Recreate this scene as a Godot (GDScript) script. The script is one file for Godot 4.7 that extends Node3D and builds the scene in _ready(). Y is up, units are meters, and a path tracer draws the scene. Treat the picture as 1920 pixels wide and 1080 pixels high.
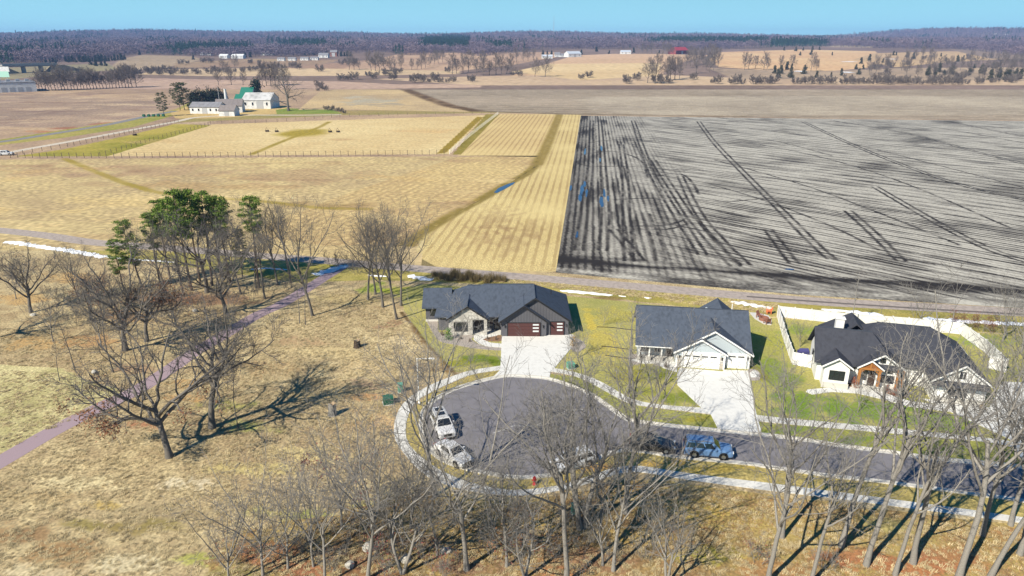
extends Node3D
# A drone view over a cul-de-sac with three new houses, farm fields and wooded hills behind.
# Units are metres; the drone hovers 40 m above the origin and looks along -z.

class Shape:
	var v := PackedVector3Array()
	var n := PackedVector3Array()
	var c := PackedColorArray()
	var uv := PackedVector2Array()
	var uv2 := PackedVector2Array()
	func tri(a: Vector3, b: Vector3, d: Vector3) -> void:
		var m := (b - a).cross(d - a).normalized()
		v.append(a); v.append(d); v.append(b)
		n.append(m); n.append(m); n.append(m)
	func quad(a: Vector3, b: Vector3, d: Vector3, e: Vector3) -> void:
		tri(a, b, d); tri(a, d, e)
	func box(p: Vector3, q: Vector3) -> void:
		turned(Transform3D(Basis.IDENTITY, (p + q) * 0.5), (q - p).abs())
	func turned(t: Transform3D, size: Vector3) -> void:
		var h := size * 0.5
		var k := []
		for i in 8:
			k.append(t * Vector3(h.x if i & 1 else -h.x, h.y if i & 2 else -h.y, h.z if i & 4 else -h.z))
		quad(k[4], k[5], k[7], k[6]); quad(k[1], k[0], k[2], k[3]); quad(k[5], k[1], k[3], k[7])
		quad(k[0], k[4], k[6], k[2]); quad(k[6], k[7], k[3], k[2]); quad(k[0], k[1], k[5], k[4])
	func slab(top: Array, drop: Vector3) -> void:
		# a flat convex or simple piece: top points counter-clockwise seen from outside, the other side moved by drop
		var m := top.size()
		for i in range(1, m - 1):
			tri(top[0], top[i], top[i + 1])
			tri(top[0] + drop, top[i + 1] + drop, top[i] + drop)
		for i in m:
			var a: Vector3 = top[i]
			var b: Vector3 = top[(i + 1) % m]
			quad(b, a, a + drop, b + drop)
	func prism(poly: Array, y0: float, y1: float, bottom := true) -> void:
		var pts := PackedVector2Array(poly)
		var area := 0.0
		for i in pts.size():
			area += pts[i].cross(pts[(i + 1) % pts.size()])
		if area > 0.0:
			pts.reverse()
		var ix := Geometry2D.triangulate_polygon(pts)
		for i in range(0, ix.size(), 3):
			var a := pts[ix[i]]
			var b := pts[ix[i + 1]]
			var d := pts[ix[i + 2]]
			if (b - a).cross(d - a) > 0.0:
				var s := b; b = d; d = s
			tri(Vector3(a.x, y1, a.y), Vector3(b.x, y1, b.y), Vector3(d.x, y1, d.y))
			if bottom:
				tri(Vector3(a.x, y0, a.y), Vector3(d.x, y0, d.y), Vector3(b.x, y0, b.y))
		if y1 - y0 > 0.0001:
			for i in pts.size():
				var a := pts[i]
				var b := pts[(i + 1) % pts.size()]
				quad(Vector3(a.x, y0, a.y), Vector3(b.x, y0, b.y), Vector3(b.x, y1, b.y), Vector3(a.x, y1, a.y))
	func tube(p: PackedVector3Array, r: PackedFloat32Array, sides: int, caps := false) -> void:
		var count := p.size()
		var side := Vector3.RIGHT
		var rings: Array[PackedVector3Array] = []
		var outs: Array[PackedVector3Array] = []
		for i in count:
			var d := (p[mini(i + 1, count - 1)] - p[maxi(i - 1, 0)]).normalized()
			if i == 0:
				side = d.cross(Vector3(0.31, 0.2, 0.93) if absf(d.z) < 0.9 else Vector3.RIGHT).normalized()
			else:
				side = (side - d * side.dot(d)).normalized()
			var other := d.cross(side)
			var ring := PackedVector3Array()
			var out := PackedVector3Array()
			for k in sides:
				var a := TAU * k / sides
				var o := side * cos(a) + other * sin(a)
				out.append(o)
				ring.append(p[i] + o * r[i])
			rings.append(ring); outs.append(out)
		for i in count - 1:
			var r0 := rings[i]
			var r1 := rings[i + 1]
			var o0 := outs[i]
			var o1 := outs[i + 1]
			for k in sides:
				var j := (k + 1) % sides
				v.append(r0[k]); v.append(r1[k]); v.append(r1[j]); v.append(r0[k]); v.append(r1[j]); v.append(r0[j])
				n.append(o0[k]); n.append(o1[k]); n.append(o1[j]); n.append(o0[k]); n.append(o1[j]); n.append(o0[j])
		if caps:
			for e in [0, count - 1]:
				for k in range(1, sides - 1):
					if e == 0:
						tri(rings[e][0], rings[e][k + 1], rings[e][k])
					else:
						tri(rings[e][0], rings[e][k], rings[e][k + 1])
	func lathe(centre: Vector3, profile: Array, sides: int) -> void:
		# profile: Vector2(radius, height) from the bottom up, with smooth normals
		for i in profile.size() - 1:
			var p: Vector2 = profile[i]
			var q: Vector2 = profile[i + 1]
			var slope := Vector2(q.y - p.y, p.x - q.x).normalized()
			for k in sides:
				var a := TAU * k / sides
				var b := TAU * (k + 1) / sides
				var da := Vector3(cos(a), 0, -sin(a))
				var db := Vector3(cos(b), 0, -sin(b))
				var p0 := centre + da * p.x + Vector3.UP * p.y
				var p1 := centre + db * p.x + Vector3.UP * p.y
				var q0 := centre + da * q.x + Vector3.UP * q.y
				var q1 := centre + db * q.x + Vector3.UP * q.y
				var na := da * slope.x + Vector3.UP * slope.y
				var nb := db * slope.x + Vector3.UP * slope.y
				v.append(p0); v.append(q1); v.append(p1); n.append(na); n.append(nb); n.append(nb)
				v.append(p0); v.append(q0); v.append(q1); n.append(na); n.append(na); n.append(nb)
	func flat_uv(rect: Rect2) -> void:
		# plan coordinates: where on the mapped land each point lies
		uv.resize(v.size()); uv2.resize(v.size())
		for i in v.size():
			uv[i] = Vector2((v[i].x - rect.position.x) / rect.size.x, (v[i].z - rect.position.y) / rect.size.y)
			uv2[i] = Vector2(v[i].x, v[i].z)
	func mesh() -> ArrayMesh:
		var a := []
		a.resize(Mesh.ARRAY_MAX)
		a[Mesh.ARRAY_VERTEX] = v
		a[Mesh.ARRAY_NORMAL] = n
		if c.size() == v.size() and c.size() > 0:
			a[Mesh.ARRAY_COLOR] = c
		if uv.size() == v.size() and uv.size() > 0:
			a[Mesh.ARRAY_TEX_UV] = uv
			a[Mesh.ARRAY_TEX_UV2] = uv2
		var m := ArrayMesh.new()
		m.add_surface_from_arrays(Mesh.PRIMITIVE_TRIANGLES, a)
		return m

var M := {}
var taken := {}
var noise_fine: PackedByteArray
var noise_mid: PackedByteArray
var noise_blot: PackedByteArray
var tex_grain: ImageTexture
var tex_blotch: ImageTexture
var tex_streak: ImageTexture
var tex_speck: ImageTexture
var tex_soft: ImageTexture
var tex_bark: ImageTexture

func numbered(called: String) -> String:
	var k: int = taken.get(called, -1) + 1
	taken[called] = k
	return called if k == 0 else "%s_%03d" % [called, k]

func tag(o: Node, label: String, category: String, group := "", kind := "") -> Node:
	if label: o.set_meta("label", label)
	if category: o.set_meta("category", category)
	if group: o.set_meta("group", group)
	if kind: o.set_meta("kind", kind)
	return o

func thing(called: String, label: String, category: String, at := Vector3.ZERO, turn := 0.0, group := "") -> Node3D:
	var o := Node3D.new()
	o.name = numbered(called)
	add_child(o)
	o.position = at
	o.rotation.y = turn
	tag(o, label, category, group)
	return o

func obj(called: String, what, m: Material, parent: Node) -> MeshInstance3D:
	var o := MeshInstance3D.new()
	o.mesh = what.mesh() if what is Shape else what
	o.material_override = m
	o.name = numbered(called) if parent == self else called
	parent.add_child(o, true)
	return o

func struct(called: String, what, m: Material) -> MeshInstance3D:
	var o := obj(called, what, m, self)
	o.set_meta("kind", "structure")
	return o

func copy_of(o: Node3D, base: String) -> Node3D:
	var r: Node3D = o.duplicate()
	r.name = numbered(base)
	add_child(r)
	return r

func lin(r: float, g: float, b: float) -> Color:
	return Color(r, g, b).linear_to_srgb()

func paint(r: float, g: float, b: float, rough := 0.9, tex: Texture2D = null, per_metre := 0.5, bump: Texture2D = null, deep := 1.0) -> StandardMaterial3D:
	var m := StandardMaterial3D.new()
	m.albedo_color = lin(r, g, b)
	m.roughness = rough
	m.metallic_specular = 0.35
	if tex or bump:
		m.uv1_triplanar = true
		m.uv1_world_triplanar = true
		m.uv1_scale = Vector3.ONE * per_metre
	if tex:
		m.albedo_texture = tex
	if bump:
		m.heightmap_enabled = true
		m.heightmap_texture = bump
		m.heightmap_scale = deep
	return m

func noise(kind: int, freq: float, octaves: int, which: int) -> FastNoiseLite:
	var f := FastNoiseLite.new()
	f.noise_type = kind
	f.frequency = freq
	f.fractal_octaves = octaves
	f.seed = which
	return f

func grey_texture(f: FastNoiseLite, size: int, low: float, high: float, power := 1.0) -> ImageTexture:
	# linear values low..high times the base colour
	var im := f.get_seamless_image(size, size)
	im.convert(Image.FORMAT_L8)
	var d := im.get_data()
	var table := PackedByteArray()
	table.resize(256)
	for i in 256:
		var l := lerpf(low, high, pow(i / 255.0, power))
		table[i] = int(clampf(Color(l, l, l).linear_to_srgb().r, 0, 1) * 255.0)
	for i in d.size():
		d[i] = table[d[i]]
	return ImageTexture.create_from_image(Image.create_from_data(size, size, false, Image.FORMAT_L8, d))

func noise_bytes(f: FastNoiseLite, size: int) -> PackedByteArray:
	var im := f.get_seamless_image(size, size)
	im.convert(Image.FORMAT_L8)
	return im.get_data()

func smooth(pts: Array, steps := 6) -> Array:
	var out := []
	var m := pts.size()
	for i in m - 1:
		var a: Vector2 = pts[maxi(i - 1, 0)]
		var b: Vector2 = pts[i]
		var c: Vector2 = pts[i + 1]
		var d: Vector2 = pts[mini(i + 2, m - 1)]
		for k in steps:
			out.append(b.cubic_interpolate(c, a, d, float(k) / steps))
	out.append(pts[m - 1])
	return out

func evenly(pts: Array, step: float) -> Array:
	# points every step metres along a line
	var out := [pts[0]]
	var left := step
	for i in pts.size() - 1:
		var a: Vector2 = pts[i]
		var b: Vector2 = pts[i + 1]
		var l := a.distance_to(b)
		var at := left
		while at <= l:
			out.append(a.lerp(b, at / l))
			at += step
		left = at - l
	return out

func beside(pts: Array, off: float) -> Array:
	var out := []
	for i in pts.size():
		var d: Vector2 = (pts[mini(i + 1, pts.size() - 1)] - pts[maxi(i - 1, 0)]).normalized()
		out.append(pts[i] + Vector2(-d.y, d.x) * off)
	return out

func pts(flat: Array) -> Array:
	var out := []
	for i in range(0, flat.size(), 2):
		out.append(Vector2(flat[i], flat[i + 1]))
	return out

func spots3(flat: Array) -> Array:
	var out := []
	for i in range(0, flat.size(), 3):
		out.append(Vector3(flat[i], flat[i + 1], flat[i + 2]))
	return out

func land(x: float, z: float) -> float:
	var d := -z
	var rise := 24.0 + 20.0 * exp(-pow((x + 2600.0) / 1900.0, 2)) + 14.0 * exp(-pow((x + 300.0) / 900.0, 2)) + 38.0 * exp(-pow((x - 2800.0) / 620.0, 2)) + 9.0 * sin(x / 410.0) + 5.0 * sin(x / 190.0 + 1.0)
	return 14.0 * smoothstep(650.0, 1500.0, d) + 22.0 * smoothstep(1300.0, 2600.0, d) + rise * smoothstep(2600.0, 4500.0, d)

func inside(p: Vector2, poly: PackedVector2Array) -> bool:
	return Geometry2D.is_point_in_polygon(p, poly)

class LandMap:
	# a plan picture of what covers the ground: grass kinds, soil, stubble rows, litter
	var rect: Rect2
	var w: int
	var h: int
	var px: PackedByteArray
	var fine: PackedByteArray
	var mid: PackedByteArray
	var blot: PackedByteArray
	func _init(r: Rect2, width: int, height: int) -> void:
		rect = r; w = width; h = height
		px.resize(w * h * 3)
	func fill(poly: Array, s: Dictionary) -> void:
		var a: Color = s.a
		var b: Color = s.b
		var dark: Color = s.get("dark", b)
		var kb: float = s.get("blot", 0.6)
		var km: float = s.get("mid", 0.35)
		var kf: float = s.get("fine", 0.18)
		var zb: float = s.get("blot_size", 1.0)
		var period: float = s.get("period", 0.0)
		var duty: float = s.get("duty", 0.4)
		var strength: float = s.get("strength", 0.5)
		var ang: float = deg_to_rad(s.get("angle", 0.0))
		var wob: float = s.get("wobble", 0.25)
		var alpha: float = s.get("alpha", 1.0)
		var ragged: float = s.get("ragged", 0.0)
		var ca := cos(ang)
		var sa := sin(ang)
		var sx := rect.size.x / w
		var sz := rect.size.y / h
		var pts: Array[Vector2] = []
		var y0 := 1e9
		var y1 := -1e9
		for p: Vector2 in poly:
			var q := Vector2((p.x - rect.position.x) / sx, (p.y - rect.position.y) / sz)
			pts.append(q)
			y0 = minf(y0, q.y); y1 = maxf(y1, q.y)
		for y in range(maxi(0, int(y0)), mini(h, int(y1) + 1)):
			var cuts := PackedFloat32Array()
			for i in pts.size():
				var p := pts[i]
				var q := pts[(i + 1) % pts.size()]
				if (p.y <= y + 0.5) != (q.y <= y + 0.5):
					cuts.append(p.x + (y + 0.5 - p.y) / (q.y - p.y) * (q.x - p.x))
			cuts.sort()
			var wz := rect.position.y + (y + 0.5) * sz
			for i in range(0, cuts.size() - 1, 2):
				var j0 := 0.0
				var j1 := 0.0
				if ragged > 0.0:
					j0 = (mid[((y * 3) & 511) << 9 | 77] - 128) / 128.0 * ragged / sx
					j1 = (mid[((y * 3) & 511) << 9 | 301] - 128) / 128.0 * ragged / sx
				for x in range(maxi(0, int(cuts[i] + j0)), mini(w, int(cuts[i + 1] + j1) + 1)):
					var wx := rect.position.x + (x + 0.5) * sx
					var n1 := (fine[((y & 511) << 9) | (x & 511)] - 128) / 128.0
					var n2 := (mid[(((y + 91) & 511) << 9) | ((x + 37) & 511)] - 128) / 128.0
					var n3 := (blot[((int(wz * 2.3 / zb) & 511) << 9) | (int(wx * 2.3 / zb) & 511)] - 128) / 128.0
					var t := clampf(0.5 + n3 * kb + n2 * km, 0.0, 1.0)
					var g := 1.0 + n1 * kf
					var r0 := (a.r + (b.r - a.r) * t) * g
					var g0 := (a.g + (b.g - a.g) * t) * g
					var b0 := (a.b + (b.b - a.b) * t) * g
					if period > 0.0:
						var u := (wx * ca + wz * sa) / period + n2 * wob
						if u - floorf(u) < duty:
							var k := clampf(strength * (0.75 + n1 * 0.35 + n3 * 0.8), 0.0, 1.0)
							r0 += (dark.r - r0) * k; g0 += (dark.g - g0) * k; b0 += (dark.b - b0) * k
					var o := (y * w + x) * 3
					if alpha < 1.0:
						r0 = lerpf(px[o] / 255.0, r0, alpha); g0 = lerpf(px[o + 1] / 255.0, g0, alpha); b0 = lerpf(px[o + 2] / 255.0, b0, alpha)
					px[o] = int(clampf(r0, 0, 1) * 255.0)
					px[o + 1] = int(clampf(g0, 0, 1) * 255.0)
					px[o + 2] = int(clampf(b0, 0, 1) * 255.0)
	func spot(at: Vector2, rx: float, rz: float, turn: float, col: Color, alpha: float, ragged := 0.9) -> void:
		# an uneven patch of another growth or litter; its outline and inside are broken by the grain
		var sx := rect.size.x / w
		var sz := rect.size.y / h
		var big := maxf(rx, rz) * 1.5
		var ca := cos(turn)
		var sa := sin(turn)
		for y in range(maxi(0, int((at.y - big - rect.position.y) / sz)), mini(h, int((at.y + big - rect.position.y) / sz))):
			for x in range(maxi(0, int((at.x - big - rect.position.x) / sx)), mini(w, int((at.x + big - rect.position.x) / sx))):
				var d := Vector2(rect.position.x + x * sx, rect.position.y + y * sz) - at
				var e := Vector2((d.x * ca + d.y * sa) / rx, (d.y * ca - d.x * sa) / rz).length()
				var n1 := (fine[((y & 511) << 9) | (x & 511)] - 128) / 128.0
				var n2 := (mid[((y & 511) << 9) | (x & 511)] - 128) / 128.0
				var k := clampf((1.0 - e + n2 * 0.7 * ragged + n1 * 0.35 * ragged) * 2.2, 0.0, 1.0) * alpha
				if k > 0.01:
					var o := (y * w + x) * 3
					var g := 1.0 + n1 * 0.2
					px[o] = int(clampf(lerpf(px[o], col.r * 255.0 * g, k), 0, 255))
					px[o + 1] = int(clampf(lerpf(px[o + 1], col.g * 255.0 * g, k), 0, 255))
					px[o + 2] = int(clampf(lerpf(px[o + 2], col.b * 255.0 * g, k), 0, 255))
	func track(pts: Array, wide: float, col: Color, alpha: float, broken := 0.5) -> void:
		var sx := rect.size.x / w
		var sz := rect.size.y / h
		var done := {}
		for i in pts.size() - 1:
			var a: Vector2 = pts[i]
			var b: Vector2 = pts[i + 1]
			var along := (b - a)
			var l := along.length()
			if l < 0.001:
				continue
			along /= l
			var lo := a.min(b) - Vector2(wide, wide)
			var hi := a.max(b) + Vector2(wide, wide)
			for y in range(maxi(0, int((lo.y - rect.position.y) / sz)), mini(h, int((hi.y - rect.position.y) / sz) + 1)):
				for x in range(maxi(0, int((lo.x - rect.position.x) / sx)), mini(w, int((hi.x - rect.position.x) / sx) + 1)):
					var d := Vector2(rect.position.x + (x + 0.5) * sx, rect.position.y + (y + 0.5) * sz) - a
					var s := d.dot(along)
					if s < 0.0 or s > l:
						continue
					var n1 := (fine[((y & 511) << 9) | (x & 511)] - 128) / 128.0
					var n2 := (mid[((y & 511) << 9) | (x & 511)] - 128) / 128.0
					var k := clampf((1.0 - absf(d.cross(along)) / (wide * 0.5) + n1 * broken) * 2.0, 0.0, 1.0) * clampf(alpha + n2 * broken, 0.0, 1.0)
					if k > 0.02:
						var o := (y * w + x) * 3
						if done.has(o):
							continue
						done[o] = true
						px[o] = int(lerpf(px[o], col.r * 255.0, k))
						px[o + 1] = int(lerpf(px[o + 1], col.g * 255.0, k))
						px[o + 2] = int(lerpf(px[o + 2], col.b * 255.0, k))
	func texture() -> ImageTexture:
		return ImageTexture.create_from_image(Image.create_from_data(w, h, false, Image.FORMAT_RGB8, px))

func land_map(r: Rect2, width: int, height: int) -> LandMap:
	var m := LandMap.new(r, width, height)
	m.fine = noise_fine; m.mid = noise_mid; m.blot = noise_blot
	return m

func map_material(t: Texture2D, grain := 0.6, rough := 0.95, deep := 0.0, per_metre := 0.45) -> StandardMaterial3D:
	var m := StandardMaterial3D.new()
	m.albedo_texture = t
	m.roughness = rough
	m.metallic_specular = 0.2
	m.texture_repeat = false
	return m

func c8(r: int, g: int, b: int) -> Color:
	return Color(r / 255.0, g / 255.0, b / 255.0)

func corners(r: Rect2) -> Array:
	return [r.position, Vector2(r.end.x, r.position.y), r.end, Vector2(r.position.x, r.end.y)]

func sheet(poly: Array, y: float, r: Rect2) -> Shape:
	var s := Shape.new()
	s.prism(poly, y, y, false)
	s.flat_uv(r)
	return s

const NEAR := Rect2(-112, -134, 224, 108)
const FIELDS := Rect2(-560, -745, 1120, 645)
const ROWS := Rect2(-62, -412, 108, 300)
const PLOWED := Rect2(0, -412, 340, 330)
const VALLEY := Rect2(-2300, -2800, 4600, 2150)
var trail_line := []
var kerb_line := []
var lane_line := []

func build_ground() -> void:
	# the land itself, one sheet to beyond the hills
	var g := Shape.new()
	var rows := [400.0, 100.0, -30.0, -150.0, -400.0, -640.0]
	var d := -700.0
	while d > -7000.0:
		rows.append(d)
		d -= 55.0 + (-d - 700.0) * 0.028
	for i in rows.size() - 1:
		var za: float = rows[i]
		var zb: float = rows[i + 1]
		var half := 5200.0
		var step := 130.0
		var x := -half
		while x < half - 1.0:
			var q := [Vector3(x, land(x, za), za), Vector3(x + step, land(x + step, za), za), Vector3(x + step, land(x + step, zb), zb), Vector3(x, land(x, zb), zb)]
			for p in 4:
				q[p].y -= 0.03 if q[p].z > -660.0 else 0.4
			g.quad(q[0], q[1], q[2], q[3])
			x += step
	struct("ground", g, M.wild_ground)
	build_near()
	build_fields()
	build_plowed()
	build_valley()

func build_near() -> void:
	var m := land_map(NEAR, 2048, 988)
	# dry meadow
	m.fill(corners(NEAR), {a = c8(177, 161, 124), b = c8(141, 123, 94), blot = 0.7, mid = 0.6, fine = 0.34, blot_size = 2.0})
	# paler mown grass left of the trail
	m.fill(pts([-72.26, -81.98, -59.23, -80.4, -50.08, -75.26, -47.37, -73.89, -48.4, -70.02, -50.31, -64.28, -52.99, -60.71, -53.86, -57.44]), {a = c8(181, 171, 128), b = c8(151, 143, 99), blot = 0.6, mid = 0.55, fine = 0.3, ragged = 1.6})
	for p in [[Vector2(-41.73, -55.7), 5.0, 1.6, c8(191, 179, 142)], [Vector2(-32.46, -55.7), 3.6, 1.2, c8(195, 185, 160)], [Vector2(-32.36, -51.32), 5.0, 1.4, c8(135, 121, 94)], [Vector2(-37.19, -45.85), 4.0, 2.0, c8(128, 98, 65)], [Vector2(-42.5, -48.46), 4.0, 1.6, c8(124, 96, 67)], [Vector2(-34.1, -49.16), 3.6, 1.0, c8(118, 104, 60)], [Vector2(-37.1, -49.51), 2.6, .8, c8(112, 102, 56)], [Vector2(-37.84, -52.46), 2.4, .7, c8(163, 139, 78)], [Vector2(-30.53, -49.51), 2.8, .9, c8(122, 111, 65)], [Vector2(-45, -53.64), 5, 1.4, c8(155, 135, 99)], [Vector2(-25.42, -45.23), 3.4, 1.0, c8(142, 148, 70)], [Vector2(-31.39, -44.92), 4.5, 1.2, c8(189, 179, 149)], [Vector2(-38.64, -44.02), 3.5, 1.0, c8(185, 173, 142)], [Vector2(-26.03, -57.89), 5, 1.5, c8(179, 165, 108)], [Vector2(-22.08, -60.71), 5, 1.5, c8(185, 169, 117)], [Vector2(-21.25, -51.32), 3, 1.2, c8(145, 141, 85)], [Vector2(-17.29, -50.95), 2.6, 1.0, c8(140, 148, 70)], [Vector2(-13.19, -52.08), 2.4, 0.9, c8(155, 151, 90)]]:
		m.spot(p[0], p[1], p[2], 0.1, p[3], 0.65)
	# the empty lot: bleached straw, brown leaves under the trees
	for p in [[Vector2(-24.92, -85.3), 9, 2.6, c8(181, 163, 121)], [Vector2(-15.18, -88.86), 4.5, 2.6, c8(191, 173, 135)], [Vector2(-18.12, -80.4), 5.5, 2.6, c8(177, 157, 119)], [Vector2(-14.37, -67.05), 4, 2.2, c8(181, 151, 110)], [Vector2(-30.36, -88.86), 5, 2, c8(155, 129, 99)], [Vector2(-32.05, -80.4), 5, 2.4, c8(153, 129, 94)], [Vector2(-33.13, -70.64), 4, 1.6, c8(145, 143, 78)], [Vector2(-28.93, -65.92), 4, 1.4, c8(143, 145, 81)], [Vector2(-23.18, -73.22), 5, 2.2, c8(151, 135, 99)], [Vector2(-27.45, -106.07), 6, 3, c8(163, 147, 103)], [Vector2(-18.45, -94.71), 2.4, 1.8, c8(135, 105, 83)], [Vector2(-41.18, -75.96), 3, 1.2, c8(165, 129, 83)], [Vector2(-38.67, -72.56), 3, 1.0, c8(171, 131, 87)], [Vector2(-40.72, -66.48), 2.6, 1.2, c8(145, 98, 72)], [Vector2(-49.47, -80.4), 4, 1.6, c8(135, 109, 87)], [Vector2(-59.96, -88.86), 6, 2.5, c8(155, 121, 83)], [Vector2(-68.31, -88.86), 5, 3, c8(165, 133, 87)], [Vector2(-81.47, -106.07), 6, 3, c8(171, 139, 92)], [Vector2(-80.18, -117.02), 6, 3, c8(173, 141, 94)], [Vector2(-49.59, -106.07), 9, 3, c8(120, 92, 74)], [Vector2(-58.44, -106.07), 7, 3, c8(126, 96, 78)], [Vector2(-60.84, -98.98), 6, 2.6, c8(131, 101, 74)], [Vector2(-24.02, -111.3), 3, 3, c8(122, 140, 50)], [Vector2(-19.65, -109.95), 3, 3, c8(140, 146, 50)], [Vector2(-11.15, -80.4), 2.4, 1.6, c8(110, 92, 70)], [Vector2(-17.26, -72.56), 3, 1.2, c8(171, 131, 90)], [Vector2(-17.93, -75.96), 3, 1.4, c8(145, 121, 99)]]:
		m.spot(p[0], p[1], p[2], 0.15, p[3], 0.7)
	# rough grass of the ditch in front of the lane
	m.fill(pts([-136.96, -146.22, -102.83, -141.03, -81.16, -130.88, -53.38, -120.07, -37.78, -114.1, -24.83, -115.54, -15.18, -114.67, -0.93, -112.69, 10.36, -108.11, 19.36, -105.32, 40.52, -98.1, 59.12, -94.3, 74.46, -91.12, 92.47, -87.05, 101.36, -96.8, 80.32, -99.43, 47.62, -105.57, 22.47, -112.97, 3.9, -118.22, -11, -121.65, -26.63, -124.93, -51.26, -130.88, -90.75, -141.87, -147.18, -158.2]), {a = c8(163, 149, 90), b = c8(129, 123, 67), blot = 0.7, mid = 0.6, fine = 0.24, ragged = 1.0})
	for p in [[Vector2(-10.58, -116.42), 5, 2.2, c8(96, 84, 40)], [Vector2(-5.74, -115.83), 5, 2, c8(110, 96, 44)], [Vector2(15.05, -106.07), 4, 1.2, c8(110, 90, 56)], [Vector2(25.68, -106.07), 5, 1.4, c8(135, 125, 56)], [Vector2(30.62, -108.11), 5, 1.5, c8(145, 133, 62)], [Vector2(46.37, -102.42), 6, 1.5, c8(147, 135, 67)], [Vector2(61.43, -98.54), 6, 1.6, c8(145, 131, 67)], [Vector2(-36.43, -123.27), 5, 2, c8(135, 129, 58)], [Vector2(70.59, -88.86), 6, 3, c8(135, 129, 78)]]:
		m.spot(p[0], p[1], p[2], 0.05, p[3], 0.6)
	# leaf-strewn floor of the wood edge nearest the drone
	m.fill(pts([-23.18, -38.18, -24.54, -45.23, -22.89, -49.16, -19, -50.22, -15.37, -50.95, -11, -53.64, -6.54, -54.04, 0, -52.46, 6.04, -54.04, 10.37, -56.13, 15, -55.96, 24.06, -53.8, 31.34, -52.23, 44.94, -49.3, 58.72, -45.23, 46.69, -33.01, -22.99, -33.01]), {a = c8(153, 135, 85), b = c8(128, 105, 74), dark = c8(110, 80, 56), blot = 0.75, mid = 0.6, fine = 0.3, ragged = 1.2})
	for p in [[Vector2(31.66, -44.62), 6, 1.6, c8(155, 96, 69)], [Vector2(28.34, -45.85), 4, 1.4, c8(153, 101, 72)], [Vector2(36.31, -45.85), 4, 1.3, c8(145, 101, 72)], [Vector2(43.43, -48.46), 4, 1.5, c8(147, 117, 78)], [Vector2(19.95, -44.62), 4, 1.4, c8(147, 111, 76)], [Vector2(19.84, -49.86), 5, 1.6, c8(161, 143, 85)], [Vector2(16.61, -52.08), 4, 1.5, c8(171, 149, 78)], [Vector2(16.38, -45.85), 4, 1.3, c8(141, 139, 62)], [Vector2(11.88, -47.79), 4, 1.5, c8(163, 141, 81)], [Vector2(6.13, -45.23), 5, 1.5, c8(135, 105, 83)], [Vector2(3.84, -43.73), 3, 1, c8(163, 111, 78)], [Vector2(0, -48.46), 4, 1.2, c8(145, 113, 78)], [Vector2(2.35, -49.51), 2.4, .9, c8(181, 153, 74)], [Vector2(-5.08, -48.46), 3, 1.0, c8(161, 133, 81)], [Vector2(-9.14, -47.79), 4, 1.3, c8(112, 92, 72)], [Vector2(-14.17, -45.85), 5, 1.5, c8(118, 92, 74)], [Vector2(-17.35, -44.62), 4, 1.3, c8(145, 94, 74)], [Vector2(-20.58, -46.48), 3, 1.5, c8(155, 105, 76)], [Vector2(-11.11, -43.73), 4, 1, c8(120, 88, 66)], [Vector2(-3.47, -44.62), 4, 1.2, c8(122, 98, 85)], [Vector2(-21.79, -43.73), 3, 1, c8(135, 131, 85)], [Vector2(25.22, -49.16), 4, 1.4, c8(151, 131, 81)], [Vector2(34.76, -49.51), 5, 1.4, c8(155, 145, 94)]]:
		m.spot(p[0], p[1], p[2], 0.1, p[3], 0.7)
	# house lots: sown lawn, still half dormant
	m.fill(pts([-19.38, -109.95, -16.83, -100.11, -13.09, -90.36, -10.63, -85.3, -7.43, -79.17, -5.38, -79.48, -1.47, -80.71, 5.36, -80.24, 8.56, -78.72, 11.03, -76.53, 13.59, -72.82, 14.97, -71.53, 17.91, -70.52, 22, -69.9, 29.06, -67.98, 42.74, -65.26, 53.76, -62.2, 66.55, -58.62, 91.66, -86.17, 74.19, -90.74, 58.9, -93.89, 40.36, -97.66, 19.24, -104.58, 10.27, -107.08, -5.53, -111.03, -15.05, -113.53]), {a = c8(157, 149, 94), b = c8(137, 135, 78), blot = 0.55, mid = 0.4, fine = 0.18, ragged = 0.25})
	for p in [[Vector2(-3.95, -83.28), 3.4, 1.5, c8(84, 104, 28)], [Vector2(-2.13, -81.98), 2.0, 1.2, c8(92, 108, 30)], [Vector2(-7.08, -81.98), 2.4, 1.2, c8(120, 122, 36)], [Vector2(12.9, -88.86), 2.6, 8, c8(163, 149, 78)], [Vector2(11.85, -96.8), 1.0, 6, c8(177, 157, 69)], [Vector2(16.67, -98.98), 5, 4, c8(155, 145, 74)], [Vector2(18.51, -78.87), 4, 2.5, c8(116, 122, 40)], [Vector2(19.81, -72.56), 4, 1.8, c8(98, 110, 38)], [Vector2(16.55, -73.89), 3, 1.6, c8(122, 125, 49)], [Vector2(15.08, -78.87), 3, 3, c8(135, 129, 54)], [Vector2(36.43, -88.86), 3, 5, c8(137, 138, 64)], [Vector2(33.59, -78.87), 3.4, 7, c8(106, 124, 48)], [Vector2(39.42, -69.41), 10, 3.2, c8(90, 118, 42)], [Vector2(34.26, -71.91), 4, 3, c8(98, 122, 42)], [Vector2(47.29, -67.05), 8, 2.4, c8(100, 122, 46)], [Vector2(44.08, -92.69), 5, 2.5, c8(118, 134, 54)], [Vector2(66.03, -88.86), 5, 2.4, c8(112, 128, 54)], [Vector2(63.07, -78.87), 5, 2, c8(122, 124, 66)], [Vector2(31.54, -78.87), 1.4, 3, c8(120, 112, 52)], [Vector2(54.9, -65.92), 5, 2, c8(110, 110, 60)]]:
		m.spot(p[0], p[1], p[2], 0.0, p[3], 0.75)
	# bare soil edge where the sown lawn stops
	m.track(pts([-17.51, -100.11, -14.78, -94.3, -12.04, -87.95, -9.27, -82.63, -7.1, -78.42]), 0.7, c8(88, 72, 48), 0.8, 0.7)
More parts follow.
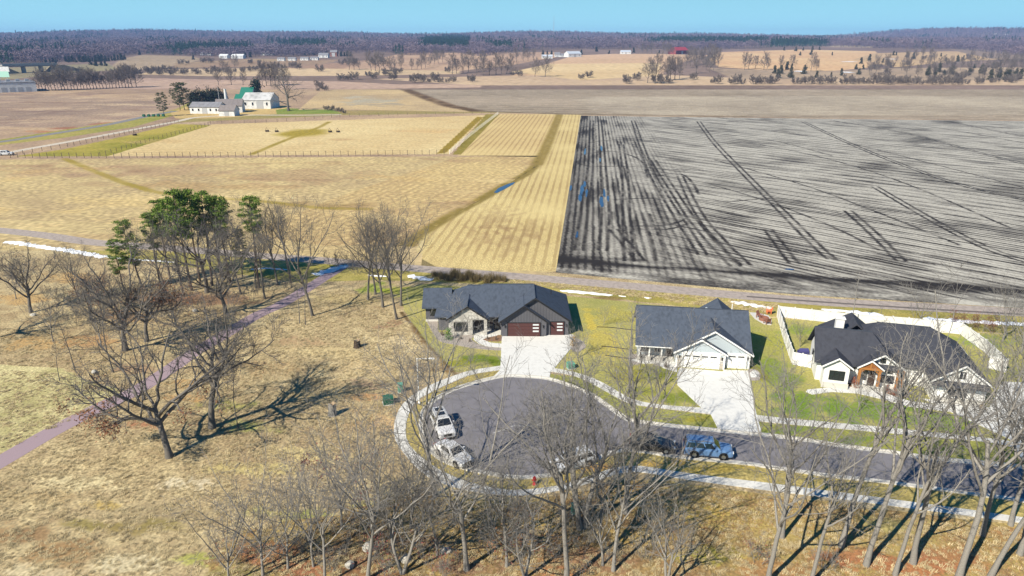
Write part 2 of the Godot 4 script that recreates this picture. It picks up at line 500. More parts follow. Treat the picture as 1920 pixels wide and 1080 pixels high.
	m.track(pts([-15.18, -94.3, -12.41, -87.95, -9.81, -82.3, -7.78, -78.42]), 0.9, c8(120, 98, 66), 0.5, 0.9)
	# verges between kerb and footpath
	m.fill(pts([4.11, -78.87, 8.15, -77.98, 10.54, -75.26, 13.52, -71.15, 15.56, -70.27, 22.65, -68.45, 28.61, -66.71, 40.24, -64.71, 50.51, -62.81, 53.2, -61.39, 66.3, -58.35, 63.12, -54.86, 50.99, -58.25, 43.75, -59.55, 35.16, -61.89, 30.32, -63.43, 19.69, -65.59, 14.05, -66.94, 12.55, -68.1, 9.65, -73.09, 7.07, -75.54, 4.51, -77.25]), {a = c8(145, 143, 81), b = c8(124, 126, 62), blot = 0.6, mid = 0.5, fine = 0.2})
	for p in [[Vector2(30.49, -65.37), 5, .8, c8(92, 116, 44)], [Vector2(36.51, -63.23), 5, .8, c8(90, 112, 44)], [Vector2(44.45, -61.2), 6, .8, c8(88, 106, 46)], [Vector2(20.5, -67.63), 2.5, .7, c8(139, 131, 54)]]:
		m.spot(p[0], p[1], p[2], -0.25, p[3], 0.7)
	m.fill(pts([-11.86, -66.26, -11.34, -63.54, -10.38, -61.49, -8.48, -59.08, -6.47, -57.18, -4.12, -55.7, 0, -54.53, 4.09, -55.11, 6.15, -55.96, 8.2, -57.09, 10.52, -58.25, 12.9, -58.44, 15.23, -57.8, 18.66, -56.91, 24.7, -55.62, 31.22, -54.12, 41.29, -51.7, 45.61, -50.58, 56.67, -47.79, 58.24, -49.51, 47.39, -52.77, 35.12, -55.87, 25.6, -58.16, 16.94, -59.93, 13.93, -60.8, 12.1, -61.1, 10.38, -60.71, 8.99, -59.74, 6.83, -58.25, 4.57, -57, 0.52, -56.39, -4.46, -57.8, -8.16, -60.61, -10.08, -66.26, -10.26, -69.17, -9.47, -71.53, -7.97, -73.75, -5.69, -75.68, -1.43, -77.98, -1.45, -79.78, -4.99, -78.57, -9.62, -74.02, -11.79, -69.17]), {a = c8(165, 149, 94), b = c8(139, 127, 78), blot = 0.6, mid = 0.6, fine = 0.22})
	for p in [[Vector2(8.55, -58.35), 2, .8, c8(159, 119, 74)], [Vector2(15.64, -58.99), 3, .7, c8(167, 135, 69)], [Vector2(20.19, -57.89), 4, .8, c8(165, 143, 67)], [Vector2(5.18, -56.13), 2, .5, c8(153, 129, 69)]]:
		m.spot(p[0], p[1], p[2], -0.1, p[3], 0.7)
	struct("meadow", sheet(corners(NEAR), 0.0, NEAR), map_material(m.texture()))

func build_fields() -> void:
	var m := land_map(FIELDS, 2048, 1180)
	m.fill(corners(FIELDS), {a = c8(165, 142, 115), b = c8(139, 118, 100), blot = 0.8, mid = 0.5, blot_size = 5.0})
	# weedy land on the far left
	m.fill(pts([-294.26, -303.28, -258.26, -351.53, -215.18, -346.95, -217.62, -448.12, -255.03, -511.19, -429.52, -594.18, -563.75, -594.18]), {a = c8(130, 112, 98), b = c8(155, 134, 113), blot = 0.8, blot_size = 6.0})
	# cut hay
	var hay := pts([-287.3, -253.28, -186.32, -249.61, -149.55, -253.28, -23.95, -257.05, 39.97, -417.06, 40, -410.72, 8.34, -120.7, 3.91, -118.53, -11.03, -121.98, -26.69, -125.27, -51.39, -131.25, -91, -142.3, -190.94, -163.51])
	m.fill(pts([-287.3, -253.28, -186.32, -249.61, -23.95, -257.05, -15.6, -250.82, 8.1, -260.92, 5.31, -166.29, -36.43, -123.27, -159.12, -133.86]), {a = c8(181, 162, 117), b = c8(157, 138, 104), dark = c8(131, 106, 81), blot = 0.85, mid = 0.4, fine = 0.26, blot_size = 4.0})
	m.fill(pts([-57.51, -155.66, -45.54, -192.1, -19.86, -255.78, 10.02, -258.33, 7.33, -234.82, -3.13, -198.17, -14.61, -166.29, -20.3, -148.02, -26.31, -123.27, -48.58, -123.27]), {a = c8(181, 160, 113), b = c8(163, 140, 102), dark = c8(128, 102, 72), blot = 0.6, fine = 0.26, blot_size = 4.0, period = 2.6, angle = 18.0, duty = 0.4, strength = 0.3, wobble = 0.05, mid = 0.2})
	m.fill(pts([-7.93, -417.06, 27.91, -417.06, 10.02, -258.33, -20.05, -258.33]), {a = c8(191, 172, 128), b = c8(175, 152, 113), dark = c8(135, 110, 74), blot = 0.5, blot_size = 4.0, period = 3.4, angle = 6.3, duty = 0.42, strength = 0.5, wobble = 0.1})
	m.fill(pts([29.18, -417.06, 41.24, -417.06, 8.46, -119.45, -10.92, -120.7, -19.62, -133.86, -19.32, -149.87, -1.56, -198.17, 9.53, -234.82]), {a = c8(189, 174, 132), b = c8(169, 152, 113), dark = c8(133, 112, 77), blot = 0.5, mid = 0.4, blot_size = 3.0, period = 2.4, angle = 6.3, duty = 0.42, strength = 0.5, wobble = 0.12})
	m.fill(pts([-159.12, -133.86, -113.35, -146.22, -85.01, -137.76, -50.38, -128.37, -26.19, -122.62, -9.84, -119.45, 8.31, -117.02, 8.7, -123.27, -6.38, -130.16, -17.8, -136.97, -40.27, -137.76, -82.51, -155.66, -193.93, -166.29]), {a = c8(187, 170, 124), b = c8(171, 152, 111), alpha = 0.6, blot_size = 3.0})
	for p in [[Vector2(-3.86, -160.81), 8, 16, c8(137, 112, 83)], [Vector2(0, -141.87), 6, 12, c8(139, 114, 83)], [Vector2(-68.01, -216.87), 26, 12, c8(145, 120, 92)], [Vector2(-116.89, -226.51), 30, 14, c8(147, 122, 98)], [Vector2(-152.31, -226.51), 26, 12, c8(149, 122, 96)], [Vector2(-47.38, -175.17), 14, 5, c8(126, 104, 68)], [Vector2(-100.59, -178.33), 26, 9, c8(183, 160, 111)], [Vector2(-139.42, -216.87), 7, 5, c8(135, 112, 94)], [Vector2(-88.16, -199.75), 24, 8, c8(149, 122, 85)]]:
		m.spot(p[0], p[1], p[2], 0.1, p[3], 0.55, 1.2)
	# grassed waterways
	m.track(pts([-164.53, -252.04, -143.18, -230.59, -118.43, -206.28, -101.71, -192.1, -90.03, -186.36, -68.93, -180.94, -49.36, -172.12, -35.42, -170.92]), 3.4, c8(139, 122, 57), 0.9, 0.5)
	m.track(pts([-22.25, -136.97, -20.18, -147.11, -14.52, -165.17, -8.65, -181.6, -1.6, -202.97, 5.2, -221.59, 9.45, -242.57]), 4.6, c8(116, 100, 48), 0.95, 0.4)
	m.track(pts([8.5, -236.98, 12.44, -267.64, 18.75, -325.7, 28.55, -417.06]), 6.2, c8(122, 106, 55), 0.95, 0.4)
	# fenced paddocks behind the long fence
	m.fill(pts([-151.66, -257.05, -24.4, -262.24, -15.63, -410.72, -125.52, -373.63, -155.57, -363.48]), {a = c8(193, 174, 130), b = c8(179, 156, 113), dark = c8(157, 130, 89), blot = 0.6, blot_size = 5.0, period = 6.0, angle = 80.0, strength = 0.2})
	m.fill(pts([-185.58, -257.05, -151.66, -257.05, -154.94, -358.61, -176.17, -365.97, -175.46, -321.74, -178.52, -274.69]), {a = c8(157, 142, 70), b = c8(118, 116, 44), blot = 0.9, blot_size = 4.0})
	m.fill(pts([-22.26, -260.92, -16.27, -262.24, -7.93, -417.06, -15.23, -417.06]), {a = c8(120, 108, 46), b = c8(137, 122, 62)})
	m.fill(pts([-28.61, -263.57, -25.87, -264.91, -16.7, -398.57, -19.88, -401.54]), {a = c8(137, 116, 44), b = c8(124, 106, 42)})
	m.track(pts([-99.18, -260.92, -98.79, -298.12, -96.85, -351.53, -98.22, -376.25]), 3.4, c8(135, 118, 51), 0.9, 0.4)
	m.spot(Vector2(-98.84, -327.71), 13.5, 19, 0.0, c8(141, 124, 47), 0.95, 0.2)
	for p in [[Vector2(-74.73, -303.28), 8, 5, c8(157, 128, 92)], [Vector2(-151.64, -298.12), 14, 8, c8(173, 146, 102)], [Vector2(-41.22, -336), 18, 9, c8(181, 150, 104)]]:
		m.spot(p[0], p[1], p[2], 0.1, p[3], 0.5, 1.2)
	var r := RandomNumberGenerator.new()
	r.seed = 90
	# old weeds, wet hollows and bleached grass on the unworked land
	for k in 150:
		var at := Vector2(r.randf_range(-430, -160), r.randf_range(-610, -330))
		if at.x > -160.0 + (at.y + 420.0) * 0.5:
			continue
		m.spot(at, r.randf_range(8, 34), r.randf_range(4, 12), r.randf_range(-0.2, 0.2), [c8(112, 92, 84), c8(134, 112, 100), c8(173, 150, 124), c8(120, 98, 85), c8(183, 162, 132)][r.randi() % 5], r.randf_range(0.3, 0.65), 1.4)
	for p in [[Vector2(-215.32, -365.97), 9, 6, c8(147, 96, 70)], [Vector2(-223.15, -346.95), 14, 7, c8(135, 88, 66)], [Vector2(-222.77, -333.89), 10, 6, c8(153, 104, 70)]]:
		m.spot(p[0], p[1], p[2], 0.2, p[3], 0.7, 1.4)
	for k in 120:
		var at := Vector2(r.randf_range(-170, 40), r.randf_range(-255, -140))
		m.spot(at, r.randf_range(4, 16), r.randf_range(1.2, 4), r.randf_range(-0.2, 0.5), [c8(147, 124, 92), c8(193, 172, 126), c8(137, 112, 87), c8(187, 160, 107)][r.randi() % 4], r.randf_range(0.2, 0.45), 1.5)
	# yard, verge and drive of the farm
	m.fill(pts([-232.85, -236.98, -212.52, -286.73, -200.58, -310.41, -191, -351.53, -198.35, -413.87, -197.22, -448.12, -231.84, -511.19, -214.22, -448.12, -212.52, -376.25, -224.2, -303.28, -249.1, -254.52]), {a = c8(120, 124, 56), b = c8(155, 140, 83), blot = 0.7, blot_size = 4.0})
	m.fill(pts([-178.52, -371.04, -100.01, -410.72, -19.32, -423.6, 40.25, -423.6, 42.5, -448.12, -27.2, -448.12, -107.1, -440.84, -135.24, -423.6, -167.62, -392.76, -185.58, -392.76]), {a = c8(128, 122, 70), b = c8(145, 126, 87), blot_size = 4.0})
	m.fill(pts([-188.58, -392.76, -167.62, -392.76, -135.24, -423.6, -151.29, -475.56, -216.07, -467.4, -206.08, -423.6]), {a = c8(179, 156, 107), b = c8(169, 144, 96), blot_size = 3.0})
	m.fill(pts([-139.57, -417.06, -102.27, -420.31, -113.01, -444.45, -145.14, -455.65, -149.1, -444.45]), {a = c8(104, 122, 54), b = c8(126, 130, 66)})
	# land between the farm and the far field
	m.fill(pts([-134.94, -444.45, -108.81, -448.12, -26.16, -430.34, -116.89, -708.28, -147.13, -726.81, -166.32, -614.02]), {a = c8(181, 158, 119), b = c8(155, 136, 107), blot = 0.8, blot_size = 6.0})
	for p in [[Vector2(-104.33, -511.19), 22, 30, c8(150, 146, 132)], [Vector2(-123.8, -546.91), 14, 18, c8(160, 154, 138)], [Vector2(-87.94, -484.01), 16, 14, c8(137, 128, 111)]]:
		m.spot(p[0], p[1], p[2], 0.0, p[3], 0.7, 1.3)
	# wide far field with rows along x
	m.fill(pts([-122.61, -726.81, 74.38, -708.28, 283.36, -699.36, 694.59, -690.66, 390.11, -381.6, 279.48, -381.6, 40, -410.72, -23.06, -433.78]), {a = c8(156, 142, 124), b = c8(134, 122, 106), dark = c8(114, 102, 86), blot = 0.6, mid = 0.5, blot_size = 6.0, period = 15.0, angle = 90.0, duty = 0.45, strength = 0.5, wobble = 0.5})
	m.fill(pts([58.34, -552.41, 229.52, -563.75, 558.39, -552.41, 425.05, -417.06, 302.25, -413.87, 168.77, -410.72, 75.56, -413.87, 47.61, -448.12]), {a = c8(169, 158, 139), b = c8(147, 136, 121), dark = c8(120, 108, 92), blot = 0.6, mid = 0.5, blot_size = 6.0, period = 9.0, angle = 90.0, duty = 0.4, strength = 0.45, wobble = 0.5, alpha = 0.8, ragged = 20.0})
	m.track(pts([-112.82, -699.36, -72.26, -563.75, -43.23, -475.56, -19.77, -433.78]), 13.0, c8(84, 66, 48), 0.85, 0.5)
	m.track(pts([-19.92, -437.29, 0, -426.94, 40.6, -417.06, 134.55, -401.54]), 6.0, c8(98, 84, 62), 0.7, 0.6)
	var rows := land_map(ROWS, 1024, 1400)
	rows.fill(pts([-7.93, -417.06, 29.18, -417.06, 10.83, -258.33, -20.05, -258.33]), {a = c8(192, 172, 122), b = c8(176, 152, 108), dark = c8(132, 108, 72), blot = 0.5, mid = 0.25, fine = 0.2, blot_size = 3.0, period = 2.3, angle = 6.26, duty = 0.34, strength = 0.5, wobble = 0.07})
	rows.fill(pts([27.28, -417.06, 41.87, -417.06, 8.42, -118.83, -11.81, -119.45, -20.5, -132.36, -19.92, -149.87, -2.34, -198.17, 8.79, -234.82]), {a = c8(192, 174, 124), b = c8(174, 154, 106), dark = c8(126, 104, 70), blot = 0.5, mid = 0.25, fine = 0.24, blot_size = 2.0, period = 2.0, angle = 6.26, duty = 0.34, strength = 0.48, wobble = 0.08})
	rows.fill(pts([-24.56, -114.1, 8.5, -114.1, 8.66, -122.62, -6.31, -128.73, -15.26, -133.86, -27.63, -130.16]), {a = c8(190, 172, 122), b = c8(172, 152, 106), alpha = 0.65, blot = 0.6, mid = 0.4, fine = 0.26, blot_size = 2.0, ragged = 3.0})
	for p in [[Vector2(-3.86, -160.81), 5, 12, c8(124, 100, 74)], [Vector2(0, -141.87), 5, 10, c8(128, 104, 76)], [Vector2(-6.49, -146.22), 4, 9, c8(132, 106, 76)], [Vector2(3.64, -150.8), 4, 8, c8(136, 112, 80)]]:
		rows.spot(p[0], p[1], p[2], 0.1, p[3], 0.28, 1.8)
	rows.track(pts([-22.25, -136.97, -20.18, -147.11, -14.52, -165.17, -8.65, -181.6, -1.6, -202.97, 5.2, -221.59, 9.45, -242.57]), 4.2, c8(120, 104, 56), 0.95, 0.3)
	rows.track(pts([8.5, -236.98, 12.44, -267.64, 18.75, -325.7, 28.98, -423.6]), 5.6, c8(128, 110, 60), 0.95, 0.3)
	rows.track(pts([-21.9, -256.41, -6, -257.68, 10.43, -258.33]), 0.6, c8(110, 92, 60), 0.8, 0.4)
	var mm := map_material(m.texture())
	struct("stubble_rows", sheet(pts([-7.61, -417.06, 40.3, -413.87, 8.32, -120.39, -11, -121.65, -17.29, -123.93, -19.48, -146.22, -14.52, -165.17, -2.36, -199.75, 7.27, -232.69, 9.53, -255.78, -19.65, -258.33]), 0.01, ROWS), map_material(rows.texture()))
	struct("farmland", sheet(corners(Rect2(-560, -745, 1120, 611)), 0.0, FIELDS), mm)
	struct("hay_field", sheet(hay, 0.006, FIELDS), mm)
	struct("fenced_paddock", sheet(pts([-151.66, -257.05, -24.4, -262.24, -15.63, -410.72, -125.52, -373.63, -155.57, -363.48]), 0.012, FIELDS), mm)
	struct("green_paddock", sheet(pts([-185.58, -257.05, -152.06, -257.05, -155.48, -358.61, -176.17, -365.97, -175.46, -321.74, -178.52, -274.69]), 0.012, FIELDS), mm)
	struct("stubble_field", sheet(pts([-122.61, -726.81, 74.38, -708.28, 283.36, -699.36, 533.9, -690.66, 299.86, -381.6, 279.48, -381.6, 40.3, -413.87, -23.06, -433.78]), 0.012, FIELDS), mm)

func build_plowed() -> void:
	var m := land_map(PLOWED, 1280, 1240)
	var f := noise_fine
	var sx := PLOWED.size.x / m.w
	var sz := PLOWED.size.y / m.h
	# dry grey crust over black moist soil; the planter's rows run two ways
	for y in m.h:
		var wz := PLOWED.position.y + (y + 0.5) * sz
		var edge := 8.0 + (-122.0 - wz) * 0.1105
		for x in m.w:
			var wx := PLOWED.position.x + (x + 0.5) * sx
			var n1 := (f[((y & 511) << 9) | (x & 511)] - 128) / 128.0
			var n2 := (noise_mid[((y & 511) << 9) | (x & 511)] - 128) / 128.0
			var p := wx + wz * 0.1105
			var q := (wx - wz) * 0.7071
			var r := (wx + wz) * 0.7071
			# moisture drawn out along the rows
			var s1 := (noise_blot[((int(wz * 0.9) & 511) << 9) | (int(p * 7.0) & 511)] - 128) / 128.0
			var s2 := (noise_blot[((int(q * 10.0) & 511) << 9) | (int(r * 1.5) & 511)] - 128) / 128.0
			var s3 := (noise_blot[((int(wz * 1.1) & 511) << 9) | (int(wx * 1.1) & 511)] - 128) / 128.0
			var from_edge := wx - edge
			var left := clampf(1.0 - (from_edge - 14.0) / 26.0, 0.0, 1.0)
			var u := p / 1.5 + n2 * 0.1
			var row_a := 1.0 if u - floorf(u) < 0.42 else 0.0
			var uw := q / 5.2 + s3 * 0.25
			var row_b := 1.0 if uw - floorf(uw) < 0.16 else 0.0
			var ux := q / 1.7 + n2 * 0.08
			var row_c := 1.0 if ux - floorf(ux) < 0.42 else 0.0
			var damp := clampf(0.5 + s3 * 1.4, 0.0, 1.0)
			var dry := 0.97 + n1 * 0.24 + n2 * 0.1
			dry -= left * (0.16 + row_a * (0.42 + s1 * 0.5) + maxf(0.0, s1 - 0.1) * (1.0 + n1 * 0.8) + maxf(0.0, 1.0 - from_edge / 9.0) * 0.4)
			dry -= (1.0 - left) * (row_b * (0.34 + n1 * 0.5 + damp * 0.25) + row_c * (0.12 + 0.26 * damp) + maxf(0.0, s2 - 0.05) * (0.45 + row_c * 1.2 + n1 * 0.6) + maxf(0.0, s3 - 0.25) * (0.8 + n1))
			# turned headland at the near end
			var head := wz + 120.0 - (wx - 8.0) * 0.245
			var dark_band := clampf(1.0 - absf(head + 8.0 + n2 * 1.5) / (4.6 + clampf((wx - 30.0) * 0.05, 0.0, 3.0)), 0.0, 1.0)
			dry -= dark_band * (0.62 + (noise_blot[((int(head * 9.0) & 511) << 9) | (int(wx * 1.2) & 511)] - 128) / 128.0 * 1.1 + n1 * 0.4)
			if head > -4.0:
				dry = lerpf(dry, 0.6 + n2 * 0.3 + n1 * 0.3 + (noise_blot[((int(head * 11.0) & 511) << 9) | (int(wx * 1.6) & 511)] - 128) / 128.0 * 0.6, clampf((head + 4.0) / 3.0, 0.0, 1.0))
			dry = clampf(dry, 0.0, 1.0)
			var o := (y * m.w + x) * 3
			m.px[o] = int(lerpf(42.0, 171.0, dry))
			m.px[o + 1] = int(lerpf(39.0, 167.0, dry))
			m.px[o + 2] = int(lerpf(38.0, 157.0, dry))
	var black := c8(40, 37, 36)
	# wheel tracks, in pairs
	for t in [pts([66.09, -381.6, 55.14, -298.12, 45.05, -216.87, 40, -155.66, 38.23, -130.88]), pts([100.52, -376.25, 85.91, -293.14, 74.81, -216.87, 67.74, -166.29, 63.76, -137.76, 62.81, -128.02]), pts([156.52, -376.25, 141.68, -286.73, 135.58, -234.82, 134.23, -202.97, 138.79, -182.27, 141.25, -161.88]), pts([107.05, -199.75, 103.13, -175.17, 99.79, -153.2, 98.26, -135.79, 100.07, -125.95]), pts([85.01, -169.16, 80.29, -146.22, 75.68, -126.63]), pts([51.2, -248.41, 43.83, -166.29, 42.5, -133.86, 42.5, -123.27]), pts([53.56, -216.87, 46.49, -166.29, 44.74, -137.76, 44.74, -123.93]), pts([58.29, -150.8, 55.58, -133.86, 54.28, -124.93]), pts([174.68, -381.6, 185.02, -325.7, 180.14, -260.92, 180.43, -221.59]), pts([235.5, -376.25, 232.29, -321.74, 231.65, -274.69]), pts([23.07, -150.8, 24.52, -133.86, 24.88, -126.63]), pts([33.21, -166.29, 31.02, -141.87, 29.03, -126.63]), pts([43.67, -381.6, 28.59, -248.41, 19.55, -178.33, 13.62, -133.86]), pts([48.04, -381.6, 32.84, -248.41, 23.24, -166.29, 18.53, -133.86]), pts([45.86, -289.9, 36.04, -216.87, 26.88, -155.66, 22.81, -126.63])]:
		var line := smooth(t, 5)
		m.track(beside(line, 0.9), 0.95, black, 0.75, 0.7)
		m.track(beside(line, -0.9), 0.95, black, 0.7, 0.7)
	# turns and cross passes
	for t in [pts([22.67, -242.57, 27.48, -234.82, 40.31, -234.82, 53.58, -228.53, 63.76, -226.51, 74.81, -216.87, 88.28, -207.98]), pts([27.38, -181.6, 34.94, -183.61, 46.58, -183.61, 57.05, -179.63, 69.87, -183.61, 77.54, -180.94]), pts([28.42, -153.68, 34.7, -154.17, 39.1, -157.18, 42.38, -161.88, 42.24, -165.17]), pts([28.54, -150.8, 35.22, -150.8, 41.25, -155.66]), pts([44.7, -215.04, 52.91, -221.59, 55.26, -216.87, 54.53, -203.79, 52.2, -188.48]), pts([26.31, -260.92, 39.59, -269.02, 46.37, -248.41, 42.5, -212.34]), pts([31.65, -293.14, 46.71, -303.28, 63.3, -293.14, 80.24, -280.59]), pts([33.21, -346.95, 53.13, -365.97, 70.84, -356.22, 87.06, -333.89, 112.1, -303.28, 120.3, -258.33]), pts([38.91, -392.76, 66.32, -395.64, 126.37, -376.25, 178.97, -365.97, 249.71, -346.95]), pts([82.58, -315.98, 102.91, -289.9, 115.92, -248.41, 118.69, -203.79, 114.16, -150.8]), pts([116.89, -346.95, 140.13, -303.28, 146.83, -248.41, 150.02, -198.17]), pts([73.42, -248.41, 86.61, -203.79, 91.65, -166.29, 93.96, -137.76]), pts([59.35, -203.79, 68.46, -179.63, 73.92, -153.2, 75.2, -133.86]), pts([195.29, -376.25, 212.52, -346.95, 217.04, -293.14]), pts([69.16, -181.6, 83.7, -163.51, 94.45, -146.22, 104.08, -133.86])]:
		m.track(smooth(t, 5), 1.1, black, 0.65, 0.8)
	var poly := pts([40.02, -407.61, 277.58, -378.91, 374.71, -365.97, 108.49, -95.74, 81.94, -101.71, 48.53, -107.85, 22.87, -115.25, 8.09, -119.76])
	var mm := map_material(m.texture())
	mm.heightmap_enabled = true
	mm.heightmap_texture = tex_grain
	mm.heightmap_scale = 0.0
	struct("plowed_field", sheet(poly, 0.018, PLOWED), mm)
	# meltwater standing in the furrows
	var r := RandomNumberGenerator.new()
	r.seed = 12
	for p in [[Vector2(20.1, -194.33), 9, 0.5], [Vector2(21.81, -203.79), 5, 0.4], [Vector2(18.76, -184.98), 6, 0.45], [Vector2(21.1, -190.63), 6, 0.35], [Vector2(23.96, -179.63), 7, 0.45], [Vector2(26.08, -190.63), 6, 0.35], [Vector2(26.2, -183.61), 4, 0.3], [Vector2(28.54, -269.02), 9, 0.4], [Vector2(36.06, -277.61), 8, 0.35], [Vector2(31.88, -248.41), 5, 0.3], [Vector2(14.4, -146.22), 3, 0.25], [Vector2(52.01, -121.65), 0.5, 0.7], [Vector2(17.19, -198.17), 4, 0.3]]:
		var at: Vector2 = p[0]
		var ring := []
		for k in 14:
			var a := TAU * k / 14
			ring.append(at + Vector2(-0.11 * sin(a) * p[1] + cos(a) * p[2] * r.randf_range(0.6, 1.5), sin(a) * p[1] * r.randf_range(0.8, 1.1)))
		var s := Shape.new()
		s.prism(ring, 0.024, 0.024, false)
		struct("puddle", s, M.water)
	var ditch := Shape.new()
	ditch.prism(pts([-5.14, -191.36, -4.05, -197.39, -1.28, -203.79, 0.98, -207.13, 0.32, -202.97, -2.46, -195.09, -4.22, -190.63]), 0.024, 0.024, false)
	struct("puddle", ditch, M.water)

func build_valley() -> void:
	var m := land_map(VALLEY, 1536, 900)
	m.fill(corners(VALLEY), {a = c8(126, 108, 98), b = c8(104, 88, 78), blot = 0.8, blot_size = 14.0})
	for p in valley_fields():
		m.fill(p[0], {a = p[1], b = p[2], dark = p[2], blot = 0.6, mid = 0.3, blot_size = 12.0, period = p[3], angle = 85.0, strength = 0.3})
	var s := Shape.new()
	var z := -645.0
	while z > -2750.0:
		var step := 30.0 + (-z - 645.0) * 0.05
		var zb := maxf(z - step, -2790.0)
		var x := -2290.0
		while x < 2280.0:
			var xb := x + 91.6
			s.quad(Vector3(x, land(x, z) + 0.05, z), Vector3(xb, land(xb, z) + 0.05, z), Vector3(xb, land(xb, zb) + 0.05, zb), Vector3(x, land(x, zb) + 0.05, zb))
			x = xb
		z = zb
	s.flat_uv(VALLEY)
	struct("valley_fields", s, map_material(m.texture()))

func plan(pts: Array) -> Array:
	var out := []
	for p: Vector3 in pts:
		out.append(Vector2(p.x, p.z))
	return out

func valley_fields() -> Array:
	var tan := c8(193, 166, 126)
	var tan2 := c8(175, 146, 115)
	var straw := c8(187, 164, 130)
	var brown := c8(143, 116, 98)
	return [
		[plan(spots3([-627.7, 0.3, -721.7, -532.1, 0.4, -739.6, -426.9, 1.6, -827.6, -319.7, 1.0, -791.2, -183.1, 0.7, -764.2, -119.0, 0.3, -721.7, -32.5, 0.3, -721.7, -30.4, 0.0, -674.7, -493.9, 0.0, -564.7])), c8(173, 148, 128), c8(149, 126, 113), 0.0],
		[plan(spots3([-463.5, 2.7, -887.1, -490.7, 5.1, -998.7, -364.8, 5.7, -1021.4, -228.0, 5.7, -1021.4, -73.5, 4.8, -986.5, -67.0, 2.9, -898.1, -194.3, 2.3, -867.4, -358.4, 2.1, -856.9])), straw, c8(167, 146, 119), 0.0],
		[plan(spots3([-334.4, 5.7, -1021.4, -245.7, 11.6, -1275.0, -240.2, 17.4, -1625.3, 22.0, 15.2, -1487.0, -45.6, 5.7, -1021.4, -73.5, 4.8, -986.5])), c8(147, 122, 100), brown, 0.0],
		[plan(spots3([0.0, 2.3, -867.4, 132.0, 15.2, -1487.0, 223.2, 16.8, -1589.6, 329.0, 16.8, -1589.6, 406.9, 15.2, -1487.0, 228.9, 6.7, -1061.7, 153.0, 0.6, -756.4, 22.4, 0.5, -747.2])), c8(189, 158, 130), tan2, 40.0],
		[plan(spots3([-157.3, 1.3, -809.2, 0.0, 2.3, -867.4, 185.4, 2.7, -887.1, 259.8, 1.6, -827.6, 615.7, 1.0, -791.2, 550.5, 0.2, -705.7, -31.8, 0.2, -705.7])), c8(183, 160, 130), c8(161, 138, 115), 0.0],
		[plan(spots3([-237.9, 5.1, -998.7, -245.7, 11.6, -1275.0, -245.0, 18.1, -1658.5, 100.2, 18.9, -1695.8, 81.2, 13.3, -1371.5, 0.0, 7.7, -1103.6, -71.7, 4.3, -962.7])), c8(173, 146, 119), c8(155, 128, 107), 0.0],
		[plan(spots3([0.0, 3.8, -939.4, 58.9, 8.4, -1133.2, 241.8, 9.2, -1163.6, 174.9, 2.3, -867.4, 77.0, 1.0, -791.2])), c8(195, 172, 132), c8(181, 156, 117), 0.0],
		[plan(spots3([349.6, 11.6, -1275.0, 482.2, 18.9, -1695.8, 747.3, 23.1, -1876.3, 886.3, 20.5, -1765.8, 661.4, 11.6, -1275.0, 501.6, 5.7, -1021.4, 430.3, 4.3, -962.7, 348.4, 4.6, -974.5, 304.2, 6.4, -1048.8])), c8(193, 164, 124), c8(181, 146, 111), 0.0],
		[plan(spots3([604.7, 11.6, -1275.0, 816.6, 17.4, -1625.3, 1068.8, 20.5, -1765.8, 1128.9, 17.4, -1625.3, 920.7, 12.4, -1322.3, 690.9, 9.2, -1163.6, 561.6, 6.4, -1048.8])), c8(181, 154, 115), c8(163, 138, 109), 0.0],
		[plan(spots3([281.2, 5.7, -1021.4, 425.2, 4.0, -950.9, 547.2, 5.7, -1021.4, 748.8, 6.4, -1048.8, 773.2, 5.1, -998.7, 602.3, 0.8, -773.6, 254.2, 1.3, -809.2])), c8(165, 144, 119), c8(137, 120, 102), 0.0],
		[plan(spots3([-551.7, 4.6, -974.5, -715.0, 12.4, -1322.3, -775.8, 15.7, -1520.5, -632.8, 14.3, -1425.2, -548.0, 11.6, -1275.0, -516.6, 7.7, -1103.6, -490.7, 5.1, -998.7])), c8(157, 138, 113), c8(137, 120, 98), 0.0],
		[plan(spots3([-544.1, 9.2, -1163.6, -470.2, 12.4, -1322.3, -302.4, 11.6, -1275.0, -295.2, 7.7, -1103.6, -374.4, 6.4, -1048.8, -484.6, 6.0, -1033.9])), c8(147, 128, 98), c8(133, 108, 92), 0.0],
		[plan(spots3([-729.6, 5.7, -1021.4, -656.4, 9.2, -1163.6, -543.6, 4.8, -986.5, -568.5, 3.1, -907.3, -568.3, 1.0, -791.2])), c8(137, 128, 96), c8(120, 110, 89), 0.0],
		[plan(spots3([907.8, 28.5, -2088.5, 1274.2, 36.3, -2706.6, 1167.7, 33.6, -2333.4, 992.4, 26.2, -1997.7])), c8(167, 150, 124), c8(157, 140, 117), 0.0],
		[plan(spots3([1157.8, 24.1, -1914.7, 1468.4, 24.1, -1914.7, 982.7, 11.6, -1275.0, 881.6, 12.4, -1322.3])), c8(137, 120, 107), c8(120, 104, 88), 0.0],
	]

func ribbon(line: Array, half: float, y: float, r := Rect2(0, 0, 1, 1)) -> Shape:
	var s := Shape.new()
	var a := beside(line, half)
	var b := beside(line, -half)
	for i in line.size() - 1:
		s.quad(Vector3(a[i].x, y, a[i].y), Vector3(a[i + 1].x, y, a[i + 1].y), Vector3(b[i + 1].x, y, b[i + 1].y), Vector3(b[i].x, y, b[i].y))
		if (s.n[s.n.size() - 1] as Vector3).y < 0.0:
			for k in range(s.n.size() - 6, s.n.size()):
				s.n[k] = -s.n[k]
	return s

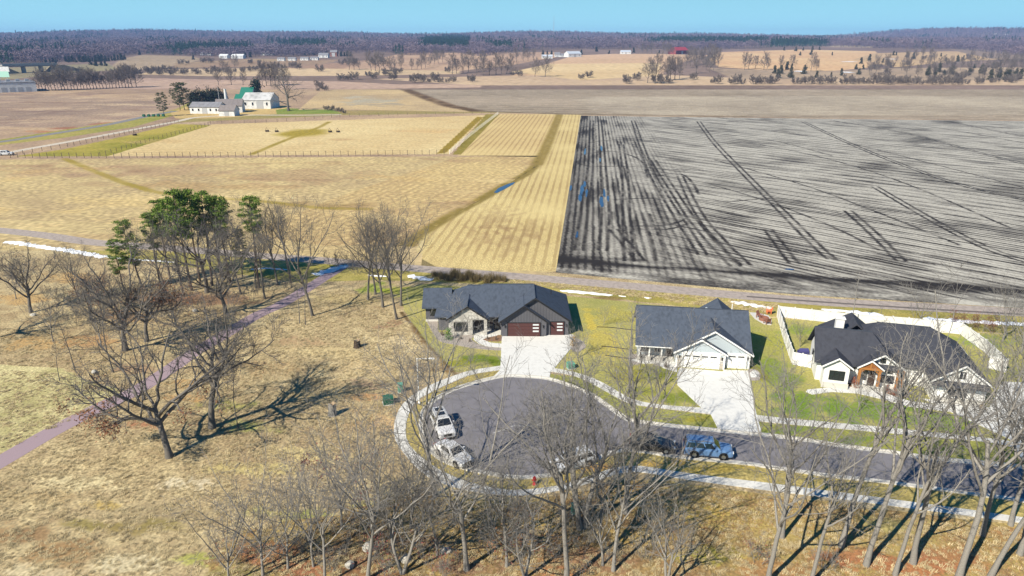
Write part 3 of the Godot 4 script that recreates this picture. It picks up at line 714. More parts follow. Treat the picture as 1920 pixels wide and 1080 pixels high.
func profile_along(line: Array, profile: Array) -> Shape:
	# profile: Vector2(sideways, up) swept along the plan line
	var s := Shape.new()
	for i in line.size() - 1:
		for k in profile.size() - 1:
			var p0: Vector2 = profile[k]
			var p1: Vector2 = profile[k + 1]
			var q := []
			for e in [[i, p0], [i + 1, p0], [i + 1, p1], [i, p1]]:
				var d: Vector2 = (line[mini(e[0] + 1, line.size() - 1)] - line[maxi(e[0] - 1, 0)]).normalized()
				var at: Vector2 = line[e[0]] + Vector2(-d.y, d.x) * e[1].x
				q.append(Vector3(at.x, e[1].y, at.y))
			s.quad(q[0], q[1], q[2], q[3])
	return s

func slabs(parent: Node3D, inner: Array, outer: Array, step: float, m: Array) -> void:
	# concrete squares laid side by side between two edges, joints left open
	var a := smooth(inner, 8)
	var b := smooth(outer, 8)
	var total := 0.0
	for i in a.size() - 1:
		total += (a[i] as Vector2).distance_to(a[i + 1])
	var count := int(total / step)
	var pa := along(a, count)
	var pb := along(b, count)
	for i in count:
		var gap := 0.006
		var q := [pa[i].lerp(pa[i + 1], gap), pa[i + 1].lerp(pa[i], gap), pb[i + 1].lerp(pb[i], gap), pb[i].lerp(pb[i + 1], gap)]
		var s := Shape.new()
		var mid: Vector2 = (q[0] + q[2]) * 0.5
		var k := []
		for c: Vector2 in q:
			k.append(c - mid)
		s.prism(k, -0.05, 0.045 + 0.004 * sin(i * 2.7))
		var o := obj("paving_slab", s, m[(i * 7) % 3], parent)
		o.position = Vector3(mid.x, 0, mid.y)

func along(pts: Array, count: int) -> Array:
	var lens := [0.0]
	for i in pts.size() - 1:
		lens.append(lens[i] + (pts[i] as Vector2).distance_to(pts[i + 1]))
	var out := []
	var k := 0
	for i in count + 1:
		var want: float = lens[-1] * i / count
		while k < pts.size() - 2 and lens[k + 1] < want:
			k += 1
		out.append((pts[k] as Vector2).lerp(pts[k + 1], clampf((want - lens[k]) / maxf(lens[k + 1] - lens[k], 0.0001), 0, 1)))
	return out

func build_roads() -> void:
	kerb_line = smooth(pts([59.76, -55.7, 51.06, -58.35, 43.81, -59.65, 39.07, -61, 35.21, -62, 30.36, -63.54, 25.55, -64.6, 19.72, -65.7, 14.07, -67.05, 12.57, -68.21, 9.66, -73.22, 7.08, -75.68, 4.52, -77.39, 1.7, -77.98, -1.43, -77.98, -5.69, -75.68, -7.97, -73.75, -9.47, -71.53, -10.26, -69.17, -10.14, -66.26, -9.47, -63.23, -8.17, -60.71, -6.47, -58.99, -4.46, -57.89, -2.21, -57.09, 0.52, -56.47, 2.72, -56.65, 4.57, -57.09, 6.84, -58.35, 9, -59.84, 10.39, -60.8, 12.11, -61.2, 13.95, -60.9, 16.96, -60.03, 23.67, -58.81, 25.63, -58.25, 31.59, -56.65, 35.16, -55.96, 41.9, -54.29, 47.45, -52.85, 55.28, -50.44]), 5)
	var road := Shape.new()
	road.prism(kerb_line, 0.012, 0.012, false)
	struct("street", road, M.asphalt)
	var kerb := profile_along(kerb_line, [Vector2(-0.42, 0.016), Vector2(-0.02, 0.022), Vector2(0.03, 0.13), Vector2(0.22, 0.14), Vector2(0.25, 0.0)])
	struct("kerb", kerb, M.kerb)
	# crack sealed with pale filler across the turning circle
	var crack := ribbon(smooth(pts([-2.03, -64.6, -0.88, -65.26, 0.12, -66.03, 1.48, -66.03, 2.97, -66.37, 5.5, -68.81, 7.09, -69.53, 8.65, -69.65]), 6), 0.05, 0.017)
	struct("road_marking", crack, M.crack)
	var walk := Node3D.new()
	walk.name = "sidewalk"
	add_child(walk)
	walk.set_meta("kind", "structure")
	var cm := [M.concrete, M.concrete_b, M.concrete_c]
	# round the turning circle and along the near side of the street
	slabs(walk, pts([-1.45, -79.78, -4.99, -78.57, -7.16, -76.67, -9.62, -74.02, -11.28, -71.78, -11.79, -69.17, -11.8, -66.26, -11.34, -63.54, -10.38, -61.49, -8.48, -59.08, -6.47, -57.18, -3.6, -55.53, 0, -54.53, 4.09, -55.11, 6.15, -55.96, 8.2, -57.09, 10.52, -58.25, 12.9, -58.44, 15.23, -57.8, 18.66, -56.91, 24.7, -55.62, 31.22, -54.12, 41.29, -51.7, 45.61, -50.58, 52.9, -48.74]), pts([-1.47, -81.03, -5.39, -79.63, -7.8, -77.83, -10.36, -75.4, -12.36, -72.3, -13.12, -69.41, -13.1, -66.26, -12.6, -63.54, -11.66, -61.49, -9.48, -58.07, -7.56, -56.04, -3.79, -54.29, 0.75, -53.64, 4.55, -54.45, 6.65, -55.19, 8.67, -56.21, 10.68, -57.18, 12.72, -57.44, 14.66, -56.82, 17.79, -55.96, 24.29, -54.45, 30.75, -53.08, 40.73, -50.8, 45.05, -49.79, 52.21, -47.92]), 1.5, cm)
	slabs(walk, pts([4.96, -79.32, 8.15, -77.98, 10.54, -75.26, 13.54, -71.27, 15.58, -70.39, 22.69, -68.57, 28.65, -66.82, 40.24, -64.71, 50.51, -62.81, 53.27, -61.49, 61.65, -59.18]), pts([5.37, -80.4, 8.57, -78.87, 11.04, -76.67, 13.61, -72.96, 14.99, -71.66, 17.94, -70.64, 23.51, -69.78, 29.1, -68.1, 41.5, -65.7, 51.27, -63.54, 54.26, -62.5, 62.6, -60.32]), 1.5, cm)
	# drives
	driveway(pts([-1.47, -90.55, 4.62, -90.45, 4.73, -91.12, 8.85, -91.22, 9.22, -90.17, 8.32, -86.7, 5.57, -80.4, 4.96, -79.32, 4.81, -77.68, 4.52, -77.39, 1.7, -77.98, -1.43, -77.98, -2.44, -77.68, -1.52, -79.78]), 2)
	driveway(pts([21.95, -80.4, 27.21, -79.32, 27.48, -79.78, 30.52, -79.55, 30.37, -78.87, 27.97, -68.69, 27.18, -64.6, 25.55, -64.6, 22.66, -65.48, 22.71, -68.45, 22.06, -69.9, 20.52, -75.68, 21.25, -78.87]), 2)
	driveway(pts([48.99, -72.17, 51.55, -71.66, 55.62, -70.15, 61.35, -76.53, 64.29, -76.24, 62.54, -68.21, 58.44, -57.89, 54.45, -57.53, 51.53, -58.25, 53.3, -63.33]), 3)
	# walk to the door of the dark house, walk and apron of the white house
	driveway(pts([-3.3, -92.49, -1.88, -92.29, -1.5, -92.88, -1.48, -91.7, -2.24, -90.74, -3.46, -90.17, -4.2, -89.42, -3.02, -88.31, -1.43, -87.95, -1.41, -86.7, -3.36, -87.05, -4.66, -87.95, -5.49, -89.42, -5.5, -90.93]), 0)
	driveway(pts([38.37, -74.84, 36.17, -74.43, 35.76, -73.89, 36.26, -73.22, 38.94, -73.89, 41.86, -73.49, 43.9, -72.17, 46.24, -70.39, 49.28, -69.41, 54.2, -68.45, 55.32, -69.41, 50.01, -70.64, 47.12, -71.66, 45.22, -73.49, 44.47, -74.57, 43.7, -75.68, 45.45, -76.53, 44.86, -77.1, 41.85, -75.12]), 0)
	driveway(pts([21.92, -81.82, 20.32, -83.28, 20.24, -83.95, 17.29, -83.61, 15.69, -82.63, 17.3, -81.66, 19.28, -81.66, 19.72, -80.4, 21.25, -79.17]), 0)
	driveway(pts([30.51, -78.87, 31.43, -79.78, 31.74, -78.87, 31.27, -77.68, 30.32, -77.68]), 0)
	# the trail
	trail_line = smooth(pts([-53.87, -52.85, -52.87, -56.13, -51.91, -59.18, -50.21, -65.04, -47.99, -70.39, -46.07, -73.89, -44.71, -79.17, -43.6, -85.3, -41.88, -91.12, -39.85, -98.54, -37.38, -103.85, -34.79, -113.53, -32.85, -121.02, -31.39, -125.61]), 6)
	struct("trail", ribbon(trail_line, 1.25, 0.012), M.trail)
	# gravel lane behind the lots
	lane_line = smooth(pts([-177.87, -163.51, -130.97, -153.68, -115.92, -149.87, -102.15, -145.33, -89.78, -140.2, -73.05, -136.18, -51.13, -130.52, -37.5, -127.32, -26.5, -124.26, -10.9, -120.39, 3.86, -116.72, 22.27, -111.85, 47.52, -105.32, 63.67, -102.65, 80.64, -99.88, 108.28, -95.53]), 5)
	struct("gravel_lane", ribbon(lane_line, 1.9, 0.014), M.gravel)
	var wear := ribbon(smooth(pts([39.29, -107.08, 51.49, -104.34, 63.29, -101.95, 70.98, -100.56, 83.02, -98.54]), 5), 0.35, 0.02)
	struct("lane_rut", wear, M.rut)
	# road and drive on the far left
	struct("country_road", ribbon(smooth(pts([-252.62, -258.33, -231.05, -282.1, -219.38, -296.44, -213.78, -327.71, -209.76, -361.03, -210.97, -407.61, -209.2, -437.29]), 5), 2.6, 0.016), M.old_asphalt)
	struct("farm_drive", ribbon(smooth(pts([-198.87, -250.82, -195.24, -262.24, -193.2, -277.61, -189.17, -303.28, -185.47, -336, -180.93, -376.25, -179.13, -398.57, -159.39, -410.72, -125.01, -410.72, -100.75, -413.87]), 5), 2.0, 0.02), M.pale_gravel)
	# snow left in the ditch
	var r := RandomNumberGenerator.new()
	r.seed = 4
	for t in [[pts([-108.26, -140.62, -103.72, -138.97, -97.66, -136.57, -92.02, -134.63, -86.09, -131.99, -80.36, -129.44]), 0.9], [pts([-80.36, -129.44, -73.1, -127.67, -64.99, -125.95]), 0.35], [pts([8.23, -109.95, 10.47, -109.42, 12.69, -108.89, 15.31, -108.11, 17.49, -107.59]), 0.55], [pts([17.9, -107.34, 19.43, -106.83]), 0.25], [pts([22.05, -106.57, 23.73, -106.07]), 0.3], [pts([35.86, -104.58, 38.17, -103.61, 40.01, -102.65, 41.74, -101.48]), 0.8], [pts([44.22, -101.95, 45.9, -101.25]), 0.35], [pts([49.31, -101.25, 51.65, -100.79, 54.6, -99.88, 58.11, -98.54]), 0.7], [pts([63.3, -97.45, 67.03, -96.8, 70.57, -95.95, 74.34, -95.53, 80.05, -94.5]), 0.7], [pts([-18.97, -117.92, -16.38, -116.72, -13.79, -114.96]), 0.9], [pts([-26.32, -118.22, -22.27, -117.32]), 0.4], [pts([-36.07, -118.22, -34.68, -120.39, -32.73, -122.62, -31.16, -124.6]), 1.1], [pts([-49.01, -121.65, -46.22, -122.3, -41.91, -121.34]), 0.4]]:
		var line := evenly(smooth(t[0], 4), 0.6)
		var up := beside(line, t[1])
		var down := beside(line, -t[1])
		var s := Shape.new()
		for i in line.size() - 1:
			for e in [i, i + 1]:
				if e == i and i > 0:
					continue
				up[e] = line[e] + (up[e] - line[e]) * r.randf_range(0.45, 1.5) * (0.15 if e == 0 or e == line.size() - 1 else 1.0)
				down[e] = line[e] + (down[e] - line[e]) * r.randf_range(0.45, 1.5) * (0.15 if e == 0 or e == line.size() - 1 else 1.0)
		for i in line.size() - 1:
			var c0 := Vector3(line[i].x, 0.1, line[i].y)
			var c1 := Vector3(line[i + 1].x, 0.1, line[i + 1].y)
			s.quad(Vector3(up[i].x, 0.005, up[i].y), c0, c1, Vector3(up[i + 1].x, 0.005, up[i + 1].y))
			s.quad(c0, Vector3(down[i].x, 0.005, down[i].y), Vector3(down[i + 1].x, 0.005, down[i + 1].y), c1)
		struct("snow_patch", s, M.snow)

func driveway(poly: Array, joints: int) -> void:
	var s := Shape.new()
	s.prism(poly, -0.05, 0.062 if joints else 0.055)
	struct("driveway" if joints else "front_walk", s, M.drive)

func bed(poly: Array, m: Material) -> void:
	var s := Shape.new()
	var ring := smooth(poly + [poly[0]], 4)
	ring.pop_back()
	s.prism(ring, -0.02, 0.035)
	struct("planting_bed", s, m)

# ---------- house pieces; local x along the front, z towards the street ----------
func roof_x(s: Shape, x0: float, x1: float, z0: float, z1: float, eave: float, ridge: float, hip0 := 0.0, hip1 := 0.0, th := 0.22) -> void:
	# ridge along x, z1 is the front eave; hips shorten the ridge at either end
	var zm := (z0 + z1) * 0.5
	var ra := Vector3(x0 + hip0, ridge, zm)
	var rb := Vector3(x1 - hip1, ridge, zm)
	var drop := Vector3(0, -th, 0)
	s.slab([Vector3(x0, eave, z1), Vector3(x1, eave, z1), rb, ra], drop)
	s.slab([Vector3(x1, eave, z0), Vector3(x0, eave, z0), ra, rb], drop)
	if hip0 > 0.0:
		s.slab([Vector3(x0, eave, z0), Vector3(x0, eave, z1), ra], drop)
	if hip1 > 0.0:
		s.slab([Vector3(x1, eave, z1), Vector3(x1, eave, z0), rb], drop)

func roof_z(s: Shape, x0: float, x1: float, z0: float, z1: float, eave: float, ridge: float, hip := 0.0, th := 0.22) -> void:
	# ridge runs front to back; a hip closes the back
	var xm := (x0 + x1) * 0.5
	var drop := Vector3(0, -th, 0)
	var ra := Vector3(xm, ridge, z1)
	var rb := Vector3(xm, ridge, z0 + hip)
	if hip > 0.0:
		s.slab([Vector3(x1, eave, z0), Vector3(x0, eave, z0), rb], drop)
	s.slab([Vector3(x0, eave, z0), Vector3(x0, eave, z1), ra, rb], drop)
	s.slab([Vector3(x1, eave, z1), Vector3(x1, eave, z0), rb, ra], drop)

func ridge_cap(parent: Node3D, a: Vector3, b: Vector3, m: Material) -> void:
	var s := Shape.new()
	s.tube(PackedVector3Array([a + Vector3(0, 0.0, 0), b]), PackedFloat32Array([0.07, 0.07]), 6, true)
	obj("ridge_cap", s, m, parent)

func gable_block(s: Shape, x0: float, x1: float, z0: float, z1: float, eave: float, peak: float) -> void:
	# walls with a gable at front and back
	var xm := (x0 + x1) * 0.5
	var f := [Vector3(x0, 0, z1), Vector3(x1, 0, z1), Vector3(x1, eave, z1), Vector3(xm, peak, z1), Vector3(x0, eave, z1)]
	s.slab(f, Vector3(0, 0, z0 - z1))

func gable_block_x(s: Shape, x0: float, x1: float, z0: float, z1: float, eave: float, peak: float) -> void:
	var zm := (z0 + z1) * 0.5
	var f := [Vector3(x1, 0, z1), Vector3(x1, 0, z0), Vector3(x1, eave, z0), Vector3(x1, peak, zm), Vector3(x1, eave, z1)]
	s.slab(f, Vector3(x0 - x1, 0, 0))

func rake(parent: Node3D, x0: float, x1: float, eave: float, peak: float, z: float, m: Material, deep := 0.24) -> void:
	# barge boards up both slopes of a front gable
	var xm := (x0 + x1) * 0.5
	for side in [x0, x1]:
		var s := Shape.new()
		var lo := Vector3(side, eave + 0.02, z)
		var hi := Vector3(xm, peak + 0.02, z)
		var d := Vector3(0, -deep, 0)
		var q := [lo, hi, hi + d, lo + d]
		if side > xm:
			q = [hi, lo, lo + d, hi + d]
		q.reverse()
		s.slab(q, Vector3(0, 0, -0.06))
		obj("barge_board", s, m, parent)

func window(parent: Node3D, at: Vector3, w: float, h: float, cols: int, rows: int, fm: Material, turn := 0.0, deep := 0.07) -> void:
	# at: the middle of the opening on the wall face
	var o := MeshInstance3D.new()
	o.name = "window"
	var s := Shape.new()
	var t := 0.07
	s.box(Vector3(-w / 2, -h / 2, 0), Vector3(-w / 2 + t, h / 2, deep))
	s.box(Vector3(w / 2 - t, -h / 2, 0), Vector3(w / 2, h / 2, deep))
	s.box(Vector3(-w / 2 + t, h / 2 - t, 0), Vector3(w / 2 - t, h / 2, deep))
	s.box(Vector3(-w / 2 + t, -h / 2, 0), Vector3(w / 2 - t, -h / 2 + t, deep))
	for i in range(1, cols):
		var x := -w / 2 + w * i / cols
		s.box(Vector3(x - 0.025, -h / 2 + t, 0), Vector3(x + 0.025, h / 2 - t, deep - 0.01))
	for i in range(1, rows):
		var y := -h / 2 + h * i / rows
		s.box(Vector3(-w / 2 + t, y - 0.025, 0), Vector3(w / 2 - t, y + 0.025, deep - 0.015))
	o.mesh = s.mesh()
	o.material_override = fm
	parent.add_child(o, true)
	o.position = at
	o.rotation.y = turn
	for i in cols:
		for j in rows:
			var g := Shape.new()
			g.box(Vector3(-w / 2 + w * i / cols + 0.03, -h / 2 + h * j / rows + 0.03, 0.005), Vector3(-w / 2 + w * (i + 1) / cols - 0.03, -h / 2 + h * (j + 1) / rows - 0.03, 0.03))
			obj("pane", g, M.glass, o)

func garage_door(parent: Node3D, x0: float, x1: float, h: float, z: float, m: Material, sections: int, panes: Array, pane_m: Material, frame: Material) -> void:
	# a sectional door: boards one above the other with open joints, and its panes
	var back := Shape.new()
	back.box(Vector3(x0, 0.0, z), Vector3(x1, h, z + 0.02))
	var d := obj("garage_door", back, frame, parent)
	for i in sections:
		var s := Shape.new()
		var y0 := h * i / sections + 0.012
		var y1 := h * (i + 1) / sections - 0.012
		s.slab([Vector3(x0 + 0.02, y0, z + 0.055), Vector3(x1 - 0.02, y0, z + 0.055), Vector3(x1 - 0.02, y1, z + 0.055), Vector3(x0 + 0.02, y1, z + 0.055)], Vector3(0, 0, -0.03))
		obj("door_section", s, m, d)
	for p in panes:
		var s := Shape.new()
		s.box(Vector3(p[0], p[1], z + 0.05), Vector3(p[2], p[3], z + 0.075))
		obj("pane", s, pane_m, d)
	for e in [[x0 - 0.1, x0, 0.0, h + 0.1], [x1, x1 + 0.1, 0.0, h + 0.1], [x0, x1, h, h + 0.1]]:
		var s := Shape.new()
		s.box(Vector3(e[0], e[2], z + 0.003), Vector3(e[1], e[3], z + 0.09))
		obj("door_frame", s, frame, parent)

func wall_lamp(parent: Node3D, x: float, y: float, z: float) -> void:
	var s := Shape.new()
	s.box(Vector3(x - 0.07, y - 0.16, z + 0.002), Vector3(x + 0.07, y + 0.16, z + 0.14))
	s.box(Vector3(x - 0.1, y + 0.16, z + 0.002), Vector3(x + 0.1, y + 0.2, z + 0.17))
	obj("wall_lamp", s, M.black, parent)

func battens(parent: Node3D, x0: float, x1: float, eave: float, peak: float, foot: float, z: float, step: float, m: Material) -> void:
	var xm := (x0 + x1) * 0.5
	var x := x0 + step * 0.5
	while x < x1:
		var top := eave + (peak - eave) * (1.0 - absf(x - xm) / ((x1 - x0) * 0.5)) - 0.25
		if top > foot + 0.2:
			var s := Shape.new()
			s.box(Vector3(x - 0.03, foot, z + 0.002), Vector3(x + 0.03, top, z + 0.035))
			obj("batten", s, m, parent)
		x += step

func stones(parent: Node3D, x0: float, x1: float, y0: float, eave: float, peak: float, z: float, holes: Array, mats: Array, which: int) -> void:
	# coursed stone facing, each stone with its own depth; split over a few tones
	var r := RandomNumberGenerator.new()
	r.seed = which
	var shapes := [Shape.new(), Shape.new(), Shape.new()]
	var y := y0
	var xm := (x0 + x1) * 0.5
	while y < peak:
		var h := r.randf_range(0.1, 0.2)
		var x := x0
		while x < x1 - 0.02:
			var w := minf(r.randf_range(0.2, 0.62), x1 - x)
			var limit := eave + (peak - eave) * (1.0 - absf(x + w / 2 - xm) / ((x1 - x0) * 0.5)) - 0.1
			var free := y + h < limit
			for hole: Rect2 in holes:
				if hole.intersects(Rect2(x, y, w, h)):
					free = false
			if free:
				shapes[r.randi() % 3].box(Vector3(x + 0.008, y + 0.008, z), Vector3(x + w - 0.008, y + h - 0.008, z + r.randf_range(0.03, 0.075)))
			x += w
		y += h
	for i in 3:
		var o := obj("stone_facing", shapes[i], mats[i], parent)
		o.set_meta("kind", "stuff")

func gutter(parent: Node3D, a: Vector3, b: Vector3, m: Material) -> void:
	var s := Shape.new()
	s.tube(PackedVector3Array([a, b]), PackedFloat32Array([0.07, 0.07]), 6, true)
	obj("gutter", s, m, parent)

func part_box(called: String, p: Vector3, q: Vector3, m: Material, parent: Node3D) -> MeshInstance3D:
	var s := Shape.new()
	s.box(p, q)
	return obj(called, s, m, parent)

func build_dark_house() -> void:
	var t := thing("house", "charcoal ranch house with pale stone gable and dark red-brown garage doors", "house", Vector3(0, 0, -91))
	var w := Shape.new()
	gable_block(w, -1.45, 4.95, -7.0, 0.4, 2.3, 4.75)
	obj("garage_wall", w, M.charcoal, t)
	w = Shape.new()
	gable_block(w, -1.6, 8.15, -4.5, 0.0, 2.25, 5.6)
	w.box(Vector3(-1.6, 0, -10.6), Vector3(8.15, 2.2, -4.5))
	obj("wall", w, M.charcoal, t)
	w = Shape.new()
	w.box(Vector3(-9.0, 0, -9.2), Vector3(-1.6, 2.5, -1.7))
	obj("wall", w, M.charcoal, t)
	w = Shape.new()
	w.box(Vector3(-10.85, 0, -10.2), Vector3(-9.0, 2.3, -1.9))
	obj("wall", w, M.charcoal, t)
	w = Shape.new()
	gable_block_x(w, -13.1, -10.85, -10.2, -5.3, 2.3, 4.2)
	obj("wall", w, M.charcoal, t)
	# stone front with porch opening: piers, head and gable
	w = Shape.new()
	var zf := 0.0
	w.box(Vector3(-9.15, 0, -1.7), Vector3(-5.7, 2.5, zf))
	w.box(Vector3(-4.05, 0, -0.7), Vector3(-3.6, 2.5, zf))
	w.box(Vector3(-5.7, 2.4, -0.7), Vector3(-4.05, 2.5, zf))
	w.slab([Vector3(-9.15, 2.5, zf), Vector3(-3.6, 2.5, zf), Vector3(-6.375, 4.35, zf)], Vector3(0, 0, -3.5))
	obj("stone_wall", w, M.stone_b, t)
	stones(t, -9.15, -3.6, 0.05, 2.5, 4.5, zf, [Rect2(-8.45, 0.6, 2.05, 1.5), Rect2(-5.7, -0.1, 1.65, 2.5)], [M.stone_a, M.stone_b, M.stone_c], 5)
	window(t, Vector3(-7.43, 1.36, zf + 0.02), 1.95, 1.4, 3, 1, M.black)
	part_box("front_door", Vector3(-5.5, 0.02, -1.69), Vector3(-4.5, 2.1, -1.64), M.dark_wood, t)
	window(t, Vector3(-3.2, 1.45, -1.69), 0.9, 1.5, 1, 3, M.black)
	window(t, Vector3(-2.2, 1.3, -1.69), 0.8, 2.0, 1, 3, M.black)
	window(t, Vector3(-10.1, 1.95, -1.89), 1.2, 0.45, 2, 1, M.black)
	window(t, Vector3(-11.9, 1.5, -5.29), 1.1, 1.1, 2, 1, M.black)
	part_box("porch_floor", Vector3(-5.9, 0, -1.7), Vector3(-1.5, 0.09, -0.1), M.concrete, t)
	part_box("foundation", Vector3(-13.15, 0, -5.35), Vector3(-10.8, 0.3, -5.2), M.concrete_b, t)
	# roof
	var r := Shape.new()
	roof_x(r, -8.6, 3.3, -9.8, -0.75, 2.55, 6.05, 4.3, 0.0)
	var rf := obj("roof", r, M.shingle, t)
	ridge_cap(rf, Vector3(-4.2, 6.06, -5.275), Vector3(3.2, 6.06, -5.275), M.shingle_cap)
	r = Shape.new()
	roof_x(r, -11.35, -4.5, -10.9, -1.55, 2.3, 5.55, 4.7, 0.0)
	rf = obj("roof", r, M.shingle, t)
	ridge_cap(rf, Vector3(-6.65, 5.56, -6.225), Vector3(-4.6, 5.56, -6.225), M.shingle_cap)
	r = Shape.new()
	roof_x(r, -13.6, -9.2, -10.7, -4.85, 2.4, 4.55)
	obj("roof", r, M.shingle, t)
	r = Shape.new()
	roof_z(r, -9.5, -3.25, -5.2, 0.35, 2.55, 4.65)
	rf = obj("roof", r, M.shingle, t)
	ridge_cap(rf, Vector3(-6.375, 4.66, -2.5), Vector3(-6.375, 4.66, 0.36), M.shingle_cap)
	r = Shape.new()
	roof_z(r, -1.95, 8.6, -11.0, 0.35, 2.3, 5.95, 5.6)
	rf = obj("roof", r, M.shingle, t)
	ridge_cap(rf, Vector3(3.325, 5.96, -5.4), Vector3(3.325, 5.96, 0.36), M.shingle_cap)
	r = Shape.new()
	roof_z(r, -1.98, 5.35, -5.0, 0.85, 2.32, 4.92)
	obj("roof", r, M.shingle, t)
	rake(t, -9.52, -3.23, 2.55, 4.65, 0.42, M.black)
	rake(t, -1.98, 5.35, 2.32, 4.92, 0.92, M.black)
	rake(t, -1.97, 8.62, 2.3, 5.9, 0.42, M.black)
	battens(t, -1.45, 4.95, 2.3, 4.75, 2.3, 0.4, 0.42, M.charcoal_b)
	battens(t, -1.6, 8.15, 2.25, 5.6, 2.3, 0.0, 0.42, M.charcoal_b)
	var panes := []
	for i in 3:
		panes.append([3.0, 0.72 + i * 0.5, 3.85, 0.95 + i * 0.5])
	garage_door(t, -0.6, 4.05, 2.1, 0.4, M.red_wood, 4, panes, M.pale_pane, M.black)
	panes = []
	for i in 3:
		panes.append([6.5, 0.72 + i * 0.5, 7.3, 0.95 + i * 0.5])
	garage_door(t, 5.6, 7.5, 2.1, 0.0, M.red_wood, 4, panes, M.pale_pane, M.black)
	for p in [[-1.0, 1.55, 0.4], [4.5, 1.55, 0.4], [7.85, 1.55, 0.0]]:
		wall_lamp(t, p[0], p[1], p[2])
	gutter(t, Vector3(8.62, 2.2, 0.3), Vector3(8.62, 2.2, -10.9), M.black)
	gutter(t, Vector3(-3.2, 2.45, -0.72), Vector3(-2.0, 2.45, -0.72), M.black)
	var vent := Shape.new()
	vent.lathe(Vector3(5.9, 4.6, -6.0), [Vector2(0.06, -0.6), Vector2(0.06, 0.35), Vector2(0.0, 0.36)], 8)
	obj("roof_vent", vent, M.black, t)

func build_blue_house() -> void:
	var ang := deg_to_rad(8.3)
	var t := thing("house", "pale blue gabled house with white garage doors and big slate roof", "house", Vector3(22.23, 0, -80.68), -ang)
	var w := Shape.new()
	gable_block(w, -0.75, 5.3, -6.0, 0.0, 2.15, 3.95)
	obj("garage_wall", w, M.pale_blue, t)
	w = Shape.new()
	gable_block(w, -0.8, 8.5, -9.6, -0.6, 2.0, 4.95)
	obj("wall", w, M.pale_blue, t)
	w = Shape.new()
	gable_block_x(w, -5.7, 8.4, -10.6, -3.0, 2.3, 5.7)
	obj("wall", w, M.pale_blue, t)
	w = Shape.new()
	w.box(Vector3(2.0, 0, -12.6), Vector3(9.0, 2.3, -8.0))
	obj("wall", w, M.pale_blue, t)
	var r := Shape.new()
	roof_x(r, -6.1, 8.85, -11.2, -0.95, 2.35, 6.05)
	var rf := obj("roof", r, M.shingle_blue, t)
	ridge_cap(rf, Vector3(-6.1, 6.06, -6.075), Vector3(8.85, 6.06, -6.075), M.shingle_cap)
	r = Shape.new()
	roof_z(r, -1.2, 8.9, -7.0, -0.25, 2.1, 5.2)
	rf = obj("roof", r, M.shingle_blue, t)
	ridge_cap(rf, Vector3(3.85, 5.21, -4.9), Vector3(3.85, 5.21, -0.24), M.shingle_cap)
	r = Shape.new()
	roof_z(r, -1.22, 5.62, -4.0, 0.35, 2.2, 4.2)
	obj("roof", r, M.shingle_blue, t)
	r = Shape.new()
	roof_z(r, 1.6, 9.4, -13.0, -6.5, 2.35, 5.75, 1.6)
	obj("roof", r, M.shingle_blue, t)
	rake(t, -1.22, 8.92, 2.1, 5.2, -0.18, M.white_trim, 0.22)
	rake(t, -1.24, 5.64, 2.2, 4.2, 0.42, M.white_trim, 0.22)
	part_box("frieze_board", Vector3(-0.8, 2.05, 0.004), Vector3(5.35, 2.3, 0.09), M.white_trim, t)
	part_box("frieze_board", Vector3(5.4, 1.95, -0.596), Vector3(8.55, 2.15, -0.5), M.white_trim, t)
	for x in [-0.75, 5.3]:
		part_box("corner_board", Vector3(x - 0.1 if x < 0 else x - 0.12, 0, -0.1), Vector3(x + 0.12 if x < 0 else x + 0.1, 2.05, 0.06), M.white_trim, t)
	part_box("corner_board", Vector3(8.38, 0, -0.7), Vector3(8.6, 1.95, -0.54), M.white_trim, t)
	var sm := [M.stone_d, M.stone_b, M.stone_c]
	stones(t, -0.63, -0.12, 0.0, 1.9, 1.9, 0.0, [], sm, 21)
	stones(t, 4.78, 5.18, 0.0, 1.9, 1.9, 0.0, [], sm, 22)
	var panes := []
	for i in 4:
		panes.append([0.2 + i * 1.1, 1.6, 1.0 + i * 1.1, 1.78])
	garage_door(t, 0.0, 4.65, 1.92, 0.0, M.white_door, 4, panes, M.glass, M.white_trim)
	panes = []
	for i in 2:
		panes.append([5.95 + i * 1.1, 1.6, 6.75 + i * 1.1, 1.78])
	garage_door(t, 5.75, 8.12, 1.92, -0.6, M.white_door, 4, panes, M.glass, M.white_trim)
	for p in [[-0.4, 1.5, 0.0], [4.98, 1.5, 0.0], [8.3, 1.5, -0.6]]:
		wall_lamp(t, p[0], p[1], p[2])
	# covered entry: posts, floor, front windows and door
	part_box("porch_floor", Vector3(-5.7, 0, -3.0), Vector3(-0.9, 0.1, -1.2), M.concrete, t)
	for x in [-5.55, -4.2, -2.6]:
		part_box("porch_post", Vector3(x - 0.09, 0.1, -1.45), Vector3(x + 0.09, 2.16, -1.27), M.white_trim, t)
		part_box("post_base", Vector3(x - 0.22, 0.1, -1.58), Vector3(x + 0.22, 0.7, -1.14), M.stone_b, t)
	window(t, Vector3(-4.7, 1.25, -2.99), 1.3, 1.5, 2, 2, M.white_trim)
	window(t, Vector3(-3.0, 1.25, -2.99), 1.0, 1.5, 2, 2, M.white_trim)
	part_box("front_door", Vector3(-1.9, 0.1, -2.995), Vector3(-1.0, 2.1, -2.94), M.dark_wood, t)
	window(t, Vector3(-5.71, 1.4, -7.0), 1.2, 1.2, 2, 1, M.white_trim, -PI / 2)
	gutter(t, Vector3(8.95, 2.0, -0.3), Vector3(8.95, 2.05, -6.0), M.white_trim)
	gutter(t, Vector3(-6.1, 2.2, -0.93), Vector3(-1.3, 2.2, -0.93), M.white_trim)
	var pipe := Shape.new()
	pipe.lathe(Vector3(6.9, 5.9, -7.4), [Vector2(0.06, -0.8), Vector2(0.06, 0.5), Vector2(0.0, 0.5)], 8)
	obj("roof_vent", pipe, M.white_trim, t)

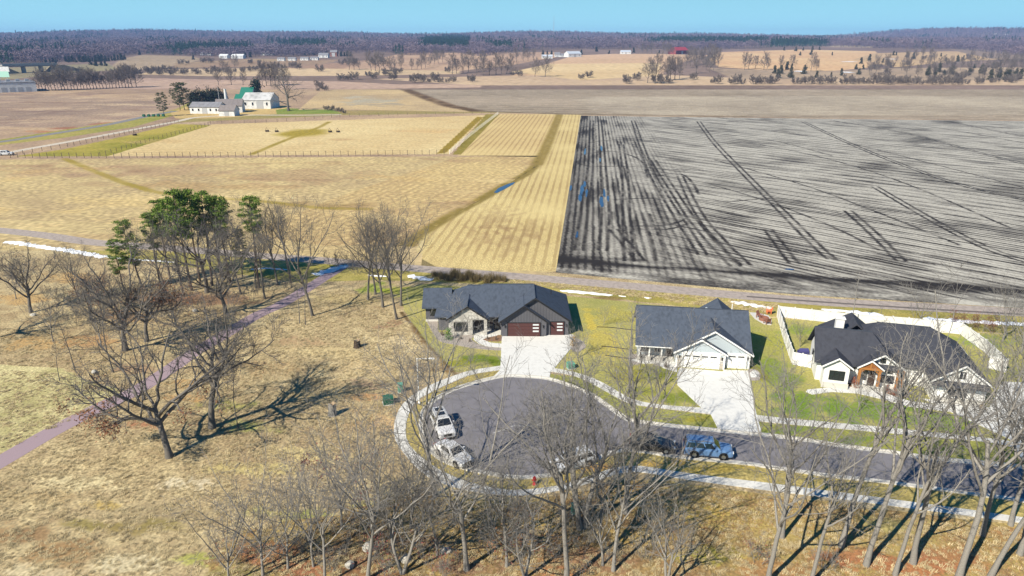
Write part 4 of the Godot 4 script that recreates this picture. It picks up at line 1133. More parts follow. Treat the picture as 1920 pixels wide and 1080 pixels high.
func build_white_house() -> void:
	var ang := deg_to_rad(15.9)
	var t := thing("house", "white farmhouse with black shingle roof and timber porch inside white fence", "house", Vector3(38.94, 0, -75.06), -ang)
	var w := Shape.new()
	gable_block_x(w, -1.3, 4.6, -7.9, -1.9, 2.7, 5.5)
	obj("wall", w, M.white_wall, t)
	w = Shape.new()
	w.box(Vector3(2.0, 0, -12.8), Vector3(16.6, 2.5, -3.8))
	obj("wall", w, M.white_wall, t)
	w = Shape.new()
	gable_block(w, -0.75, 2.1, -2.5, 0.0, 2.75, 3.9)
	obj("wall", w, M.white_wall, t)
	w = Shape.new()
	gable_block(w, 3.95, 7.95, -5.0, -1.75, 2.85, 4.3)
	obj("wall", w, M.white_wall, t)
	w = Shape.new()
	gable_block(w, 11.3, 16.8, -7.0, 0.0, 2.7, 4.75)
	obj("garage_wall", w, M.white_wall, t)
	w = Shape.new()
	w.box(Vector3(8.2, 0, -5.0), Vector3(11.3, 2.5, -3.4))
	obj("wall", w, M.white_wall, t)
	# roofs
	var r := Shape.new()
	roof_x(r, -1.75, 7.9, -8.4, -1.35, 2.75, 6.0, 0.0, 3.0)
	var rf := obj("roof", r, M.shingle_dark, t)
	ridge_cap(rf, Vector3(-1.7, 6.01, -4.875), Vector3(4.9, 6.01, -4.875), M.shingle_cap)
	r = Shape.new()
	roof_x(r, 1.5, 17.3, -13.4, -3.1, 2.55, 6.1, 4.6, 5.0)
	rf = obj("roof", r, M.shingle_dark, t)
	ridge_cap(rf, Vector3(6.1, 6.11, -8.25), Vector3(12.3, 6.11, -8.25), M.shingle_cap)
	r = Shape.new()
	roof_z(r, -1.1, 2.45, -4.5, 0.35, 2.95, 4.2)
	obj("roof", r, M.shingle_dark, t)
	r = Shape.new()
	roof_z(r, 3.5, 8.35, -6.5, -1.2, 2.95, 4.62)
	obj("roof", r, M.shingle_dark, t)
	r = Shape.new()
	roof_z(r, 3.0, 6.0, -4.5, -0.6, 2.85, 3.95)
	obj("roof", r, M.shingle_dark, t)
	r = Shape.new()
	roof_z(r, 10.85, 17.25, -8.5, 0.35, 2.65, 5.0)
	rf = obj("roof", r, M.shingle_dark, t)
	ridge_cap(rf, Vector3(14.05, 5.01, -6.0), Vector3(14.05, 5.01, 0.36), M.shingle_cap)
	r = Shape.new()
	r.slab([Vector3(10.9, 2.3, 0.75), Vector3(16.9, 2.3, 0.75), Vector3(16.9, 2.72, -0.02), Vector3(10.9, 2.72, -0.02)], Vector3(0, -0.12, 0))
	obj("pent_roof", r, M.shingle_dark, t)
	r = Shape.new()
	roof_z(r, 0.2, 7.4, -14.2, -8.0, 2.6, 5.7, 2.0)
	obj("roof", r, M.shingle_dark, t)
	rake(t, -1.12, 2.47, 2.95, 4.2, 0.42, M.white_trim, 0.2)
	rake(t, 3.48, 8.37, 2.95, 4.62, -1.13, M.white_trim, 0.2)
	rake(t, 2.98, 6.02, 2.85, 3.95, -0.53, M.white_trim, 0.2)
	rake(t, 10.83, 17.27, 2.65, 5.0, 0.42, M.white_trim, 0.22)
	battens(t, -0.75, 2.1, 2.75, 3.9, 2.6, 0.0, 0.5, M.white_trim)
	battens(t, 11.3, 16.8, 2.7, 4.75, 2.75, 0.0, 1.1, M.white_trim)
	# chimney box
	part_box("chimney", Vector3(1.1, 4.6, -8.0), Vector3(2.1, 6.4, -7.2), M.white_wall, t)
	part_box("chimney_cap", Vector3(1.0, 6.4, -8.1), Vector3(2.2, 6.5, -7.1), M.white_trim, t)
	# timber porch: posts, tie beam, king post and braces
	for x in [3.4, 5.6]:
		part_box("porch_post", Vector3(x - 0.15, 0.1, -1.0), Vector3(x + 0.15, 2.62, -0.7), M.timber, t)
		part_box("post_base", Vector3(x - 0.24, 0.1, -1.09), Vector3(x + 0.24, 0.55, -0.61), M.stone_b, t)
	part_box("porch_beam", Vector3(3.1, 2.62, -1.02), Vector3(5.9, 2.88, -0.68), M.timber, t)
	var g := Shape.new()
	g.slab([Vector3(3.25, 2.88, -0.8), Vector3(5.75, 2.88, -0.8), Vector3(4.5, 3.76, -0.8)], Vector3(0, 0, -0.1))
	obj("porch_gable", g, M.timber_b, t)
	part_box("king_post", Vector3(4.41, 2.88, -0.79), Vector3(4.59, 3.72, -0.68), M.timber, t)
	for e in [3.5, 5.5]:
		var b := Shape.new()
		b.tube(PackedVector3Array([Vector3(e, 2.15, -0.85), Vector3(e + (0.5 if e < 4 else -0.5), 2.65, -0.85)]), PackedFloat32Array([0.09, 0.09]), 4, true)
		obj("brace", b, M.timber, t)
	for x in [7.75, 8.3]:
		part_box("porch_post", Vector3(x - 0.13, 0.1, -1.5), Vector3(x + 0.13, 2.8, -1.24), M.timber, t)
	part_box("porch_floor", Vector3(2.9, 0, -1.9), Vector3(8.5, 0.1, -0.45), M.concrete, t)
	part_box("front_door", Vector3(4.6, 0.1, -1.745), Vector3(5.4, 2.2, -1.68), M.dark_wood, t)
	window(t, Vector3(4.25, 1.6, -1.74), 0.5, 1.6, 1, 3, M.black)
	window(t, Vector3(0.75, 1.75, 0.0), 1.75, 1.25, 3, 3, M.black)
	window(t, Vector3(2.7, 2.05, -1.89), 0.8, 0.55, 2, 2, M.black)
	window(t, Vector3(6.75, 2.3, -1.74), 1.0, 0.6, 2, 2, M.black)
	window(t, Vector3(6.7, 1.2, -1.74), 1.6, 1.0, 3, 2, M.black)
	window(t, Vector3(5.95, 3.6, -1.74), 0.6, 0.6, 2, 2, M.black)
	window(t, Vector3(14.0, 3.6, 0.0), 0.6, 0.9, 1, 1, M.black)
	window(t, Vector3(13.9, 1.45, 0.0), 1.9, 1.35, 4, 4, M.black)
	window(t, Vector3(-1.31, 1.9, -5.5), 0.9, 1.2, 2, 2, M.black, -PI / 2)
	part_box("stone_skirt", Vector3(-0.85, 0, 0.002), Vector3(2.2, 0.75, 0.1), M.stone_a, t)
	part_box("stone_skirt", Vector3(11.2, 0, 0.002), Vector3(16.9, 0.6, 0.1), M.stone_a, t)
	gutter(t, Vector3(17.35, 2.45, -12.0), Vector3(17.3, 2.45, -1.0), M.white_trim)

# ---------- cars ----------
func build_car(label: String, at: Vector2, heading: float, body: Dictionary, m: Material, group := "cars parked around the turning circle") -> Node3D:
	# heading: direction of travel in plan, degrees from +x towards -z; local x is forward
	var t := thing(body.name, label, "car", Vector3(at.x, 0.012, at.y), deg_to_rad(heading), group)
	var L: float = body.l
	var W: float = body.w / 2.0
	var s := Shape.new()
	# hull: stations along the length with half width, shoulder height and centre height
	var st: Array = body.hull
	var rings := []
	for q in st:
		var x: float = q[0] * L
		var hw: float = q[1] * W
		var y: float = q[2]
		var low: float = q[3]
		rings.append([Vector3(x, low, -hw * 0.9), Vector3(x, low + 0.16, -hw), Vector3(x, y - 0.2, -hw), Vector3(x, y - 0.05, -hw * 0.93), Vector3(x, y, -hw * 0.78), Vector3(x, y + 0.03, 0), Vector3(x, y, hw * 0.78), Vector3(x, y - 0.05, hw * 0.93), Vector3(x, y - 0.2, hw), Vector3(x, low + 0.16, hw), Vector3(x, low, hw * 0.9)])
	for i in rings.size() - 1:
		for k in 10:
			s.quad(rings[i][k], rings[i + 1][k], rings[i + 1][k + 1], rings[i][k + 1])
	for e in [0, rings.size() - 1]:
		for k in range(1, 10):
			if e == 0: s.tri(rings[e][0], rings[e][k], rings[e][k + 1])
			else: s.tri(rings[e][0], rings[e][k + 1], rings[e][k])
	obj("body", s, m, t)
	# cabin: belt outline up to the roof outline
	var c: Dictionary = body.cabin
	var b0 := Vector3(c.x0 * L, c.belt, W * 0.9)
	var b1 := Vector3(c.x1 * L, c.belt, W * 0.9)
	var r0 := Vector3(c.r0 * L, c.top, W * 0.7)
	var r1 := Vector3(c.r1 * L, c.top, W * 0.7)
	var f := Vector3(1, 1, -1)
	s = Shape.new()
	s.quad(b0, b1, r1, r0)
	s.quad(b1 * f, b0 * f, r0 * f, r1 * f)
	s.quad(b1, b1 * f, r1 * f, r1)
	s.quad(b0 * f, b0, r0, r0 * f)
	obj("pillars", s, m if body.get("painted_pillars", true) else M.black, t)
	s = Shape.new()
	var up := Vector3(0, 0.05, 0)
	var ins := Vector3(0.12, 0, 0)
	var zin := Vector3(0, 0, -0.14)
	s.slab([r0, r1, r1 * f, r0 * f], Vector3(0, -0.04, 0))
	s.slab([r0 + up + ins + zin, r1 + up - ins + zin, (r1 + up - ins + zin) * f, (r0 + up + ins + zin) * f], Vector3(0, -0.05, 0))
	var roof := obj("roof_panel", s, m, t)
	if body.get("sunroof", false):
		for e in [[0.12, 0.4], [0.5, 0.78]]:
			s = Shape.new()
			var xa := lerpf(r0.x, r1.x, e[0])
			var xb := lerpf(r0.x, r1.x, e[1])
			s.box(Vector3(xa, c.top + 0.045, -W * 0.45), Vector3(xb, c.top + 0.062, W * 0.45))
			obj("sunroof", s, M.car_glass, roof)
	if body.get("rails", false):
		for z in [-1.0, 1.0]:
			s = Shape.new()
			s.tube(PackedVector3Array([Vector3(r0.x + 0.1, c.top + 0.02, z * W * 0.64), Vector3(r0.x + 0.25, c.top + 0.11, z * W * 0.64), Vector3(r1.x - 0.25, c.top + 0.11, z * W * 0.64), Vector3(r1.x - 0.1, c.top + 0.02, z * W * 0.64)]), PackedFloat32Array([0.025, 0.025, 0.025, 0.025]), 5, true)
			obj("roof_rail", s, M.chrome, roof)
	# glass: side panes between pillars, windscreen, rear window
	for z in [1.0, -1.0]:
		var fl := Vector3(1, 1, z)
		var cuts: Array = c.cuts
		for i in cuts.size() - 1:
			s = Shape.new()
			var ga: float = cuts[i] + 0.018
			var gb: float = cuts[i + 1] - 0.018
			var q := [b0.lerp(b1, ga).lerp(r0.lerp(r1, ga), 0.1), b0.lerp(b1, gb).lerp(r0.lerp(r1, gb), 0.1), b0.lerp(b1, gb).lerp(r0.lerp(r1, gb), 0.86), b0.lerp(b1, ga).lerp(r0.lerp(r1, ga), 0.86)]
			var k := []
			for p: Vector3 in q:
				k.append((p + Vector3(0, 0.004, 0.012)) * fl)
			if z < 0: k.reverse()
			s.slab(k, Vector3(0, 0, -0.008 * z))
			obj("side_window", s, M.car_glass, t)
	for e in [[b1, r1, 0.014, "windscreen"], [b0, r0, -0.014, "rear_window"]]:
		s = Shape.new()
		var lo: Vector3 = (e[0] as Vector3).lerp(e[1], 0.1)
		var hi: Vector3 = (e[0] as Vector3).lerp(e[1], 0.9)
		var zn := Vector3(1, 1, 0.88)
		var o := Vector3(e[2], 0.008, 0)
		var k := [lo * zn + o, lo * zn * f + o, hi * zn * f + o, hi * zn + o]
		if e[2] < 0: k.reverse()
		s.slab(k, Vector3(-signf(e[2]) * 0.008, 0, 0))
		obj(e[3], s, M.car_glass, t)
	# wheels
	for x in body.axles:
		for z in [1.0, -1.0]:
			var hub := Vector3(x * L, body.r, z * (W - 0.1))
			var arch := Shape.new()
			arch.tube(PackedVector3Array([hub + Vector3(0, 0.03, -0.16 * z), hub + Vector3(0, 0.03, 0.11 * z)]), PackedFloat32Array([body.r + 0.1, body.r + 0.1]), 18, true)
			obj("wheel_arch", arch, M.black, t)
			var w := Shape.new()
			w.tube(PackedVector3Array([hub + Vector3(0, 0, -0.12 * z), hub + Vector3(0, 0, 0.1 * z), hub + Vector3(0, 0, 0.125 * z)]), PackedFloat32Array([body.r, body.r, body.r - 0.05]), 18, true)
			var wh := obj("wheel", w, M.tyre, t)
			var rim := Shape.new()
			rim.tube(PackedVector3Array([hub + Vector3(0, 0, 0.1 * z), hub + Vector3(0, 0, 0.135 * z)]), PackedFloat32Array([body.r * 0.66, body.r * 0.6]), 12, true)
			obj("rim", rim, M.chrome, wh)
	# lamps, mirrors, grille, plates
	var front: float = st[-1][0] * L
	var rear: float = st[0][0] * L
	for z in [1.0, -1.0]:
		part_box("headlight", Vector3(front - 0.16, body.lamp, z * W * 0.5), Vector3(front + 0.012, body.lamp + 0.14, z * W * 0.84), M.lamp_glass, t)
		part_box("tail_light", Vector3(rear - 0.012, body.lamp + 0.08, z * W * 0.6), Vector3(rear + 0.1, body.lamp + 0.36, z * W * 0.88), M.tail_lamp, t)
		part_box("mirror", Vector3(c.x1 * L - 0.62, c.belt + 0.0, z * (W - 0.02)), Vector3(c.x1 * L - 0.42, c.belt + 0.17, z * (W + 0.17)), m, t)
	part_box("grille", Vector3(front - 0.02, body.lamp - 0.16, -W * 0.46), Vector3(front + 0.015, body.lamp + 0.12, W * 0.46), M.black, t)
	part_box("bumper", Vector3(front - 0.08, 0.26, -W * 0.8), Vector3(front + 0.05, 0.42, W * 0.8), M.dark_plastic, t)
	part_box("bumper", Vector3(rear - 0.05, 0.3, -W * 0.8), Vector3(rear + 0.08, 0.5, W * 0.8), M.dark_plastic, t)
	return t

func build_cars() -> void:
	var suv := {name = "parked_car", l = 4.9, w = 1.96, r = 0.37, lamp = 0.72, axles = [-0.29, 0.3], rails = true, sunroof = false,
		hull = [[-0.5, 0.9, 0.95, 0.36], [-0.485, 0.98, 1.1, 0.26], [-0.3, 1.0, 1.12, 0.24], [0.18, 1.0, 1.1, 0.24], [0.24, 1.0, 1.06, 0.24], [0.44, 0.97, 0.98, 0.26], [0.485, 0.9, 0.88, 0.3], [0.5, 0.82, 0.7, 0.36]],
		cabin = {x0 = -0.49, x1 = 0.24, r0 = -0.45, r1 = 0.09, belt = 1.08, top = 1.72, cuts = [0.03, 0.31, 0.6, 0.9]}}
	var suv2: Dictionary = suv.duplicate(true)
	suv2.l = 4.75; suv2.sunroof = true
	var sedan := {name = "parked_car", l = 4.7, w = 1.84, r = 0.33, lamp = 0.62, axles = [-0.29, 0.31],
		hull = [[-0.5, 0.85, 0.8, 0.34], [-0.48, 0.95, 0.96, 0.24], [-0.3, 1.0, 1.0, 0.22], [0.15, 1.0, 0.96, 0.22], [0.22, 1.0, 0.92, 0.22], [0.43, 0.96, 0.8, 0.24], [0.485, 0.88, 0.7, 0.28], [0.5, 0.78, 0.6, 0.32]],
		cabin = {x0 = -0.38, x1 = 0.2, r0 = -0.22, r1 = 0.03, belt = 0.96, top = 1.43, cuts = [0.2, 0.5, 0.86]}}
	var hatch: Dictionary = sedan.duplicate(true)
	hatch.l = 4.5; hatch.cabin = {x0 = -0.49, x1 = 0.22, r0 = -0.4, r1 = 0.06, belt = 0.96, top = 1.52, cuts = [0.06, 0.32, 0.6, 0.9]}
	build_car("pale blue-silver SUV parked at the near kerb of the street", Vector2(20.18, -60.61), -9.0, suv, M.paint_blue)
	build_car("white SUV with twin sunroof panels at left of turning circle", Vector2(-7.61, -65.26), 290.0, suv2, M.paint_white)
	build_car("white sedan parked behind white SUV, lower left of turning circle", Vector2(-5.95, -59.84), 312.0, sedan, M.paint_white)
	build_car("silver-white hatchback with dark bonnet, parked behind the red hydrant", Vector2(6.11, -58.53), 208.0, hatch, M.paint_silver)
	build_car("black sedan parked just behind the pale blue SUV", Vector2(14.65, -61.69), -12.0, sedan, M.paint_black)
	build_car("pale pickup-sized car on the farm drive at far left edge", Vector2(-190.97, -259.62), 12.0, suv, M.paint_silver, "")

# ---------- trees ----------
class Grower:
	var r := RandomNumberGenerator.new()
	var wood: Shape
	var twigs: Shape
	var tips := PackedVector3Array()
	var low := PackedVector3Array()
	var depth := 4
	var kids := [12, 7, 6, 3]
	var wobble := [0.08, 0.2, 0.28, 0.35, 0.4]
	var lift := [0.05, 0.1, 0.08, 0.06, 0.05]
	var angle := [56.0, 50.0, 46.0, 42.0]
	var ratio := [0.5, 0.5, 0.5, 0.55]
	var start := [0.4, 0.25, 0.2, 0.15]
	var thinnest := 0.012
	var segs := [9, 6, 4, 2, 1]
	var sides := [9, 6, 4, 3, 3]
	var crown := 1.0
	var tip0 := 0.25
	var share := 0.5
	func limb(at: Vector3, dir: Vector3, length: float, rad: float, level: int) -> void:
		var count: int = segs[level]
		var p := PackedVector3Array([at])
		var q := PackedFloat32Array([rad])
		var d := dir
		var dirs := PackedVector3Array([dir])
		var tip := tip0 if level == 0 else 0.3
		var wob: float = wobble[level]
		var up: float = lift[level]
		for i in count:
			d = (d + Vector3(r.randf_range(-wob, wob), r.randf_range(-wob, wob) * 0.6 + up, r.randf_range(-wob, wob))).normalized()
			at += d * (length / count)
			p.append(at)
			q.append(maxf(rad * lerpf(1.0, tip, float(i + 1) / count), thinnest * 0.7))
			dirs.append(d)
		if level == 0:
			q[0] = rad * 1.35
		(wood if level < 2 else twigs).tube(p, q, sides[level])
		if level == 2:
			low.append(p[count])
		if level >= depth:
			tips.append(at)
			return
		var n: int = kids[level]
		if level > 0:
			n = maxi(2, int(n * r.randf_range(0.75, 1.25)))
		var turn := r.randf() * TAU
		for k in n:
			var t: float = lerpf(start[level], 1.0, (k + r.randf() * 0.8) / n)
			t = minf(t, 0.995)
			var f := t * count
			var i := int(f)
			var o := p[i].lerp(p[i + 1], f - i)
			var along := dirs[i + 1]
			turn += 2.4 + r.randf_range(-0.5, 0.5)
			var side := along.cross(Vector3(0.2, 0.9, 0.3) if absf(along.y) < 0.8 else Vector3.RIGHT).normalized().rotated(along, turn)
			var a := deg_to_rad(angle[level] * r.randf_range(0.7, 1.25)) * (1.1 - 0.35 * t)
			var kd := (along * cos(a) + side * sin(a)).normalized()
			var kl: float = length * ratio[level] * r.randf_range(0.7, 1.15) * (1.15 - 0.55 * t) * (crown if level == 0 else 1.0)
			var kr := maxf(q[i] * r.randf_range(0.42, 0.62), thinnest)
			if level == 0:
				kr = clampf(q[i] * r.randf_range(0.5, 0.95), rad * 0.2, rad * share) if tip0 > 0.4 else minf(kr, rad * 0.5)
			limb(o, kd, kl, kr, level + 1)

func leaf_faces(s: Shape, at: Vector3, count: int, spread: float, size: float, r: RandomNumberGenerator, flat := 1.0) -> void:
	for i in count:
		var o := at + Vector3(r.randfn(0, spread), r.randfn(0, spread * flat), r.randfn(0, spread))
		var a := Vector3(r.randf_range(-1, 1), r.randf_range(-1, 1), r.randf_range(-1, 1)).normalized()
		var b := a.cross(Vector3(r.randf_range(-1, 1), r.randf_range(-1, 1), r.randf_range(-1, 1))).normalized()
		var z := size * r.randf_range(0.6, 1.3)
		s.tri(o - a * z * 0.5, o + b * z * 0.4, o + a * z * 0.6)

func bare_tree(p: Dictionary) -> Array:
	# p: h height, r trunk radius, bole clear share, crown width factor, lean, stems, seed, levels; returns meshes [trunk, crown, leaves or null]
	var g := Grower.new()
	g.r.seed = p.seed
	g.wood = Shape.new()
	g.twigs = Shape.new()
	g.crown = p.get("crown", 1.0)
	g.start[0] = p.get("bole", 0.4)
	g.kids = p.get("kids", [13, 7, 6, 3])
	g.depth = p.get("depth", 4)
	g.thinnest = p.get("thin", 0.012)
	if p.get("oak", false):
		g.wobble = [0.14, 0.34, 0.4, 0.45, 0.45]
		g.lift = [0.03, 0.06, 0.05, 0.03, 0.03]
		g.angle = [68.0, 52.0, 48.0, 45.0]
		g.ratio = [0.62, 0.5, 0.5, 0.55]
	var tall := 1.0
	if p.has("fork"):
		# the bole ends low and divides into heavy ascending limbs
		tall = p.fork
		g.tip0 = 0.62
		g.share = 0.58 if p.get("oak", false) else 0.5
		g.start[0] = p.get("bole", 0.55)
		g.ratio[0] = (1.0 - tall) / tall * p.get("reach", 1.45)
		g.angle[0] = p.get("open", 46.0)
		g.segs = [6, 8, 5, 2, 1]
		g.start[1] = 0.22
	var lean: Vector3 = p.get("lean", Vector3.ZERO)
	var stems: int = p.get("stems", 1)
	for i in stems:
		var d := (Vector3.UP + lean).normalized()
		if stems > 1:
			var a := TAU * i / stems + g.r.randf()
			d = (d + Vector3(cos(a), 0, sin(a)) * p.get("splay", 0.22)).normalized()
		g.limb(Vector3(0, -0.15, 0) + Vector3(d.x, 0, d.z) * 0.3 * (stems - 1), d, p.h * tall * g.r.randf_range(0.93, 1.0) * (1.0 if i == 0 else g.r.randf_range(0.8, 1.0)), p.r * (1.0 if stems == 1 else 0.75), 0)
	var leaves = null
	if p.get("leaves", 0) > 0:
		var s := Shape.new()
		for i in p.leaves:
			var at := g.low[g.r.randi() % g.low.size()]
			if at.y > p.h * p.get("leaf_top", 0.55):
				continue
			leaf_faces(s, at, 10, 0.42, 0.24, g.r)
		if s.v.size() > 0:
			leaves = s.mesh()
	return [g.wood.mesh(), g.twigs.mesh(), leaves]

func plant_tree(called: String, label: String, meshes: Array, at: Vector3, turn: float, scale: float, bark: Material, twig: Material, leaf: Material = null, group := "", category := "tree") -> Node3D:
	var t := thing(called, label, category, at, turn, group)
	var k := Vector3.ONE * scale
	var a := obj("trunk", meshes[0], bark, t)
	a.scale = k
	a = obj("crown", meshes[1], twig, t)
	a.scale = k
	if meshes.size() > 2 and meshes[2] != null:
		a = obj("dead_leaves", meshes[2], leaf if leaf else M.oak_leaf, t)
		a.scale = k
	return t

func pine_meshes(which: int, h: float, bole: float, wide: float, lean := Vector3.ZERO) -> Array:
	var r := RandomNumberGenerator.new()
	r.seed = which
	var wood := Shape.new()
	var leaf := Shape.new()
	var p := PackedVector3Array()
	var q := PackedFloat32Array()
	for i in 9:
		var t := i / 8.0
		p.append(Vector3(lean.x * t * h + r.randf_range(-0.08, 0.08), t * h - 0.15, lean.z * t * h + r.randf_range(-0.08, 0.08)))
		q.append(lerpf(h * 0.014, 0.03, t))
	wood.tube(p, q, 7)
	var levels := int(h * (1.0 - bole) / 0.55)
	for k in levels:
		var t := lerpf(bole, 0.99, float(k) / levels)
		var c := p[mini(int(t * 8), 7)].lerp(p[mini(int(t * 8) + 1, 8)], fmod(t * 8, 1.0))
		var reach := wide * (0.35 + 0.75 * sin(PI * clampf((t - bole) / (1.0 - bole) * 0.8 + 0.16, 0, 1)))
		for j in 3 + r.randi() % 2:
			var a := r.randf() * TAU
			var l := reach * r.randf_range(0.5, 1.1)
			var e := c + Vector3(cos(a) * l, l * r.randf_range(0.05, 0.4), sin(a) * l)
			wood.tube(PackedVector3Array([c, c.lerp(e, 0.5) + Vector3(0, -0.05, 0), e]), PackedFloat32Array([0.05, 0.035, 0.015]), 4)
			leaf_faces(leaf, e, 56, 0.3, 0.36, r, 0.5)
			leaf_faces(leaf, c.lerp(e, 0.62), 34, 0.3, 0.34, r, 0.5)
	return [wood.mesh(), leaf.mesh()]

func cedar_meshes(which: int, h: float, wide: float, faces: int, size: float) -> Array:
	# a dense evergreen, broad at the foot, with an uneven outline
	var r := RandomNumberGenerator.new()
	r.seed = which
	var wood := Shape.new()
	wood.tube(PackedVector3Array([Vector3(0, -0.2, 0), Vector3(0, h * 0.5, 0), Vector3(0, h * 0.96, 0)]), PackedFloat32Array([h * 0.03, h * 0.018, 0.02]), 6)
	var leaf := Shape.new()
	var lumps := []
	for i in 26:
		var t := pow(r.randf(), 1.3)
		var a := r.randf() * TAU
		var rad := wide * (1.0 - t * 0.92) * r.randf_range(0.35, 0.9)
		lumps.append(Vector3(cos(a) * rad, h * (0.08 + t * 0.88), sin(a) * rad))
	for l: Vector3 in lumps:
		leaf_faces(leaf, l, faces / 26, wide * 0.2, size, r, 1.2)
	return [wood.mesh(), leaf.mesh()]

func far_tree_mesh(which: int, h: float, wide: float) -> Array:
	return bare_tree({h = h, r = h * 0.02, seed = which, bole = 0.2, crown = wide, kids = [18, 9, 7], depth = 3, thin = 0.06})

func build_trees() -> void:
	var forest := []
	for i in 7:
		forest.append(bare_tree({h = 19.0, r = 0.225, fork = [0.56, 0.62, 0.5, 0.66, 0.54, 0.48, 0.6][i], bole = [0.6, 0.62, 0.5, 0.66, 0.55, 0.5, 0.6][i], open = [42.0, 34.0, 48.0, 32.0, 44.0, 50.0, 38.0][i], seed = 100 + i, reach = 1.75, kids = [7, 9, 7, 4], thin = 0.012, lean = Vector3([0.02, 0.06, -0.04, 0.1, 0.0, 0.05, -0.02][i], 0, [0.0, 0.03, 0.02, -0.02, 0.04, 0.0, -0.03][i])}))
	var airy := []
	for i in 5:
		airy.append(bare_tree({h = 19.0, r = 0.205, fork = [0.64, 0.58, 0.7, 0.55, 0.62][i], bole = 0.62, open = [34.0, 42.0, 30.0, 46.0, 36.0][i], seed = 120 + i, reach = 1.8, kids = [6, 7, 5, 3], thin = 0.014, lean = Vector3([0.05, 0.0, 0.09, -0.04, 0.06][i], 0, [0.0, 0.03, -0.03, 0.02, 0.0][i])}))
	var clump := []
	for i in 3:
		clump.append(bare_tree({h = 16.0, r = 0.3, stems = 2 + i % 2, splay = 0.24, fork = 0.5, bole = 0.5, open = 42.0, seed = 140 + i, reach = 1.7, kids = [5, 9, 7, 4], thin = 0.012}))
	var oak := []
	for i in 4:
		oak.append(bare_tree({h = 12.0, r = 0.29, oak = true, fork = [0.42, 0.5, 0.4, 0.45][i], bole = [0.55, 0.66, 0.5, 0.55][i], reach = 1.7, open = 60.0, seed = 160 + i, kids = [8, 9, 7, 5], thin = 0.014, leaves = [700, 60, 0, 260][i], leaf_top = [0.5, 0.45, 0.5, 0.7][i], lean = Vector3([-0.03, 0.02, -0.05, 0.05][i], 0, [0.03, 0.0, 0.0, 0.03][i])}))
	var young := []
	for i in 5:
		young.append(bare_tree({h = 9.0, r = 0.11, fork = 0.4, bole = 0.4, open = [40.0, 32.0, 46.0, 40.0, 36.0][i], seed = 180 + i, reach = 1.7, kids = [7, 7, 5, 2], leaves = [0, 0, 0, 130, 0][i], leaf_top = 0.7, lean = Vector3([0.03, -0.05, 0.02, 0.0, 0.08][i], 0, 0.02)}))
	var thin := []
	for i in 3:
		thin.append(bare_tree({h = 11.0, r = 0.1, bole = 0.5, crown = 0.45, seed = 200 + i, kids = [9, 6, 4, 2], lean = Vector3([-0.06, 0.02, 0.05][i], 0, 0)}))
	var grp := "bare trees of the near wood edge"
	# nearest row, lower right: [base, height, prototype, turn, label]
	for e in [
		[Vector2(27.71, -46.8), 20.0, airy[2], 0.3, "straight slim grey tree, leftmost of the tall lower-right row"],
		[Vector2(28.8, -44.62), 20.0, airy[0], 0.0, "tall tree with pale foot on orange leaves, right of slimmest trunk"],
		[Vector2(30.58, -43.55), 16.0, airy[4], 1.2, "mid-height tree between two trunks on the orange leaf litter"],
		[Vector2(32.75, -44.86), 21.0, airy[1], 4.0, "tall forked tree reaching up across the white house front"],
		[Vector2(35.07, -42.75), 23.0, airy[3], 0.2, "thickest trunk in the lower right corner"],
		[Vector2(38.01, -43.32), 18.0, airy[2], 5.5, "pale leaning trunk beside the thickest lower-right trunk"],
		[Vector2(42.15, -45.85), 19.0, airy[1], 2.2, "bare tree at the right edge below the footpath"],
		[Vector2(23.18, -47.92), 18.0, airy[3], 2.6, "bare tree below the footpath, left of the slim straight tree"],
		[Vector2(20.16, -42.75), 17.0, forest[4], 3.3, "dark limbed tree at bottom, left of the orange leaf litter"],
		[Vector2(43.91, -49.51), 16.0, forest[1], 1.0, "twiggy tree close below the footpath at right edge"],
		[Vector2(40.57, -48.19), 16.5, forest[4], 2.0, "dense twiggy tree between the thick trunk and right edge"],
		[Vector2(41.45, -43.15), 19.0, forest[2], 4.0, "tree whose limbs reach in from the lower right corner"],
		[Vector2(23.45, -42.58), 15.0, airy[4], 1.0, "tree rising from bottom edge left of the slim straight tree"],
		[Vector2(10.22, -51.17), 18.0, forest[0], 0.9, "bare tree beside the bend of the near footpath"],
		[Vector2(-3.66, -44.14), 18.0, forest[5], 1.9, "spreading bare tree at bottom, in front of the turning circle"],
		[Vector2(-7.2, -53.64), 17.0, forest[2], 5.0, "dark bare tree at lower left rim of the turning circle"],
		[Vector2(-0.43, -44.5), 11.0, forest[4], 0.7, "wide crowned tree right of the spreading bottom tree"],
		[Vector2(-6.2, -45.85), 9.0, forest[0], 4.1, "crooked grey tree left of the spreading bottom tree"],
		[Vector2(-11.42, -43.15), 14.0, forest[2], 2.3, "bare tree at bottom edge left of the pale boulder"],
		[Vector2(-14.66, -42.58), 10.5, forest[4], 5.1, "bare tree at bottom edge below the red-leaved tree"],
		[Vector2(8.16, -44.02), 13.0, forest[2], 3.7, "wide pale tree between bottom centre and the footpath bend"],
		[Vector2(4.28, -42.64), 18.0, forest[6], 3.0, "pale twiggy tree at bottom centre"],
		]:
		plant_tree("bare_tree", e[4], e[2], Vector3(e[0].x, 0, e[0].y), e[3], e[1] / 19.0, M.bark_pale, M.twig_pale, null, grp)
